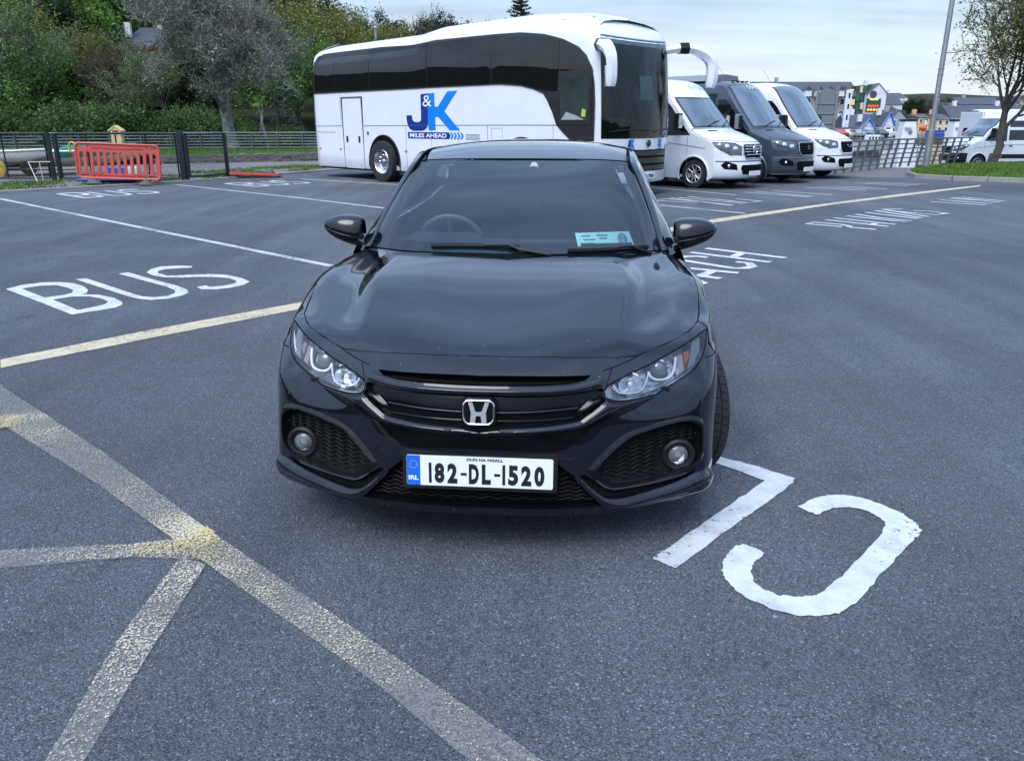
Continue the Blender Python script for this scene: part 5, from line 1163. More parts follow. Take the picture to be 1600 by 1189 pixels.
for z0, z1 in ((.86, .97), (.70, .82), (.56, .66)):
    mb = MB(); mb.loft(fp(iA + 2, iB - 2, z0, z1, .012, 3)); mb.build('grille_bar', M_cgr, coach)
mb = MB(); mb.loft(fp(iA + 2, iB - 2, .54, .99, .006, 4)); mb.build('grille_back', M_void, coach)
for a, b in ((iA, iA + 2), (iB - 2, iB)): mb = MB(); mb.loft(fp(a, b, .82, 1.08, .014, 4)); ho = mb.build('headlight', simple('coach_lamp', (.25, .25, .27), .15, .5, coat=1), coach)
mb = MB(); p_ = cpt(mid_, 1.12, .03); mb.lathe([(.0, .02), (.07, .015), (.075, 0)], 20, Matrix.Rotation(R(90), 3, 'Y'), p_); mb.build('badge', M_cgr, coach)
for i_ in (mid_ - 2, mid_ + 2):
    p0 = cpt(i_, 1.12, .014); tn = nrm(cpt(i_ + 1, 1.12) - cpt(i_ - 1, 1.12))
    fn = lambda a, b, p0=p0, tn=tn: p0 + tn * a + np.array([0, 0, b])
    put_text('small_lettering', 'J', .15, M_navy, lambda a, b: fn(a - .05, b), coach, off=.02, width=.08); put_text('small_lettering', 'K', .17, M_lblue, lambda a, b: fn(a + .05, b), coach, off=.02, width=.12)
    mb = MB(); q = [fn(-.1, -.11), fn(.12, -.11), fn(.12, -.125), fn(-.1, -.125)]; mb.add(q, [(0, 1, 2, 3)]); mb.build('small_banner', M_navy, coach, smooth=False, recalc=False)
p0 = cpt(mid_, .44, .02); mb = MB(); mb.box(p0 + np.array([.0, 0, 0]), (.03, .55, .13)); pp = mb.build('number_plate', simple('plate_pale', (.7, .72, .72), .4), coach, bevel=.004)
put_text('digits', '171-D-17058', .08, M_ink, lambda a, b: (p0[0] + .018, p0[1] + a, p0[2] + b), pp, off=.004, width=.46)
# arm mirrors
def boxtube(pts, w, h):
    mb = MB(); mb.tube(pts, [math.hypot(w, h) / 2] * len(pts) if not hasattr(w, '__len__') else w, 8, flat=h if hasattr(w, '__len__') else .8); return mb
def mirror_arm(sg):
    base = np.array([7.30, .10, 3.02]) if sg > 0 else np.array([7.35, 2.35, 3.05])
    if sg > 0: P_ = [base, (7.5, -.10, 3.02), (7.85, -.33, 2.96), (8.02, -.38, 2.78), (8.05, -.38, 2.5), (8.03, -.37, 2.22)]
    else: P_ = [base, (7.55, 2.8, 3.12), (7.75, 3.15, 3.06), (7.9, 3.38, 2.88), (7.95, 3.42, 2.6), (7.93, 3.40, 2.30)]
    P_ = curve([np.array(p) for p in P_], 20); m = thing('arm_mirror', None, None); m.parent = coach
    mb = MB(); mb.tube(P_, [.08] * 3 + [.10] * 5 + [.115] * 11 + [.11, .09], 6, flat=1.2); mb.build('mirror_shell', M_wp, m, ang=40)
    mb = MB(); mb.tube([P_[3], P_[5]], [.108, .112], 6, flat=1.2); mb.build('mirror_collar', M_plastic, m)
    mb = MB(); mb.box(P_[-3] + np.array([-.10, 0, .04]), (.03, .16, .38)); mb.build('mirror_glass', M_chrome, m, bevel=.01)
mirror_arm(1); mirror_arm(-1)
mb = MB(); mb.add([cs(6.05, 3.52, .012), cs(6.35, 3.50, .012), cs(6.8, 3.62, .012), cs(6.5, 3.63, .012)], [(0, 1, 2, 3)]); mb.build('roof_vent', simple('pale_grey', (.45, .48, .52), .5), coach)

# ------------------------------------------------------------ vans
def make_van(name, label, group, loc, rz, paint, H=2.62, Lb=5.2, roof_slope=0, grille='bars', dark_roof=False, side_glass=True, ac=False, bumper=None, glass=None, wheels=(0, -4.3), minibus=True, chrome_mirror=False, screen_txt=None, hw=.985, strip=False, plate=True, wtop=11.4):
    v = thing(name, label, 'van', loc, rz, group)
    s = H / 2.62
    rows = [(.98, .24, .52, 0, hw - .06), (1.07, .30, .54, 0, hw - .02), (1.11, .48, .54, 0, hw), (1.07, .72, .52, 0, hw), (1.04, .92, .50, .0, hw), (.98, 1.08, .50, .02, hw - .005), (.78, 1.20, .50, .05, hw - .015), (.45, 1.32, .50, .05, hw - .03), (.16, 1.42, .36, .02, hw - .045),
            (-.10, 1.70, .36, 0, hw - .065), (-.38, 2.02 * s, .38, 0, hw - .10), (-.60, 2.28 * s, .36, .0, hw - .14), (-.80, 2.46 * s, .32, .04, hw - .19), (-1.1, 2.57 * s, .25, .08, hw - .22), (-1.5, 2.62 * s, 0, .10, hw - .24)]
    RA = np.array(rows); RE = np.concatenate([2 * RA[:1] - RA[1:2], RA, 2 * RA[-1:] - RA[-2:-1]])
    def FS(f, r, off=0.0):
        def P(f, r):
            r = min(max(r, 0), 14); i = min(int(r), 13); w = _crw(np.array([r - i]))[0]; x0, z0, bk, dr, h_ = sum(w[a] * RE[i + a] for a in range(4)); g = abs(f)
            return np.array([x0 - bk * g ** 2.6, f * h_, z0 - dr * g ** 4])
        p = P(f, r)
        if off:
            e = .02; n_ = nrm(np.cross(P(f + e, r) - P(f - e, r), P(f, min(r + e, 14)) - P(f, max(r - e, 0)))); p = p + n_ * off
        return p
    FF = [math.sin(a) for a in np.linspace(-math.pi / 2, math.pi / 2, 25)]
    def patch(r0, r1, f0, f1, off, nsub=8, nf=13): return [[FS(f, r, off) for f in np.linspace(f0, f1, nf)] for r in np.linspace(r0, r1, nsub)]
    def vp(poly, off, step=.12, rim=True):
        poly = dens(poly, step); p = np.array(poly); g = np.array([(x, y) for x in np.arange(p[:, 0].min(), p[:, 0].max(), step) for y in np.arange(p[:, 1].min(), p[:, 1].max(), step * 1.6)])
        if len(g): g = g[pip(g, poly)]
        if len(g): g = g[bdist(g, poly) > step * .4]
        vv, _, ff, _, _, _ = delaunay_2d_cdt([Vector(q) for q in poly] + [Vector(q) for q in g], [(i, (i + 1) % len(poly)) for i in range(len(poly))], [], 1, 1e-5)
        mb = MB(); mb.add([FS(q[0], q[1], off) for q in vv], [tuple(t_) for t_ in ff])
        if rim: n = len(poly); mb.add([FS(*q, off) for q in poly] + [FS(*q, -.01) for q in poly], [(i, (i + 1) % n, n + (i + 1) % n, n + i) for i in range(n)])
        return mb
    G_ = [[FS(f, r) for f in FF] for r in range(15)]
    mb = MB(); mb.loft([[FS(f, r) for f in FF] for r in np.linspace(0, 14, 57)]); mb.build('front_body', paint, v, ang=50)
    # flanks with wheel arches
    for sg in (1, -1):
        def yy(z): return sg * float(np.interp(z, [.2, .5, 1.2, 1.45, 1.7, 2.02 * s, 2.28 * s, 2.46 * s, 2.55 * s], [hw - .03, hw, hw, hw - .045, hw - .065, hw - .10, hw - .14, hw - .19, hw - .25]))
        fr = [(FS(1, r)[0] + .004, FS(1, r)[2]) for r in np.linspace(0, 14, 29)]
        arch = lambda cx: [(cx + .43 * math.cos(a), .34 + .43 * math.sin(a)) for a in np.linspace(math.pi * 1.08, -math.pi * .08, 17)]
        out = [(-Lb, .26), (-Lb, 1.2), (-Lb + .05, 2.0 * s), (-Lb + .15, 2.52 * s)] + fr[::-1] + arch(0)[::-1] + arch(wheels[1])[::-1]
        gp = np.array([(x, y) for x in np.arange(-Lb, .7, .22) for y in np.arange(.3, 2.5 * s, .18)]); gp = gp[pip(gp, out)]; gp = gp[bdist(gp, out) > .06]
        vv, _, f, _, _, _ = delaunay_2d_cdt([Vector(q) for q in out] + [Vector(q) for q in gp], [(i, (i + 1) % len(out)) for i in range(len(out))], [], 1, 1e-5)
        mb = MB(); mb.add([(q[0], yy(q[1]), q[1]) for q in vv], [tuple(t) for t in f]); mb.build('side_panel', paint, v, ang=50)
        for cx in wheels:
            mb = MB(); A = [(cx + .43 * math.cos(a), .34 + .43 * math.sin(a)) for a in np.linspace(-.3, math.pi + .3, 21)]
            mb.loft([[(x, yy(z) * 1.0, z) for x, z in A], [(x, sg * .55, z) for x, z in A]]); mb.build('wheel_arch', M_void, v)
            mb = MB(); mb.tube([(x, yy(z) + sg * .004, z) for x, z in A], .028, 6); mb.build('arch_lip', paint, v)
            make_wheel(.345, .22, .215, 10, v, (cx, sg * (hw - .13), .345), R(90) * sg, 'wheel', tread=False, dbl=False)
        def sp_(poly, off, mat, nm, par=v):
            mb = MB(); mb.sheet([poly], lambda a, b: (a, yy(b) + sg * off, b)); n = len(poly); A = [(a, yy(b) + sg * off, b) for a, b in poly]; B = [(a, yy(b) - sg * .01, b) for a, b in poly]
            mb.add(A + B, [(i, (i + 1) % n, n + (i + 1) % n, n + i) for i in range(n)]); return mb.build(nm, mat, par, smooth=False)
        gl = glass or M_frit
        sp_([(-.16, 1.26), (-.46, 1.56), (-.80, 1.94 * s), (-.98, 2.10 * s), (-1.22, 2.12 * s), (-1.22, 1.24)], .010, gl, 'door_window')
        if side_glass:
            for a, b in ((-1.32, -2.45), (-2.5, -3.75), (-3.8, -Lb + .12)): sp_([(a, 1.28), (a, 2.22 * s), (b, 2.22 * s), (b, 1.28)], .008, gl, 'side_window')
            if minibus: sp_([(-1.27, 1.25), (-1.27, 2.27 * s), (-Lb + .08, 2.27 * s), (-Lb + .08, 1.25)], .004, M_frit, 'window_band')
        if strip: sp_([(-.75, .56), (-.75, .72), (-3.8, .72), (-3.8, .56)], .016, M_plastic, 'rub_strip'); sp_([(-.98, .61), (-.98, .66), (-1.1, .66), (-1.1, .61)], .024, M_amber, 'side_lamp')
        mb = MB()
        for pts in ([(-.20, .42), (-.22, 1.2)], [(-1.26, .42), (-1.27, 2.2 * s)], [(-2.5, .42), (-2.5, 2.2 * s)], [(.3, .95), (-1.0, 1.10), (-Lb, 1.12)]): mb.tube([(a, yy(b) + sg * .001, b) for a, b in pts], .007, 4)
        mb.build('door_gap', M_line, v)
        for a in (-1.08, -1.45): mb = MB(); mb.box((a, yy(1.06) + sg * .02, 1.06), (.16, .03, .03)); mb.build('door_handle', M_plastic, v, bevel=.006)
        m = thing('door_mirror', None, None); m.parent = v
        mb = MB(); mb.loft([[(-.46 + a, sg * (hw + b), z) for a, b in ((.08, .02), (.06, .20), (-.04, .22), (-.06, .02))] for z in (1.38, 1.42, 1.70, 1.76)], closed=True, caps=True); mb.tube([(-.42, sg * (hw - .06), 1.42), (-.42, sg * (hw + .08), 1.45)], .03, 6)
        mb.build('mirror_shell', M_plastic if not dark_roof else M_steelgrey, m, bevel=.02)
        mb = MB(); mb.loft([[(-.37 - (z - 1.4) * .0, sg * (hw + b), z) for b in (.03, .10, .195)] for z in (1.42, 1.72)]); mb.build('mirror_face', M_chrome if chrome_mirror else M_plastic, m)
    # roof and rear
    sec = G_[-1]
    mb = MB(); rr = []
    for x in list(np.linspace(-1.5, -Lb + .3, 8)) + [-Lb + .1, -Lb]:
        e = .0 if x > -Lb + .2 else .06; rr.append([np.array([x, p[1], p[2] - e]) for p in sec])
    mb.loft(rr)
    for sg in (1, -1): mb.loft([[np.array([x, sg * (hw - .24), 2.52 * s]) for x in (-1.5, -Lb + .1)], [np.array([x, sg * (hw - .19), 2.46 * s]) for x in (-1.5, -Lb + .1)]])
    mb.build('roof', paint, v, ang=60)
    mb = MB(); mb.box2((-Lb - .02, -hw + .05, .3), (-Lb + .02, hw - .05, 2.5 * s)); mb.box2((-Lb, -hw + .1, .25), (.6, hw - .1, .32)); mb.build('rear_doors', paint, v, bevel=.02)
    # windscreen, bonnet line, grille, lamps
    gl = M_vglass
    mb = MB(); mb.loft(patch(8.2, wtop, -.88, .88, .012, 11, 17)); ws_ = mb.build('windscreen', gl, v, ang=60)
    mb = MB(); mb.loft(patch(8.05, wtop + .15, -.92, .92, .006, 11, 17)); mb.build('screen_border', M_frit, v, ang=60)
    for a, b in ((-.55, .0), (.05, .6)): mb = MB(); mb.tube([FS(a, 8.15, .03), FS((a + b) / 2, 8.45, .03), FS(b, 8.6, .03)], .012, 5); mb.build('wiper', M_plastic, v)
    mb = MB(); mb.tube([FS(f, 5.15 + 1.2 * max(0, abs(f) - .45), .002) for f in np.linspace(-.97, .97, 31)], .007, 5); mb.tube([FS(f, 7.95, .002) for f in np.linspace(-.97, .97, 21)], .010, 5)
    for sg in (-1, 1): mb.tube([FS(sg * .97, r, .002) for r in np.linspace(5.8, 7.9, 9)], .006, 5)
    mb.build('bonnet_gap', M_line, v)
    for sg in (-1, 1):
        q = lambda P_: [(sg * a, b) for a, b in P_] if sg > 0 else [(-a, b) for a, b in P_][::-1]
        vp(q([(.45, 7.35), (.72, 7.4), (.68, 7.62), (.47, 7.6)]), .006).build('bonnet_vent', M_void, v)
        HLp = {'bars': [(.47, 3.4), (.46, 4.45), (.60, 4.95), (.80, 5.12), (.985, 5.25), (.985, 4.7), (.90, 4.0), (.72, 3.4)], 'dark': [(.46, 4.3), (.50, 4.75), (.72, 5.05), (.985, 5.5), (.985, 4.9), (.85, 4.3), (.66, 4.0)], 'plain': [(.50, 3.8), (.50, 4.7), (.66, 5.0), (.975, 5.35), (.975, 4.8), (.88, 4.1), (.72, 3.7)]}[grille]
        ho = vp(q(HLp), .010).build('headlight', simple('van_lamp_glass', (.10, .11, .12), .06, .4, coat=1, var=.6, scale=7), v, ang=60)
        for cf_, cr_, rd in ((.62, 4.15, .070), (.78, 4.5, .062), (.90, 4.85, .04)):
            c_ = FS(sg * cf_, cr_, .008); n_ = nrm(FS(sg * cf_, cr_, .1) - FS(sg * cf_, cr_)); Mq = Vector(n_).to_track_quat('Z', 'Y').to_matrix()
            mb = MB(); mb.lathe([(rd, .0), (rd * .9, .012), (rd * .5, .02), (.0, .022)], 16, Mq, c_); mb.build('lamp_bowl', M_lampchrome, ho)
        mb = MB(); mb.tube([FS(sg * a, b, .012) for a, b in HLp], .007, 5, closed=True); mb.build('lamp_rim', M_plastic, ho)
        fo_ = vp(q([(.58, 1.9), (.60, 2.45), (.82, 2.75), (.90, 2.4), (.84, 2.0)]), .005).build('fog_recess', M_void, v)
        c_ = FS(sg * .76, 2.3, .01); mb = MB(); mb.lathe([(.05, .0), (.04, .02), (.0, .025)], 14, Matrix.Rotation(R(90), 3, 'Y'), c_); mb.build('fog_lamp', M_lampchrome, fo_)
    gp_ = [(-.34, 3.0), (.34, 3.0), (.41, 3.5), (.42, 4.5), (.38, 4.72), (-.38, 4.72), (-.42, 4.5), (-.41, 3.5)]
    go = vp(gp_, .008).build('grille', M_void, v)
    for r in (3.4, 3.75, 4.1, 4.45):
        w_ = .38 if r > 3.45 else .34
        mb = MB(); mb.tube([FS(f, r, .02) for f in np.linspace(-w_, w_, 9)], .021 if grille == 'bars' else .013, 6, flat=.6); mb.build('grille_bar', M_chrome if grille == 'bars' else M_plastic, go)
    mb = MB(); mb.tube([FS(a, b, .014) for a, b in dens(gp_, .1)], .016, 6, closed=True); mb.build('grille_frame', M_chrome if grille == 'bars' else M_silver if grille == 'dark' else paint, go)
    c_ = FS(0, 3.95, .045)
    if grille == 'bars':
        mb = MB(); mb.tube([c_ + np.array([.0, .105 * math.cos(a), .105 * math.sin(a)]) for a in np.linspace(0, 6.283, 25)[:-1]], .011, 6, closed=True)
        for a in (90, 210, 330): mb.tube([c_, c_ + np.array([0, .1 * math.cos(R(a)), .1 * math.sin(R(a))])], [.018, .005], 5)
        mb.build('star_badge', M_chrome, go)
    elif grille == 'dark':
        mb = MB(); mb.tube([c_ + np.array([.0, a, b]) for a, b in ((-.08, 0), (0, .06), (.08, 0), (0, -.06))], .010, 5, closed=True); mb.build('badge', M_chrome, go)
    else: mb = MB(); mb.tube([c_ + np.array([.0, a, b]) for a, b in ((-.12, .03), (-.05, -.03), (.05, -.03), (.12, .03))], .014, 5); mb.build('badge', M_chrome, go)
    vp([(-.42, 1.35), (.42, 1.35), (.50, 2.1), (.46, 2.4), (-.46, 2.4), (-.50, 2.1)], .006).build('lower_intake', M_void, v)
    mb = MB(); mb.tube([FS(f, 2.75, .006) for f in np.linspace(-.98, .98, 25)], .012, 5); mb.tube([FS(f, .45, .006) for f in np.linspace(-.98, .98, 25)], .02, 5); mb.build('bumper_crease', M_line if not bumper else bumper, v)
    if bumper: mb = MB(); mb.loft([[FS(f, r, .014) for f in FF] for r in np.linspace(0, 3.2, 10)]); mb.build('bumper', bumper, v, ang=60)
    if plate: p0 = FS(0, 1.5, .03); mb = MB(); mb.box(p0, (.02, .52, .11)); pt_ = mb.build('number_plate', simple('plate_pale', (.7, .72, .72), .4), v, bevel=.004)
    if ac:
        mb = MB(); mb.loft([[(x, y, 2.60 * s + z) for y, z in ((-.7, 0), (-.6, .16), (0, .19), (.6, .16), (.7, 0))] for x in (-1.55, -1.8, -3.0, -3.3)], caps=True); mb.build('roof_aircon', M_steelgrey, v)
    mb = MB()
    for k in (-.35, -.12, .12, .35): mb.box((-1.12, k, 2.59 * s), (.10, .05, .035))
    if dark_roof: mb.build('roof_marker', M_plastic, v, bevel=.01)
    mb = MB(); mb.tube([(-1.5, 0, 2.6 * s), (-1.85, 0, 2.6 * s + .42)], .004, 4); mb.build('antenna', M_plastic, v)
    if screen_txt:
        r_ = wtop + screen_txt[2]; c_ = FS(0, r_, .03); u2 = nrm(FS(0, r_ + .1, .03) - c_)
        def fn(x, y): b_ = FS(x / hw, r_, .03); return b_ + u2 * y
        put_text('header_text', screen_txt[0], .13, screen_txt[1], fn, v, width=.75)
    return v
M_vglass = simple('van_screen_glass', (.07, .11, .15), .05, spec=.9, coat=1, var=.3, scale=1.1)
M_vgrey = simple('grey_metallic_paint', (.045, .06, .08), .28, .3, coat=.8, var=.02, scale=1)
M_roofdk = simple('dark_van_roof', (.05, .06, .08), .3, .3, coat=.6)
hx = .70711
def vloc(px, py): return (px + hx * .985, py + hx * .985, 0)
GV = 'minibuses parked beside the coach'
M_script = simple('pale_blue_script', (.25, .35, .5), .5)
make_van('minibus', 'white minibus with chrome barred grille right beside the coach', GV, vloc(4.45, 19.85), RZ, M_wp, grille='bars', H=2.60, chrome_mirror=True, Lb=5.0, screen_txt=('O Fuda', M_script, 1.3), wtop=10.35)
make_van('minibus', 'dark grey minibus between the two white minibuses', GV, vloc(6.42, 21.66), RZ, M_vgrey, grille='dark', H=2.66, dark_roof=True, ac=True, Lb=5.4, screen_txt=('OSHEA', M_wdec, -.35), wtop=12.0)
make_van('minibus', 'white minibus with dark grille at the right end of the row', GV, vloc(8.22, 23.45), RZ, M_wp, grille='plain', H=2.68, Lb=5.4, wtop=12.2)
mv_ = make_van('panel_van', 'white van with black front bumper seen side-on behind the young tree', None, (18.95, 33.9, -.36), R(180), M_wp, grille='plain', H=2.42, Lb=4.6, bumper=M_plastic, side_glass=True, minibus=False, strip=True, wheels=(0, -3.7), wtop=11.0)
mv_.scale = (.84, .95, .97)
make_van('panel_van', 'plain white van mostly hidden behind the side-on white van', None, (25.6, 38.0, -.36), 0, M_wp, grille='plain', H=2.5, Lb=4.4, side_glass=False, wheels=(0, -3.6), wtop=11)

# ------------------------------------------------------------ placing by survey: a sight line and a distance give a point
_c, _s = math.cos(PITCH), math.sin(PITCH)
def at(px, py, Y):
    """point at distance Y along the view, measured off the photograph"""
    a, b = (px - 800) / 1220, (py - 594.5) / 1220
    d = (a, _c - b * _s, -_s - b * _c); t = Y / d[1]; return Vector((d[0] * t, Y, 1.53 + d[2] * t))

# ------------------------------------------------------------ mesh gate and fence on the left
fence = thing('mesh_fence', 'dark steel mesh fence and double gate in front of the boats', 'fence')
def post(x, y, h, w, par, nm='post'): mb = MB(); mb.box((x, y, h / 2), (w, w, h)); return mb.build(nm, M_darkgreen, par, bevel=.006)
GY = 22.2
for x, h, w in ((-12.62, 1.30, .10), (-9.02, 1.34, .15), (-12.45, 1.28, .07), (-16.3, 1.30, .10), (-8.93, 1.28, .07)): post(x, GY, h, w, fence)
post(-8.38, 23.8, 1.28, .09, fence)
def frame(x0, x1, y0, y1, z0, z1, n, par, nm='gate_leaf', pitch=.05):
    a = np.array([x0, y0, 0.]); b = np.array([x1, y1, 0.]); g = thing(nm, None, None); g.parent = par
    for z in (z0, z1): mb = MB(); mb.tube([a + (0, 0, z), b + (0, 0, z)], .03 if z == z1 else .028, 4, flat=1); mb.build('rail', M_darkgreen, g, smooth=False)
    for k in range(n + 1):
        p = a + (b - a) * k / n; mb = MB(); mb.tube([p + (0, 0, z0), p + (0, 0, z1)], .024, 4); mb.build('upright', M_darkgreen, g, smooth=False)
    mb = MB(); L = np.linalg.norm(b - a); m = int(L / pitch)
    for k in range(1, m): p = a + (b - a) * k / m; mb.tube([p + (0, 0, z0), p + (0, 0, z1)], .0035, 3, caps=False)
    for z in np.arange(z0 + .1, z1, .2): mb.tube([a + (0, 0, z), b + (0, 0, z)], .0035, 3, caps=False)
    o = mb.build('wire_mesh', M_darkgreen, g, smooth=False, recalc=False); o['kind'] = 'stuff'; return g
frame(-16.2, -12.72, GY, GY, .10, 1.27, 3, fence)
frame(-12.38, -9.16, GY, GY, .10, 1.27, 4, fence)
frame(-8.9, -8.40, GY + .1, 23.75, .12, 1.25, 1, fence, 'fence_panel')
mb = MB(); mb.box((-12.8, GY - .03, 1.02), (.22, .06, .05)); mb.build('latch', M_darkgreen, fence)

# ------------------------------------------------------------ grey slat railing along the river
def rail_run(t, pts, h, nr, sp, r0=.02, prof=None, zb=0, mat=M_alu, lean=0.0):
    pts = [np.array(p, float) for p in pts]
    for a, b in zip(pts[:-1], pts[1:]):
        L = np.linalg.norm(b - a); n = max(1, round(L / sp)); d = (b - a) / L; nn_ = np.array([d[1], -d[0]])
        for k in range(n + (b is pts[-1])):
            p = a + (b - a) * k / n; z = zb + gz(p[0], p[1]) * 0
            mb = MB(); mb.loft([[(p[0] + d[0] * u + nn_[0] * (v + lean * q), p[1] + d[1] * u + nn_[1] * (v + lean * q), z + h * q) for u, v in ((-.022, -.035), (.022, -.035), (.022, .035), (-.022, .035))] for q in (0, .6, 1)], closed=True, caps=True); mb.build('post', mat, t, smooth=False)
        for r in range(nr):
            q = .16 + (1 - .16) * r / (nr - 1); A = np.array([*(a + nn_ * (lean * q - .04)), zb + h * q]); B = np.array([*(b + nn_ * (lean * q - .04)), zb + h * q])
            mb = MB(); mb.tube([A, B], .034 if r == nr - 1 else r0, 6, flat=1 if r == nr - 1 else 1.4); mb.build('rail', mat, t)
rl = thing('river_railing', 'pale grey six-bar metal railing at the back of the grass bank', 'railing')
rail_run(rl, [(-34, 31.0), (-21.8, 35.8), (-14.5, 38.0), (-9.9, 38.6), (-4.5, 39.5)], .78, 6, 1.25, .020, zb=.33, mat=simple('weathered_rail', (.13, .15, .175), .5, .5))

# ------------------------------------------------------------ red plastic barriers
M_redp = simple('red_barrier_plastic', (.50, .075, .055), .45, spec=.45, var=.12, scale=3, bump=.05)
def barrier(name, label, loc, M):
    b = thing(name, label, 'barrier', loc, 0, 'red plastic pedestrian barriers'); 
    W, Hh = 2.0, .88
    out = rrect(W, Hh, .12, 5)
    holes = []
    for k in range(12):
        x = -.86 + k * 1.72 / 11; holes.append([(x - .042 + .0, -.27), (x - .025, -.30), (x + .025, -.30), (x + .042, -.27), (x + .042, .19), (x + .025, .22), (x - .025, .22), (x - .042, .19)])
    for sx in (-1, 1):
        for sz in (-1, 1): holes.append([(sx * .80 + .12 * math.cos(a), sz * .355 + .026 * math.sin(a) + (.0)) for a in np.linspace(0, 2 * math.pi, 13)[:-1]])
    v_, f_ = tess_holes([out] + holes)
    mb = MB(); mb.add([(x, -.03, z) for x, z in v_] + [(x, .03, z) for x, z in v_], f_ + [tuple(i + len(v_) for i in t[::-1]) for t in f_])
    for lp in [out] + holes: n = len(lp); mb.add([(x, -.03, z) for x, z in lp] + [(x, .03, z) for x, z in lp], [(i, (i + 1) % n, n + (i + 1) % n, n + i) for i in range(n)])
    mb.build('panel', M_redp, b, ang=40)
    mb = MB(); mb.tube([(x * 1.0, -.03, z) for x, z in rrect(W - .03, Hh - .03, .11, 5)], .028, 6, closed=True); mb.build('rim', M_redp, b)
    for z in (.30, -.36):
        mb = MB(); mb.tube([(-.60, -.03, z), (-.54, -.03, z + .02), (-.48, -.03, z), (-.42, -.03, z + .035), (-.34, -.03, z + .005), (.34, -.03, z + .005), (.42, -.03, z + .035), (.48, -.03, z), (.54, -.03, z + .02), (.60, -.03, z)], .011, 5); mb.build('groove', simple('barrier_groove', (.22, .012, .012), .6), b)
    for sx in (-.62, .62): mb = MB(); mb.lathe([(.20, -.10), (.15, -.04), (.05, .02), (.045, .14)], 12, None, (sx, 0, -.46), caps=True); mb.build('foot', simple('barrier_foot', (.09, .09, .09), .8), b)
    for sx in (-1, 1): mb = MB(); mb.box((sx * .99, 0, -.02 + sx * .02), (.05, .09, .10)); mb.build('hook', M_plastic, b)
    return b
b1 = barrier('barrier', 'red plastic barrier standing with black feet in front of the gate', (-10.06, 20.72, .60), None)
b1.rotation_euler = (R(-4), R(2.5), math.atan2(.4, 2.0))
b2 = copy_tree(b1, (-7.65, 24.0, .10), 0, 1, 'red barrier lying flat on the kerb beside the fence end')
b2.rotation_euler = (R(86), R(3), R(18)); b2.scale = (.72, 1, .8)
# ------------------------------------------------------------ boats and gear behind the gate
def hull(name, label, loc, rz, L, W, D, matt, mat2, group=None):
    b = thing(name, label, 'boat', loc, rz, group); rings = []
    for f in np.linspace(0, 1, 11):
        w = W / 2 * (1 - f ** 3.2) * (.8 + .2 * min(1, f * 4)) + .012; sheer = D * (1 + .22 * f * f); keel = D * .75 * f ** 3.5; x = f * L
        rings.append([(x - (.25 * f) * (1 - q) * .6, w * math.sin(q * math.pi / 2) ** .6, keel + (sheer - keel) * q ** 1.7) for q in np.linspace(0, 1, 8)])
    for sg in (1, -1): pass
    mb = MB()
    full_ = [[(x, -y, z) for x, y, z in r[::-1]] + r[1:] for r in rings]
    mb.loft(full_, caps=False); mb.add([p for p in full_[0]], [tuple(range(len(full_[0])))]); mb.build('hull', matt, b, ang=50)
    mb = MB()
    for sg in (1, -1): mb.tube([(r[-1][0], sg * r[-1][1], r[-1][2]) for r in rings], .03, 6)
    mb.build('gunwale', mat2, b)
    return b, full_
M_hullw = simple('white_gelcoat', (.72, .72, .68), .3, coat=.4, var=.08); M_hullc = simple('cream_hull', (.55, .5, .42), .5, var=.15)
M_cover = simple('green_canvas', (.01, .16, .11), .8, var=.2, bump=.2); M_trailer = simple('trailer_steel', (.12, .12, .12), .5, .5)
def hull_mat():
    t = NT('two_tone_hull'); o = t.obj(); s_ = t.n('ShaderNodeSeparateXYZ'); t.l(o, s_.inputs[0])
    m = t.math('GREATER_THAN', s_.outputs[2], .24); b = t.bsdf(t.mix(m, (.42, .36, .26), (.74, .75, .72)), .35, coat=.3); return t.m
bo, fr_ = hull('rowing_boat', 'white boat with dark blue diamond pattern on a trailer behind the gate', (-17.9, 24.1, .22), R(-2), 4.2, 1.5, .48, hull_mat(), M_hullw)
mb = MB()
for r in range(4):
    for k in range(7):
        x = 1.75 + k * .16 + (r % 2) * .08; z = .30 + r * .055; y = -.75 * (1 - (x / 4.2) ** 3.2) - .03; mb.add([(x - .06, y, z), (x - .02, y, z - .028), (x + .05, y, z), (x + .01, y, z + .028)], [(0, 1, 2, 3)])
mb.build('diamond_pattern', simple('pattern_navy', (.02, .05, .15), .4), bo, smooth=False, recalc=False)
bg, fr2 = hull('dinghy', 'pale dinghy under a green canvas cover behind the red barrier', (-14.8, 24.9, .26), R(4), 3.6, 1.4, .46, M_hullc, M_hullw)
mb = MB(); mb.loft([[np.array(p) * (1, 1.03, 1) + (0, 0, .02) for p in (r[2], r[1], r[0])] + [np.array((r[0][0], 0, r[0][2] + .16))] + [np.array(p) * (1, 1.03, 1) + (0, 0, .02) for p in (r[-1], r[-2], r[-3])] for r in fr2[3:10]]); mb.build('cover', M_cover, bg, ang=60)
tr = thing('boat_trailer', 'low boat trailer with yellow wheel under the white boat', 'trailer', (-16.2, 24.0, .03))
mb = MB(); mb.tube([(-2, 0, .15), (3.4, 0, .22)], .04, 6); mb.tube([(0, -.7, .18), (0, .7, .18)], .03, 6); mb.build('frame', M_trailer, tr)
for y_ in (-.75, .75): mb = MB(); mb.lathe([(.12, -.07), (.24, -.06), (.26, 0), (.24, .06), (.12, .07), (.02, .04)], 20, Matrix.Rotation(R(90), 3, 'X'), (1.4, y_, .24)); mb.build('wheel', simple('trailer_wheel_yellow', (.4, .3, .05), .6, var=.3), tr)
ri = thing('life_ring', 'yellow and red rope ring on the stern of the covered dinghy', 'life ring', (-12.95, 24.0, .84))
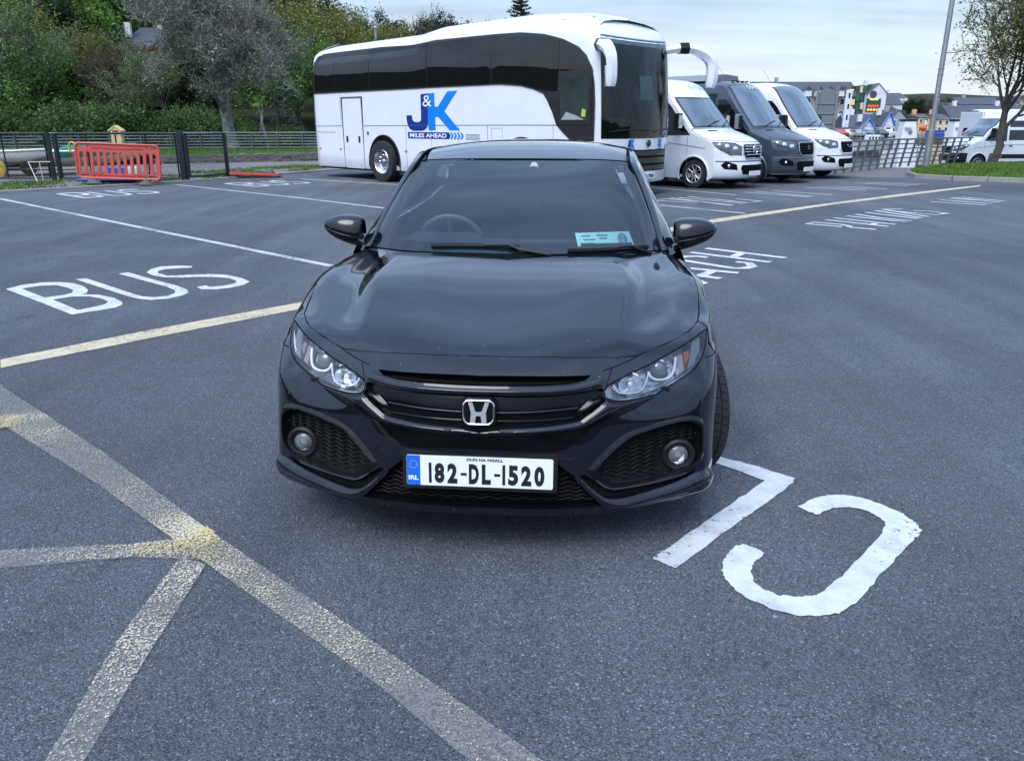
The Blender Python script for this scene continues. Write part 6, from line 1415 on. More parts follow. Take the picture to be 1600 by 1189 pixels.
mb = MB(); mb.tube([(.11 * math.cos(a), 0, .16 * math.sin(a)) for a in np.linspace(-.9, 4.0, 18)], .03, 8); mb.build('ring', simple('ring_yellow', (.6, .42, .06), .5), ri)
mb = MB(); mb.box((.03, 0, -.2), (.12, .08, .14)); mb.build('base', M_red, ri)
st = thing('boat_stand', 'thin pale tripod stand leaning in front of the gate', 'stand', (-13.2, 22.0, .03))
mb = MB(); mb.tube([(0, .1, .5), (.42, -.35, 0)], .012, 5); mb.tube([(.3, .1, .5), (.32, .1, 0)], .012, 5); mb.tube([(0, .1, .5), (.6, .1, .5)], .012, 5); mb.build('legs', simple('pale_stick', (.5, .5, .46), .6), st)
bb_ = thing('storage_box', 'blue and white plastic box behind the red barrier', 'box', (-11.2, 23.1, .03))
mb = MB(); mb.box((0, 0, .17), (.55, .4, .30)); mb.build('tub', simple('box_blue', (.03, .09, .5), .4), bb_, bevel=.03); mb = MB(); mb.box((.42, 0, .17), (.28, .36, .32)); mb.build('side_bin', simple('box_white', (.65, .68, .7), .4), bb_, bevel=.03)
ky = thing('kayak', 'dark blue kayak lying on the gravel under the red barrier', 'kayak', (-10.3, 21.15, .04), R(8))
mb = MB(); mb.loft([[(x, .28 * w * math.cos(a), .09 + .09 * w * math.sin(a)) for a in np.linspace(0, 2 * math.pi, 13)[:-1]] for x, w in ((-1.2, .05), (-.9, .5), (-.3, .95), (.3, .95), (.8, .5), (1.1, .05))], closed=True, caps=True); mb.build('hull', simple('kayak_blue', (.015, .06, .4), .35), ky)
lb = thing('ringbuoy_cabinet', 'cream and red house-shaped ringbuoy cabinet standing by the river railing', 'cabinet', at(181, 197, 34) - Vector((0, 0, 1.43)))
mb = MB(); mb.prism([(-.22, .62), (.22, .62), (.22, 1.28), (0, 1.43), (-.22, 1.28)], lambda x, z: (x, -.12, z), lambda x, z: (x, .12, z)); mb.build('case', simple('cabinet_cream', (.62, .48, .25), .5), lb, bevel=.01)
mb = MB(); mb.prism([(-.30, 1.25), (0, 1.46), (.30, 1.25), (.30, 1.20), (0, 1.40), (-.30, 1.20)], lambda x, z: (x, -.15, z), lambda x, z: (x, .15, z)); mb.build('roof', simple('cabinet_yellow', (.65, .52, .26), .5), lb)
mb = MB(); mb.box((0, -.13, 1.22), (.24, .02, .08)); mb.build('red_panel', M_red, lb); mb = MB(); mb.box((0, 0, .4), (.08, .08, .8)); mb.build('post', M_alu, lb)

# ------------------------------------------------------------ trees
def bark(name, c): 
    t = NT(name); P = t.obj(); f = t.noise(5, 5, .7, P); b = t.bsdf(t.ramp(f, [(.3, tuple(x * .5 for x in c)), (.5, c), (.7, tuple(min(1, x * 1.9) for x in c))]), .9, 0, .2); t.bump(b, t.noise(14, 4, .7, P), .8, .05); return t.m
def leafm(name, cols, rough=.6):
    t = NT(name); g = t.n('ShaderNodeNewGeometry'); f = t.math('ADD', t.math('MULTIPLY', g.outputs['Random Per Island'], .55), t.math('MULTIPLY', t.noise(.35, 3, .6, t.obj()), .45))
    c = t.ramp(f, [(.2, cols[0]), (.5, cols[1]), (.8, cols[2])]); d = t.n('ShaderNodeBsdfDiffuse'); t.l(c, d.inputs[0]); tl = t.n('ShaderNodeBsdfTranslucent'); t.l(c, tl.inputs[0])
    m = t.n('ShaderNodeMixShader'); m.inputs[0].default_value = .25; t.l(d.outputs[0], m.inputs[1]); t.l(tl.outputs[0], m.inputs[2]); t.l(m.outputs[0], t.out.inputs['Surface']); return t.m
B_grey = bark('grey_bark', (.085, .078, .066)); B_dark = bark('dark_bark', (.07, .06, .05)); B_lichen = bark('lichen_bark', (.20, .20, .185))
L_bud = leafm('pale_buds', [(.09, .10, .07), (.22, .235, .18), (.46, .49, .41)])
L_twig = leafm('twig_haze', [(.05, .055, .035), (.085, .092, .055), (.13, .14, .085)])
L_fresh = leafm('fresh_leaves', [(.06, .13, .035), (.13, .24, .06), (.22, .35, .09)])
L_olive = leafm('olive_leaves', [(.08, .10, .022), (.18, .20, .04), (.32, .33, .10)])
L_dark = leafm('dark_needles', [(.014, .028, .018), (.03, .052, .03), (.055, .085, .05)])
L_willow = leafm('willow_leaves', [(.045, .09, .03), (.09, .15, .055), (.15, .22, .09)])
L_brown = leafm('brown_catkins', [(.05, .045, .03), (.10, .085, .055), (.16, .14, .09)])
L_right = leafm('young_leaves', [(.08, .10, .03), (.18, .19, .06), (.32, .30, .12)])
def skeleton(H_, r0, fork, spread, lv, nb, rng, lean=(0, 0), up=.5, droop=0, k0=5, first_len=None):
    """branches as polylines with radii; returns (segments, tips)"""
    segs, tips = [], []
    def grow_(p, d, L, r, l):
        n = 4 if l == 0 else 3; pts = [p]; rs = [r]; q = p.copy(); dd = d.copy()
        for i in range(n):
            dd = nrm(dd + rng.normal(0, .12 + .06 * l, 3) + np.array([0, 0, (.06 * up - droop * .12) * l])); q = q + dd * L / n; pts.append(q.copy()); rs.append(r * (1 - .55 * (i + 1) / n) if l else r * (1 - .35 * (i + 1) / n))
        segs.append((pts, rs, l))
        if l >= lv: tips.append((q, dd, L)); return
        m = k0 if l == 0 else nb
        for k in range(m):
            f = .55 + .45 * (k + 1) / m if l == 0 else .3 + .7 * (k + rng.random()) / m
            j = min(n, max(1, int(round(f * n)))); az = 2 * math.pi * (k / m + rng.random() * .4) + l
            a = nrm(np.cross(dd, [0, 0, 1]) if abs(dd[2]) < .95 else np.array([1., 0, 0])); b = np.cross(dd, a); sp_ = spread * (.7 + .6 * rng.random())
            nd = nrm(dd * math.cos(sp_) + (a * math.cos(az) + b * math.sin(az)) * math.sin(sp_) + np.array([0, 0, up * .25]))
            grow_(pts[j], nd, L * (.62 + .2 * rng.random()) if l else (first_len or H_ * .36) * (.8 + .4 * rng.random()), rs[j] * (.62 if l else .58), l + 1)
        if l: tips.append((q, dd, L * .6))
    grow_(np.array([0., 0, 0]), nrm(np.array([lean[0], lean[1], 1.])), fork, r0, 0)
    return segs, tips
def leaves(tips, n, size, spread_, rng, flat=.0, tri=True):
    T = np.array([t[0] for t in tips]); D = np.array([t[1] for t in tips]); Ls = np.array([t[2] for t in tips])
    i = rng.integers(0, len(T), n); back = rng.random(n)[:, None] * Ls[i][:, None] * .9
    c = T[i] - D[i] * back + rng.normal(0, 1, (n, 3)) * spread_
    a = rng.normal(0, 1, (n, 3)); a /= np.linalg.norm(a, axis=1, keepdims=True); b = np.cross(a, rng.normal(0, 1, (n, 3))); b /= np.linalg.norm(b, axis=1, keepdims=True) + 1e-9
    s = size * (.5 + rng.random(n))[:, None]
    v = np.stack([c - a * s, c + b * s * .55, c + a * s, c - b * s * .55], 1).reshape(-1, 3)
    return v, n
def leaf_obj(name, v, n, mat, par):
    me = bpy.data.meshes.new(name); me.vertices.add(len(v)); me.vertices.foreach_set('co', v.astype(np.float32).ravel()); me.loops.add(4 * n); me.loops.foreach_set('vertex_index', np.arange(4 * n, dtype=np.int32)); me.polygons.add(n); me.polygons.foreach_set('loop_start', np.arange(0, 4 * n, 4, dtype=np.int32)); me.polygons.foreach_set('loop_total', np.full(n, 4, dtype=np.int32)); me.update(); me.validate(); me.materials.append(mat)
    o = bpy.data.objects.new(name, me); COL.objects.link(o); o.parent = par; return o
def twigs(segs, tips, n, L, rng, r=.01):
    """fine twigs as thin slivers round the branch tips"""
    T = np.array([t[0] for t in tips]); D = np.array([t[1] for t in tips]); Ls = np.array([t[2] for t in tips]); i = rng.integers(0, len(T), n)
    c = T[i] - D[i] * (rng.random(n) * Ls[i])[:, None]; d = D[i] + rng.normal(0, .55, (n, 3)) + np.array([0, 0, .25]); d /= np.linalg.norm(d, axis=1, keepdims=True); e = c + d * (L * (.4 + rng.random(n)))[:, None]
    w = np.cross(d, rng.normal(0, 1, (n, 3))); w /= np.linalg.norm(w, axis=1, keepdims=True) + 1e-9; w *= r
    v = np.stack([c - w, c + w, e + w * .3, e - w * .3], 1).reshape(-1, 3); return v, n, np.concatenate([e, d], 1)
def make_tree(name, label, loc, H_, r0, fork, spread, lv, nb, barkm, leafs, seed, group=None, lean=(0, 0), up=.5, k0=5, tw=None, first_len=None, droop=0, rz=0, thin=0, off=(0, 0, 0)):
    rng = np.random.default_rng(seed); t = thing(name, label, 'tree' if 'shrub' not in name else 'shrub', loc, rz, group)
    segs, tips = skeleton(H_, r0, fork, spread, lv, nb, rng, lean, up, droop, k0, first_len)
    mb = MB(); mt = MB()
    for pts, rs, l in segs:
        if l <= 1: mb.tube(pts, rs, 8 if l == 0 else 6, caps=False)
        else: mt.tube(pts, [max(x, .012 + thin) for x in rs], 4 if l == 2 else 3, caps=False)
    # root flare
    mb.tube([(0, 0, -.3), (0, 0, .0), (0, 0, .35)], [r0 * 1.5, r0 * 1.3, r0 * 1.02], 9, caps=False)
    mb.build('trunk', barkm, t, ang=180); 
    if mt.v: o = mt.build('branches', barkm, t, ang=180, recalc=False)
    if tw: v, n, e = twigs(segs, tips, tw[0], tw[1], rng, tw[2]); leaf_obj('twigs', v, n, tw[3], t)
    for (n, size, spr, mat) in leafs: v, n = leaves(tips, n, size, spr, rng); leaf_obj('crown', v, n, mat, t)
    return t
big = make_tree('bare_tree', 'big broad tree with silver trunk and pale buds standing on the grass bank', (-13.75, 40.1, .3), 8.5, .31, 3.3, .60, 5, 4, B_lichen, [(22000, .045, .16, L_bud)], 11, k0=7, up=.38, tw=(17000, .5, .006, bark('silver_twig', (.16, .155, .14))), rz=2.6, first_len=2.3, thin=.004)
rt = make_tree('young_tree', 'young olive-leaved tree leaning right on the grass island', (16.55, 27.9, .2), 5.5, .14, 2.2, .66, 4, 4, B_grey, [(11500, .042, .15, L_right)], 23, lean=(.22, 0), k0=7, up=.33, tw=(5000, .35, .005, B_grey), first_len=2.15)

# hillside across the river and the wood on it
def hillz(x, y):
    if x > 40: s_ = 0
    b = np.interp(x, [-140, -60, -25, -5, 8, 16], [34, 30, 20, 11, 4, 0]); t_ = np.interp(y, [58, 64, 90, 150, 260], [-2.2, .2, .38, 1.0, 1.2])
    return -2.2 if t_ < -2 else (t_ if t_ <= .2 and y < 64.1 else .2 + b * (t_ - .2)) + 1.5 * noise.noise(Vector((x * .03, y * .03, 0)))
hx_ = list(np.linspace(-170, 16, 36)); hy_ = [58, 60, 62, 64] + list(np.linspace(68, 260, 22))
mb = MB(); mb.add([(x, y, hillz(x, y)) for y in hy_ for x in hx_], [(j * len(hx_) + i, j * len(hx_) + i + 1, (j + 1) * len(hx_) + i + 1, (j + 1) * len(hx_) + i) for j in range(len(hy_) - 1) for i in range(len(hx_) - 1)])
M_hill = ground_mat('woodland_floor', [(.3, (.012, .018, .008)), (.5, (.03, .035, .015)), (.7, (.05, .065, .02))], .3, .8, 3); strc(mb.build('hillside', M_hill, recalc=False))
GW = 'trees of the wood across the river'
TP = [
 ('bare_woodland_tree', 'leafless grey brown tree', dict(H_=11, r0=.2, fork=3.5, spread=.5, lv=4, nb=4, barkm=B_grey, leafs=[(13000, .08, .32, L_twig)], seed=31, k0=6, up=.45, tw=(9000, .8, .012, B_grey), thin=.012)),
 ('green_tree', 'fresh green leafy tree', dict(H_=11, r0=.22, fork=2.8, spread=.55, lv=4, nb=4, barkm=B_dark, leafs=[(20000, .12, .36, L_fresh)], seed=32, k0=7, up=.3)),
 ('olive_tree', 'yellow green budding tree', dict(H_=11, r0=.2, fork=2.5, spread=.5, lv=4, nb=4, barkm=B_dark, leafs=[(12000, .10, .34, L_olive)], seed=33, k0=6, up=.5, tw=(4000, .7, .012, B_grey))),
 ('dark_pine', 'dark evergreen pine', dict(H_=12, r0=.24, fork=5.5, spread=.75, lv=4, nb=4, barkm=B_dark, leafs=[(24000, .12, .30, L_dark)], seed=34, k0=8, up=.25, first_len=2.9)),
 ('brown_tree', 'brown catkin covered tree', dict(H_=10, r0=.18, fork=2.6, spread=.48, lv=4, nb=4, barkm=B_grey, leafs=[(12000, .08, .36, L_brown)], seed=35, k0=6, up=.4, tw=(6000, .7, .012, B_grey))),
 ('willow_shrub', 'rounded grey green willow shrub', dict(H_=4.5, r0=.1, fork=.5, spread=.65, lv=3, nb=5, barkm=B_grey, leafs=[(14000, .09, .30, L_willow)], seed=36, k0=9, up=.35, first_len=1.7)),
 ('slender_tree', 'slender pale-stemmed young tree', dict(H_=9, r0=.10, fork=4.2, spread=.38, lv=3, nb=4, barkm=B_lichen, leafs=[(1500, .06, .25, L_bud), (3000, .08, .28, L_fresh)], seed=37, k0=7, up=.6, tw=(2500, .6, .010, B_grey))),
]
# (prototype, photo x, distance, scale) - placed on the slope
WOOD = [(5,20,62,1.0),(5,62,62,.9),(1,35,66,.75),(2,20,68,.85),(5,118,61,1.25),(5,160,61,1.35),(6,92,64,1.0),(6,8,63,1.1),(1,108,70,.7),(2,140,72,.8),(4,182,66,.8),(5,205,62,.8),(6,230,63,.7),(6,272,64,.8),(5,222,63,.7),(5,285,62,1.0),(5,318,62,.95),(5,262,63,.8),(6,412,63,1.15),(6,425,62,1.05),(5,340,62,.8),(5,392,62,.7),(3,440,70,.75),(3,455,74,.8),(1,478,66,.8),(5,455,62,.6),(3,350,72,.8),(3,300,70,.55),
 (2,60,72,.95),(1,-10,80,1.2),(3,110,80,.95),(1,60,84,1.1),(1,100,84,1.25),(3,60,96,1.3),(1,140,88,1.15),(1,125,92,1.2),(1,185,84,1.4),(1,198,90,1.3),(3,25,100,1.3),(3,150,104,1.4),(3,225,112,1.35),(3,255,108,1.4),(3,205,118,1.4),(3,280,104,1.15),(3,310,96,1.1),(1,330,92,1.1),(3,395,92,1.05),(3,420,96,1.1),(3,370,84,.95),(3,-60,100,1.4),(3,-20,110,1.4),(3,340,120,1.3),(3,385,112,1.3),(3,5,90,1.2),(3,175,94,1.1),
 (2,500,74,'-12'),(2,534,78,'4'),(2,548,72,'30'),(2,515,86,'-6'),(3,585,96,'2'),(2,612,90,'16'),(2,478,84,'-20'),(0,645,98,'8'),(3,672,108,'20'),(3,697,112,'15'),(4,712,100,'33'),(3,728,108,'27'),(3,748,112,'26'),(3,766,114,'35'),(0,785,112,'36'),(0,625,96,'10'),(3,462,96,1.2),(3,440,108,1.15),(4,805,112,'38'),
 (1,-120,75,1.2),(3,-160,90,1.4),(3,-200,100,1.4),(4,-220,70,1.1)]
protos = {}; made = []; HT = {}
def theight(o): return max((v.co.z for c in o.children for v in c.data.vertices), default=10)
for k, (nm, lab, kw) in enumerate(TP): protos[k] = make_tree(nm, lab, (0, 0, 0), group=lab + 's of the wood', **kw); HT[k] = theight(protos[k])
fresh = set(protos)
rngp = random.Random(5)
for n_, (k, px, Y, sc_) in enumerate(WOOD):
    nm, lab, kw = TP[k]; x = (px - 800) / 1220 * (Y * .9499 + 1.2) ; z = hillz(x, Y) - .3; rz_ = rngp.uniform(0, 6.28)
    if isinstance(sc_, str): sc_ = (at(px, float(sc_), Y)[2] - z) / HT[k]
    s3 = (sc_ * rngp.uniform(.92, 1.1), sc_ * rngp.uniform(.92, 1.1), sc_ * rngp.uniform(.93, 1.06))
    near_ = 'on the bank' if Y < 72 else 'on the slope' if Y < 95 else 'on the skyline'
    where = 'past the frame' if px < -20 else 'far left' if px < 90 else 'left of the house' if px < 205 else 'by the house' if px < 290 else 'behind the bare tree' if px < 480 else 'above the coach rear' if px < 640 else 'above the coach middle'
    label = '%s %s %s' % (lab, near_, where)
    if k in fresh: fresh.discard(k); o_ = protos[k]; o_['label'] = label; o_.location = (x, Y, z); o_.scale = s3; o_.rotation_euler[2] = rz_
    else: o_ = copy_tree(protos[k], (x, Y, z), rz_, s3, label, lab + 's of the wood')
    made.append((label, px, o_))
ORD = ['leftmost', 'second', 'third', 'fourth', 'fifth', 'sixth', 'seventh', 'eighth', 'ninth', 'tenth', 'eleventh', 'twelfth']
for lab_ in sorted(set(m[0] for m in made)):
    g_ = sorted([m for m in made if m[0] == lab_], key=lambda m: m[1])
    if len(g_) > 1:
        for i_, m in enumerate(g_): m[2]['label'] = '%s%s %s' % (ORD[i_], '' if i_ == 0 else ' from left', lab_)
# lone conifer above the coach roof
cf = thing('lone_conifer', 'small dark conifer with tiered branches showing alone above the coach roof', 'tree', (1.1, 110, at(813, 45, 110)[2] - 3))
mb = MB(); mb.tube([(0, 0, 0), (.05, 0, 3), (.0, 0, 7.2)], [.16, .1, .02], 6); mb.build('trunk', B_dark, cf)
rng = np.random.default_rng(3); tp_ = []
for z in np.arange(2.6, 7.1, .42):
    for k in range(7): a = rng.random() * 6.28; L = (7.6 - z) * .55 * (.5 + .7 * rng.random()); tp_.append((np.array([L * math.cos(a), L * math.sin(a), z + L * .18]), nrm([math.cos(a), math.sin(a), .2]), L))
v, n = leaves(tp_, 7000, .10, .07, rng); leaf_obj('crown', v, n, L_dark, cf)
mb = MB(); [mb.tube([(0, 0, t_[0][2] - t_[2] * .1), t_[0]], .02, 4) for t_ in tp_]; mb.build('branches', B_dark, cf, recalc=False)
# house among the trees
hp = at(241, 112, 76); hs = thing('hillside_house', 'white rendered house with dark slate hipped roof and chimneys among the trees', 'house', (at(225, 80, 80)[0], 80, at(240, 76, 80)[2] - 5.2), R(6))
M_slate = simple('slate', (.06, .065, .08), .6, var=.2, scale=3); M_rend = simple('white_render', (.62, .62, .60), .8, var=.08); M_win = simple('window_glass', (.05, .06, .07), .08, spec=.7, coat=.5); M_frm = simple('white_frame', (.75, .75, .75), .5)
mb = MB(); mb.box((.3, 3, 3.9), (4.6, 6, 2.6)); mb.build('wall', M_rend, hs); mb = MB(); mb.box((.3, 3, 1.3), (4.5, 5.9, 2.6)); mb.build('plinth', M_hill, hs)
mb = MB(); mb.add([(-2.4, -.4, 5.2), (3.0, -.4, 5.2), (3.0, 6.4, 5.2), (-2.4, 6.4, 5.2), (-1.0, 3, 7.3), (1.0, 3, 7.3)], [(0, 1, 5, 4), (1, 2, 5), (2, 3, 4, 5), (3, 0, 4)]); rfh = mb.build('roof', M_slate, hs, smooth=False)
for x_, y_ in ((-1.55, 1.2), (.9, 3)): mb = MB(); mb.box((x_, y_, 6.9), (.5, .5, 1.3)); mb.build('chimney', M_rend, rfh)
mb = MB(); mb.box((.3, -.45, 5.15), (5.4, .12, .22)); mb.build('fascia', simple('dark_red_fascia', (.2, .03, .02), .5), hs)
for x_ in (-.9, 1.6): mb = MB(); mb.box((x_, -.03, 4.0), (1.1, .08, 1.2)); f_ = mb.build('window', M_frm, hs); mb = MB(); mb.box((x_ - .26, -.08, 4.0), (.42, .04, 1.0)); mb.box((x_ + .26, -.08, 4.0), (.42, .04, 1.0)); mb.build('pane', M_win, f_)
# thin pale flue standing behind the coach
fl_ = thing('flue_pole', 'thin pale metal pole sticking up behind the coach roof', 'pole', (at(587, 60, 70)[0], 70, 0)); mb = MB(); mb.tube([(0, 0, 0), (0, 0, at(587, 44, 70)[2])], .11, 8); mb.build('mast', M_alu, fl_); mb = MB(); mb.lathe([(.2, 0), (.05, .18)], 10, None, (0, 0, at(587, 44, 70)[2]), caps=True); mb.build('cowl', M_alu, fl_)
# ridge behind the camera, seen only in reflections
mb = MB(); n_ = 120; rr0, rr1, tpz = [], [], []
for i in range(n_ + 1):
    a = R(150 + 200 * i / n_); h_ = 18 + 4 * noise.noise(Vector((i * .09, 3, 0))) + 1.6 * noise.noise(Vector((i * .8, 1, 0))) + 1.2 * random.random()
    rr0.append((150 * math.cos(a), 150 * math.sin(a), -1)); rr1.append((162 * math.cos(a), 162 * math.sin(a), h_)); tpz.append((210 * math.cos(a), 210 * math.sin(a), h_ * 1.05))
mb.loft([rr0, rr1, tpz]); strc(mb.build('distant_wooded_ridge', M_hill, recalc=False))

# ------------------------------------------------------------ quay railing, lamp post, town across the harbour
M_rail = simple('railing_bronze_grey', (.17, .165, .165), .5, .4)
qr = thing('quay_railing', 'curved dark metal quay railing with leaning posts beside the water', 'railing')
rail_run(qr, [(4.2, 30.2), (9.35, 24.75), (11.2, 26.6), (13.8, 29.45), (15.9, 31.2), (17.95, 32.9), (21.5, 35.6), (26, 38.6)], .98, 6, .72, .016, mat=M_rail, lean=.16)
lp = thing('lamp_post', 'tall leaning galvanised lamp post at the end of the grass island', 'lamp post', (13.49, 26.36, .03))
mb = MB(); mb.tube([(0, 0, 0), (0, 0, 1.3), (0, 0, 1.32), (.0, 0, 6.6), (0, 0, 8.0)], [.105, .105, .082, .070, .06], 16); mb.build('column', M_alu, lp)
mb = MB(); mb.tube([(0, 0, 7.9), (-.3, -.3, 8.2), (-.9, -.9, 8.3)], .04, 8); mb.box((-1.2, -1.2, 8.3), (.6, .25, .1), R(45)); mb.build('lantern_arm', M_alu, lp)
mb = MB()
for z in (1.32, 2.95, 3.12): mb.lathe([(.09, -.02), (.09, .02)], 14, None, (0, 0, z))
mb.build('band', M_steelgrey, lp); mb = MB(); mb.box((0, 0, .01), (.34, .34, .025)); mb.build('base_plate', M_alu, lp)
def block(t, name, mat, p, px0, py0, px1, py1, Y, dep, par=None):
    a = at(px0, py0, Y); b = at(px1, py1, Y); mb = MB(); mb.box2((a[0], Y, b[2]), (b[0], Y + dep, a[2])); return mb.build(name, mat, par or t, smooth=False)
def gable_house(name, label, cat, pxl, pxr, pye, pyr, pyb, Y, dep, wallm, roofm, ridge_x=True, wins=0, storeys=1, trim=None, gables=()):
    """ridge_x: ridge runs across the view"""
    A = at(pxl, pyb, Y); B = at(pxr, pye, Y); ze = B[2]; zr = at(pxr, pyr, Y)[2]; x0, x1 = A[0], at(pxr, pyb, Y)[0]; zb = min(A[2], -.5) - .5
    t = thing(name, label, cat, (x0, Y, 0)); W = x1 - x0
    mb = MB(); mb.box2((0, 0, zb), (W, dep, ze)); mb.build('wall', wallm, t, smooth=False)
    mb = MB()
    if ridge_x:
        e = .3; mb.add([(-e, -e, ze - .1), (W + e, -e, ze - .1), (W + e, dep + e, ze - .1), (-e, dep + e, ze - .1), (-e, dep / 2, zr), (W + e, dep / 2, zr)], [(0, 1, 5, 4), (2, 3, 4, 5), (0, 4, 3), (1, 2, 5)])
    else:
        e = .25; mb.add([(-e, -e, ze - .1), (W / 2, -e, zr + .1), (W + e, -e, ze - .1), (-e, dep, ze - .1), (W / 2, dep, zr + .1), (W + e, dep, ze - .1)], [(0, 1, 4, 3), (1, 2, 5, 4)]); 
    ro = mb.build('roof', roofm, t, smooth=False)
    if not ridge_x: mb = MB(); mb.add([(0, 0, ze - .02), (W, 0, ze - .02), (W / 2, 0, zr)], [(0, 1, 2)]); mb.build('gable', wallm, t, smooth=False)
    if trim:
        mb = MB()
        if ridge_x: mb.tube([(-.35, -.35, ze), (-.35, dep / 2, zr + .1)], .22, 4); mb.tube([(W + .35, -.35, ze), (W + .35, dep / 2, zr + .1)], .22, 4)
        else: mb.tube([(-.25, -.3, ze - .1), (W / 2, -.3, zr + .1), (W + .25, -.3, ze - .1)], .2, 4)
        mb.build('bargeboard', trim, t, smooth=False)
    if wins:
        for s_ in range(storeys):
            for k in range(wins):
                x = W * (k + .5) / wins; z = zb + .5 + (ze - zb - .5) * (s_ + .5) / storeys; w_ = min(1.0, W / wins * .42); h_ = min(1.5, (ze - zb) / storeys * .42)
                mb = MB(); mb.box((x, -.02, z), (w_ + .2, .12, h_ + .2)); f_ = mb.build('window', M_frm, t, smooth=False); mb = MB(); mb.box((x, -.08, z), (w_, .06, h_)); mb.build('pane', M_win, f_, smooth=False)
    mb = MB(); mb.box((W * .25, dep / 2, zr + .3), (.8, .8, 1.4)); mb.build('chimney', wallm, ro, smooth=False)
    return t
M_wh = simple('white_wall', (.66, .68, .72), .7, var=.05); M_gr = simple('grey_wall', (.30, .31, .33), .8, var=.12); M_tan = simple('tan_wall', (.38, .31, .24), .8, var=.1); M_bluetrim = simple('bright_blue_trim', (.02, .25, .75), .4, var=.04); M_ora = simple('orange_wall', (.62, .36, .15), .8, var=.06); M_cream = simple('cream_wall', (.6, .5, .35), .8, var=.06)
def lit(name, col, st_):
    if name in MC: return MC[name]
    t = NT(name); e = t.n('ShaderNodeEmission'); e.inputs[0].default_value = (*col, 1); e.inputs[1].default_value = st_; t.l(e.outputs[0], t.out.inputs['Surface']); MC[name] = t.m; return t.m
# town ground and far quay wall
QY = 150
mb = MB(); mb.sheet([[(14, QY), (330, QY), (500, 420), (40, 420), (-5, 200)]], lambda x, y: (x, y, -1.0 if y < 300 else 6)); strc(mb.build('town_ground', M_path, recalc=False))
mb = MB(); mb.box2((14, QY - .6, -5), (330, QY, -.9)); tag(mb.build('quay_wall', simple('quay_stone', (.10, .095, .085), .9, var=.4, scale=.6, bump=.6, bscale=3)), 'long dark stone harbour wall below the row of parked cars', 'wall')
# rising hill behind the town, far blue hill
mb = MB(); rings = []
for y in (215, 260, 330): rings.append([(x, y, {215: -1, 260: 9, 330: 13}[y] * np.interp(x, [60, 95, 140, 170, 220, 330], [.1, .55, 1, .95, .75, .8]) + 1.2 * noise.noise(Vector((x * .05, y, 0)))) for x in np.linspace(60, 330, 40)])
mb.loft(rings); strc(mb.build('town_hill', M_hill, recalc=False))
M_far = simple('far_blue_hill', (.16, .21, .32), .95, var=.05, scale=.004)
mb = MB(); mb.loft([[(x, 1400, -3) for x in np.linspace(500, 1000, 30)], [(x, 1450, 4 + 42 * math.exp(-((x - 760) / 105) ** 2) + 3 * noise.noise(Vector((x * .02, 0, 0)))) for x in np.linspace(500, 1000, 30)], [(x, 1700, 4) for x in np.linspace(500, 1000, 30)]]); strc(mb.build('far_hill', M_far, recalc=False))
# hotel: long slate roof, glazed stair bay, white gable tower with round window and lit sign
ht = gable_house('hotel', 'long white hotel with a dark slate roof and dormers behind the minibuses', 'building', 1180, 1336, 150, 126, 205, 205, 14, M_gr, M_slate, True, 9, 3)
for k in range(5):
    p = at(1262 + k * 17, 146, 204); mb = MB(); mb.box((p[0] - ht.location[0], -.8, p[2]), (1.6, 1.6, 1.5)); d_ = mb.build('dormer', M_wh, ht, smooth=False); mb = MB(); mb.add([(p[0] - ht.location[0] + a, b, p[2] + c) for a, b, c in ((-1, -1.8, .7), (1, -1.8, .7), (0, -1.8, 1.7), (-1, 1.5, .7), (1, 1.5, .7), (0, 1.5, 1.7))], [(0, 1, 2), (0, 2, 5, 3), (1, 4, 5, 2)]); mb.build('dormer_roof', M_slate, d_, smooth=False)
gt = thing('glazed_bay', 'dark green glazed stair bay with lit panels beside the white gable tower', 'building', (at(1336, 190, 200)[0], 200, 0)); X0 = gt.location[0]
a, b = at(1337, 134, 200), at(1356, 200, 200); mb = MB(); mb.box2((0, 0, -.2), (b[0] - a[0], 10, a[2])); mb.build('wall', simple('bay_green', (.015, .06, .045), .25, coat=.5), gt, smooth=False)
for i in range(3):
    for j in range(4):
        p = at(1340 + i * 6, 140 + j * 13, 200); mb = MB(); mb.box((p[0] - X0, -.05, p[2]), (.7, .1, 1.5)); mb.build('pane', [M_win, M_cream, simple('bay_teal', (.03, .12, .09), .3), M_win][(i + 2 * j) % 4], gt, smooth=False)
for px, py, w_, h_, c in ((1331, 141, 1.0, .35, (1, .6, .15)), (1332, 160, .9, 1.3, (.55, .6, .2)), (1328, 171, 1.0, 1.2, (1, .5, .3)), (1328, 180, 1.0, .6, (1, .8, .2)), (1318, 203, 1.0, 1.5, (1, .35, .04)), (1312, 185, .7, 2, (1, .45, .12))):
    p = at(px, py, 199); mb = MB(); mb.box((p[0], 199, p[2]), (w_, .2, h_)); tag(mb.build('lit_sign', lit('lit_%d_%d' % (px, py), c, .75), smooth=False), {1331: 'thin amber lit strip at the top of the glazed bay', 1332: 'olive lit panel on the glazed bay', 1328: 'round pink lit sign low on the glazed bay' if py == 171 else 'yellow lit lettering under the pink sign', 1318: 'orange lit panel at the foot of the white totem', 1312: 'tall orange glow beside the totem sign'}[px], 'sign')
gtw = gable_house('gable_tower', 'tall white gable tower with a round window and colourful lit sign', 'building', 1352, 1380, 146, 131, 185, 198, 10, M_wh, M_slate, False); X0 = gtw.location[0]
p = at(1365, 148, 197.8); mb = MB(); mb.lathe([(0, 0), (.85, 0)], 24, Matrix.Rotation(R(90), 3, 'X'), (p[0] - X0, -.08, p[2])); mb.build('round_window', M_win, gtw, smooth=False)
p = at(1364.5, 165, 197.8); pz = (p[0] - X0, p[2])
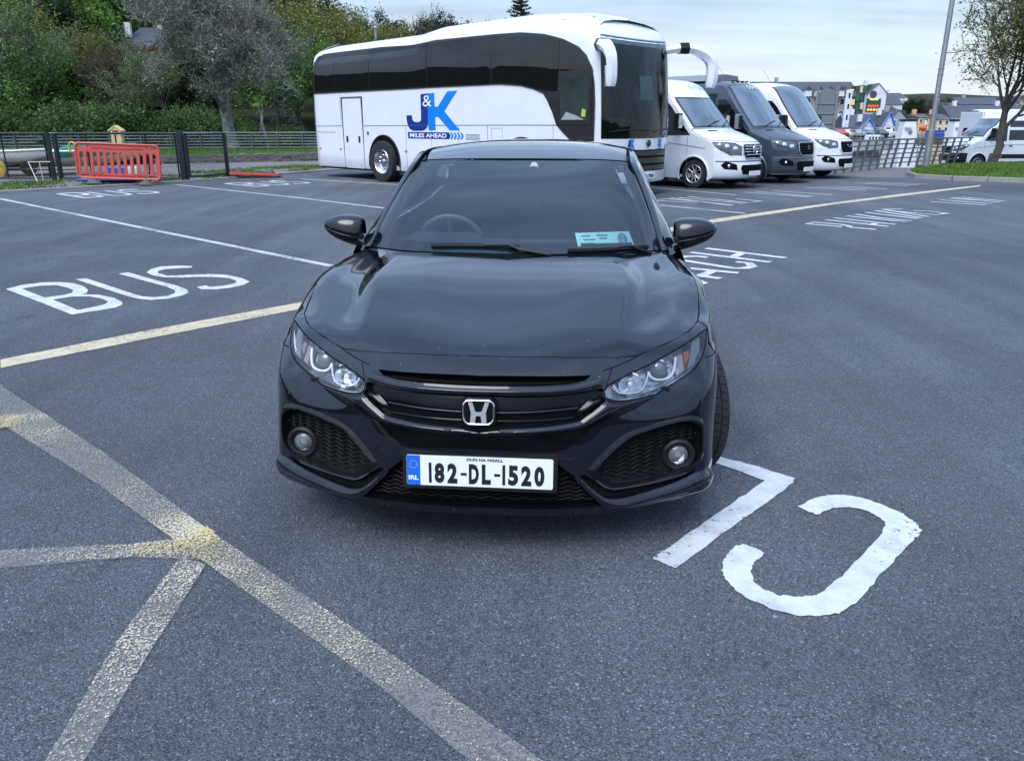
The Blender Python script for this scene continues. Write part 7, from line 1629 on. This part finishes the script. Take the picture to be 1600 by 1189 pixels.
mb = MB(); mb.box((pz[0], -.12, pz[1]), (3.4, .16, 3.0)); sg_ = mb.build('sign_board', simple('sign_green', (.01, .09, .04), .4), gtw, smooth=False)
mb = MB(); mb.box((pz[0], -.22, pz[1] + 1.35), (2.0, .06, .45)); mb.build('sign_top', lit('sign_amber', (1, .7, .25), .8), sg_, smooth=False)
for k in range(9): mb = MB(); mb.box((pz[0] - 1.2 + k * .3, -.22, pz[1] - .15 + .12 * math.sin(k * 2)), (.2, .05, .5)); mb.build('sign_letter', lit('sign_red', (1, .12, .06), .8), sg_, smooth=False)
for k in range(4): mb = MB(); mb.lathe([(0, 0), (.32, 0)], 12, Matrix.Rotation(R(90), 3, 'X'), (pz[0] - 1.1 + k * .72, -.23, pz[1] - 1.0)); mb.build('sign_lamp', lit('sign_orange', (1, .5, .12), .9), sg_, smooth=False)
# white totem
tt = thing('totem_sign', 'tall white totem sign with dark slots near the hotel', 'sign', (at(1321, 200, 160)[0], 160, 0)); a, b = at(1316, 141, 160), at(1327, 200, 160)
mb = MB(); mb.box2((-.55, 0, b[2]), (.55, .6, a[2])); mb.build('panel', M_wh, tt, smooth=False, bevel=.1); mb = MB()
for k in range(3): mb.box((0, -.03, a[2] - 1.0 - k * 2.0), (.3, .06, .9))
mb.build('slot', M_void, tt, smooth=False); mb = MB(); mb.box2((-.5, .1, 0), (.5, .5, b[2])); mb.build('base', simple('totem_base', (.2, .09, .03), .6), tt, smooth=False)
# back of a large panelled notice board on two posts
nb_ = thing('notice_board', 'back of a tall grey panelled notice board on two posts beyond the railing', 'sign', (at(1291, 211, 60)[0], 60, 0)); X0 = nb_.location[0]
xl, xr = at(1274, 180, 60)[0] - X0, at(1305, 180, 60)[0] - X0; zt, zb_ = at(1290, 138, 60)[2], at(1290, 208, 60)[2]
for x_ in (xl, xr): mb = MB(); mb.tube([(x_, 0, -2), (x_, 0, zt + .1)], .10, 8); mb.build('post', M_steelgrey, nb_)
for k in range(4):
    z0 = zb_ + (zt - .35 - zb_) * k / 4; z1 = zb_ + (zt - .35 - zb_) * (k + 1) / 4 - .06
    if k < 3: mb = MB(); mb.box2((xl, .05, z0), (xr, .12, z1)); mb.build('panel', simple('board_grey', (.16, .19, .21), .6, var=.08), nb_, smooth=False)
    else: mb = MB(); mb.prism([(xl, z0), (xr, z0), (xr, z1)] + [(xl + (xr - xl) * (1 - q), z1 + .4 * math.sin(math.pi * q)) for q in np.linspace(.1, .9, 7)] + [(xl, z1)], lambda x, z: (x, .05, z), lambda x, z: (x, .12, z)); mb.build('panel', simple('board_grey', (.16, .19, .21), .6), nb_, smooth=False)
    mb = MB(); mb.box2((xl - .03, 0, z0 - .06), (xr + .03, .05, z0)); mb.build('batten', M_alu, nb_, smooth=False)
# blue-trimmed white office
gable_house('harbour_office', 'low white building with bright blue bargeboards and dark roof by the harbour', 'building', 1325, 1384, 199, 178, 211, 176, 9, M_wh, M_slate, True, 0, 1, M_bluetrim)
gable_house('office_porch', 'white front gable with blue edging on the low harbour office', 'building', 1341, 1368, 206, 187, 211, 172, 5, M_wh, M_slate, False, 0, 1, M_bluetrim)
gable_house('office_wing', 'tall narrow white gable end with blue edging at the right of the harbour office', 'building', 1378, 1394, 196, 177, 211, 170, 8, M_wh, M_slate, False, 1, 1, M_bluetrim)
# houses up the hill and terraces to the right
HS = [('grey roofed terrace stepping down left of the hill', 1380, 1408, 163, 150, 178, 225, M_wh, True, 4), ('white gabled house high on the hill', 1388, 1412, 152, 145, 170, 262, M_wh, True, 3), ('white terrace with small windows below the hill', 1376, 1402, 176, 165, 186, 215, M_wh, True, 5), ('long white bungalow on the hill crest', 1412, 1456, 163, 158, 171, 268, M_wh, True, 5),
 ('grey stone building beside the blue trimmed office', 1388, 1412, 185, 172, 210, 185, M_gr, False, 2), ('orange rendered building near the quay', 1433, 1459, 183, 178, 200, 190, M_ora, True, 3), ('cream house front right of the orange building', 1462, 1482, 186, 178, 205, 188, M_cream, True, 2), ('dark roofed terrace behind the lamp post', 1464, 1500, 172, 160, 186, 235, M_gr, True, 4),
 ('long slate roofed white terrace behind the masts', 1482, 1552, 183, 164, 205, 200, M_wh, True, 7), ('wide dark roofed hall above the terrace', 1498, 1562, 163, 152, 175, 250, M_gr, True, 5), ('white terrace with dormers behind the young tree', 1555, 1602, 182, 164, 205, 205, M_wh, True, 4), ('tan gabled house above the white vans', 1580, 1612, 166, 150, 185, 235, M_tan, False, 2), ('grey shed roofs at the foot of the hill', 1408, 1440, 196, 184, 208, 200, M_gr, True, 3), ('row of white houses past the right edge', 1612, 1680, 178, 162, 205, 215, M_wh, True, 6)]
for lab, a, b, e_, r_, bt_, Y, m_, rx, w_ in HS: gable_house('town_house', lab, 'house', a, b, e_, r_, bt_, Y, 9, m_, M_slate, rx, w_, 1 if bt_ - e_ < 16 else 2)
# clumps of dark trees on the town hill
for k, (px, Y, sc_) in enumerate([(1405, 235, .6), (1418, 230, .7), (1430, 240, .6), (1442, 232, .75), (1455, 238, .65), (1400, 240, .5), (1470, 245, .7), (1474, 215, .5), (1395, 205, .45), (1425, 215, .5)]):
    lab = '%s dark tree clump from the left on the town slope' % (['first', 'second', 'third', 'fourth', 'fifth', 'sixth', 'seventh', 'eighth', 'ninth', 'tenth'][sorted([1405, 1418, 1430, 1442, 1455, 1400, 1470, 1474, 1395, 1425]).index(px)]); x = (px - 800) / 1220 * (Y * .95 + 1.2); copy_tree(protos[[5, 3, 0, 4, 5][k % 5]], (x, Y, at(px, 198, Y)[2]), k, sc_, lab, 'dark tree clumps on the town slope')
# parked cars along the far quay
def far_car(lab, px, col, k):
    p = at(px, 212, 154); c = thing('quay_car', lab, 'car', (p[0], 154 + (k % 3), -1.0), R(90 + 8 * (k % 2)), 'cars parked along the far quay')
    pts = [(-2.1, .35), (-2.15, .8), (-1.9, .95), (-1.3, 1.0), (-.7, 1.42), (.5, 1.45), (1.3, 1.05), (2.05, .85), (2.15, .4)]
    mb = MB(); mb.loft([[(x, s_ * (.85 if z < 1 else .7), z) for x, z in pts] for s_ in (-1, 1)], caps=True); mb.loft([[(x, s_ * .86, z) for x, z in ((-2.1, .35), (2.15, .4))] for s_ in (-1, 1)]); mb.build('body', simple('far_car_%d' % k, col, .3, coat=.8), c, bevel=.08)
    mb = MB(); mb.loft([[(x, s_ * .74, z) for x, z in ((-1.15, 1.02), (-.66, 1.36), (.46, 1.38), (1.1, 1.04))] for s_ in (-1, 1)], caps=True); mb.add([(.52, -.6, 1.40), (.52, .6, 1.40), (1.28, .66, 1.08), (1.28, -.66, 1.08)], [(0, 1, 2, 3)]); mb.build('windows', M_win, c)
    for x_ in (-1.35, 1.35):
        for s_ in (-1, 1): mb = MB(); mb.lathe([(.0, .1), (.3, .1), (.32, .0), (.3, -.1)], 12, Matrix.Rotation(R(90), 3, 'X'), (x_, s_ * .78, .32)); mb.build('wheel', M_rubber, c)
for k, (px, col, lab) in enumerate([(1303, (.45, .02, .02), 'red car at the left end of the row on the far quay'), (1314, (.35, .03, .03), 'dark red car second in the row on the far quay'), (1325, (.6, .62, .65), 'white car among those on the far quay left of the office'), (1337, (.25, .28, .32), 'silver grey car in front of the harbour office'), (1349, (.06, .08, .11), 'dark blue car in front of the office porch'), (1361, (.12, .15, .18), 'slate grey car right of the office porch'), (1374, (.03, .035, .04), 'black car near the right end of the far quay row'), (1388, (.55, .57, .6), 'pale silver car by the grey stone building')]): far_car(lab, px, col, k)
# fishing boats in the harbour
def trawler(lab, px, Y, col, funnel=True, L=14, bl=None):
    p = at(px, 230, Y); b = thing('fishing_boat', lab, 'boat', (p[0], Y, -3.4), R(4)); rings = []
    for f in np.linspace(-1, 1, 13):
        w = 2.0 * (1 - abs(f) ** 3); rings.append([(f * L / 2, -w, 2.2 + .5 * f * f), (f * L / 2 * .97, -w * .8, .8), (f * L / 2 * .93, 0, -.2), (f * L / 2 * .97, w * .8, .8), (f * L / 2, w, 2.2 + .5 * f * f)])
    mb = MB(); mb.loft(rings); mb.build('hull', simple('hull_%s' % px, col, .4, coat=.3), b)
    mb = MB(); mb.loft([[(r[0][0], r[0][1] * .97, 2.0), (r[0][0], r[4][1] * .97, 2.0)] for r in rings]); mb.build('deck', M_gr, b)
    k_ = L / 14; mb = MB(); mb.box((1.0, 0, 1.95 + .95 * k_), (3.2 * k_, 2.0 * k_, 1.9 * k_)); wh = mb.build('wheelhouse', M_wh, b, bevel=.1, smooth=False)
    for k in range(4): mb = MB(); mb.box((1 + (-1.2 + k * .8) * k_, -1.02 * k_, 1.95 + 1.2 * k_), (.5 * k_, .06, .6 * k_)); mb.build('pane', M_win, wh, smooth=False)
    mb = MB(); mb.tube([(1.0, 0, 3.8), (1.0, 0, 5.0)], .04, 6); mb.tube([(-4, 0, 2), (-3.6, 0, 4.9)], .04, 6); mb.tube([(-3.7, 0, 4.8), (.9, 0, 3.7)], .025, 4); mb.tube([(-3.6, 0, 4.9), (-6, 0, 2.4)], .02, 4); mb.build('mast', M_steelgrey, b)
    if bl: mb = MB(); mb.box((-2.0, -.3, 2.55), (1.1, .9, .5)); mb.build('deck_box', bl, b, bevel=.05, smooth=False)
    return b
M_dblue = simple('boat_blue', (.02, .07, .35), .4)
trawler('white hulled boat moored in the harbour left of the lamp post', 1428, 86, (.66, .68, .7), bl=M_dblue, L=5)
trawler('cream fishing boat with tall mast moored behind the railing right of the lamp post', 1492, 84, (.62, .54, .36), bl=simple('tan_box', (.4, .3, .18), .6), L=6)
trawler('small white launch close to the railing left of the lamp post', 1402, 78, (.7, .7, .7), L=3)
trawler('small grey boat moored left of the white hulled boat', 1352, 130, (.5, .53, .56), L=9)
trawler('dark blue hulled boat moored behind the white vans', 1580, 100, (.03, .06, .2))
for px, lab in ((1415, 'white tapered funnel with a crest showing above the railing left of the lamp post'), (1493, 'white tapered funnel with a crest and black cap right of the lamp post')):
    p = at(px, 217, 62); f_ = thing('boat_funnel', lab, 'funnel', (p[0], 62, 0)); zt = at(px, 189, 62)[2]
    mb = MB(); mb.loft([[(a * w, b * w, z) for a, b in ((-1, -1), (1, -1), (1, 1), (-1, 1))] for z, w in ((-2, .75), (p[2], .58), (zt, .42))], closed=True, caps=True); mb.build('casing', M_wh, f_, smooth=False, bevel=.05)
    mb = MB(); mb.box((0, 0, zt + .04), (.95, .95, .12)); mb.build('cap', M_plastic, f_); mb = MB(); mb.prism([(-.14, .1), (.14, .1), (.14, -.04), (0, -.2), (-.14, -.04)], lambda x, z: (x, -.60, p[2] + .5 + z), lambda x, z: (x, -.54, p[2] + .5 + z)); mb.build('crest', M_steelgrey, f_); mb = MB(); mb.box((-.2, -.62, p[2] + .85), (.5, .12, .1)); mb.build('ledge', M_wh, f_)
fb = thing('flag_buoy', 'orange and white float with green flag on a pole by the lamp post', 'buoy', (at(1441, 210, 58)[0], 58, 0)); z0 = at(1441, 200, 58)[2]
mb = MB(); mb.tube([(0, 0, -2), (0, 0, z0 + .5)], .02, 5); mb.build('pole', M_alu, fb); mb = MB(); mb.lathe([(0, .18), (.2, .1), (.22, -.05), (.12, -.2), (0, -.22)], 14, None, (0, 0, z0)); mb.build('float', simple('float_orange', (.8, .12, .02), .4), fb)
mb = MB(); mb.add([(0, 0, z0 + .2), (.25, 0, z0 + .2), (.2, 0, z0 + .5), (0, 0, z0 + .5)], [(0, 1, 2, 3)]); mb.build('flag', M_wh, fb); mb = MB(); mb.add([(0, .01, z0 + .5), (.2, .01, z0 + .5), (.15, .01, z0 + .62), (0, .01, z0 + .62)], [(0, 1, 2, 3)]); mb.build('flag_tip', simple('flag_green', (.02, .3, .1), .6), fb)
bx = thing('fish_crates', 'blue stacked fish crates behind the railing at the lamp post', 'crates', (at(1459, 216, 60)[0], 60, 0)); zz = at(1459, 217, 60)[2]
for k in range(3): mb = MB(); mb.box((0, 0, zz + .1 + k * .2), (1.1, .7, .18)); mb.build('crate', M_dblue, bx, bevel=.02)
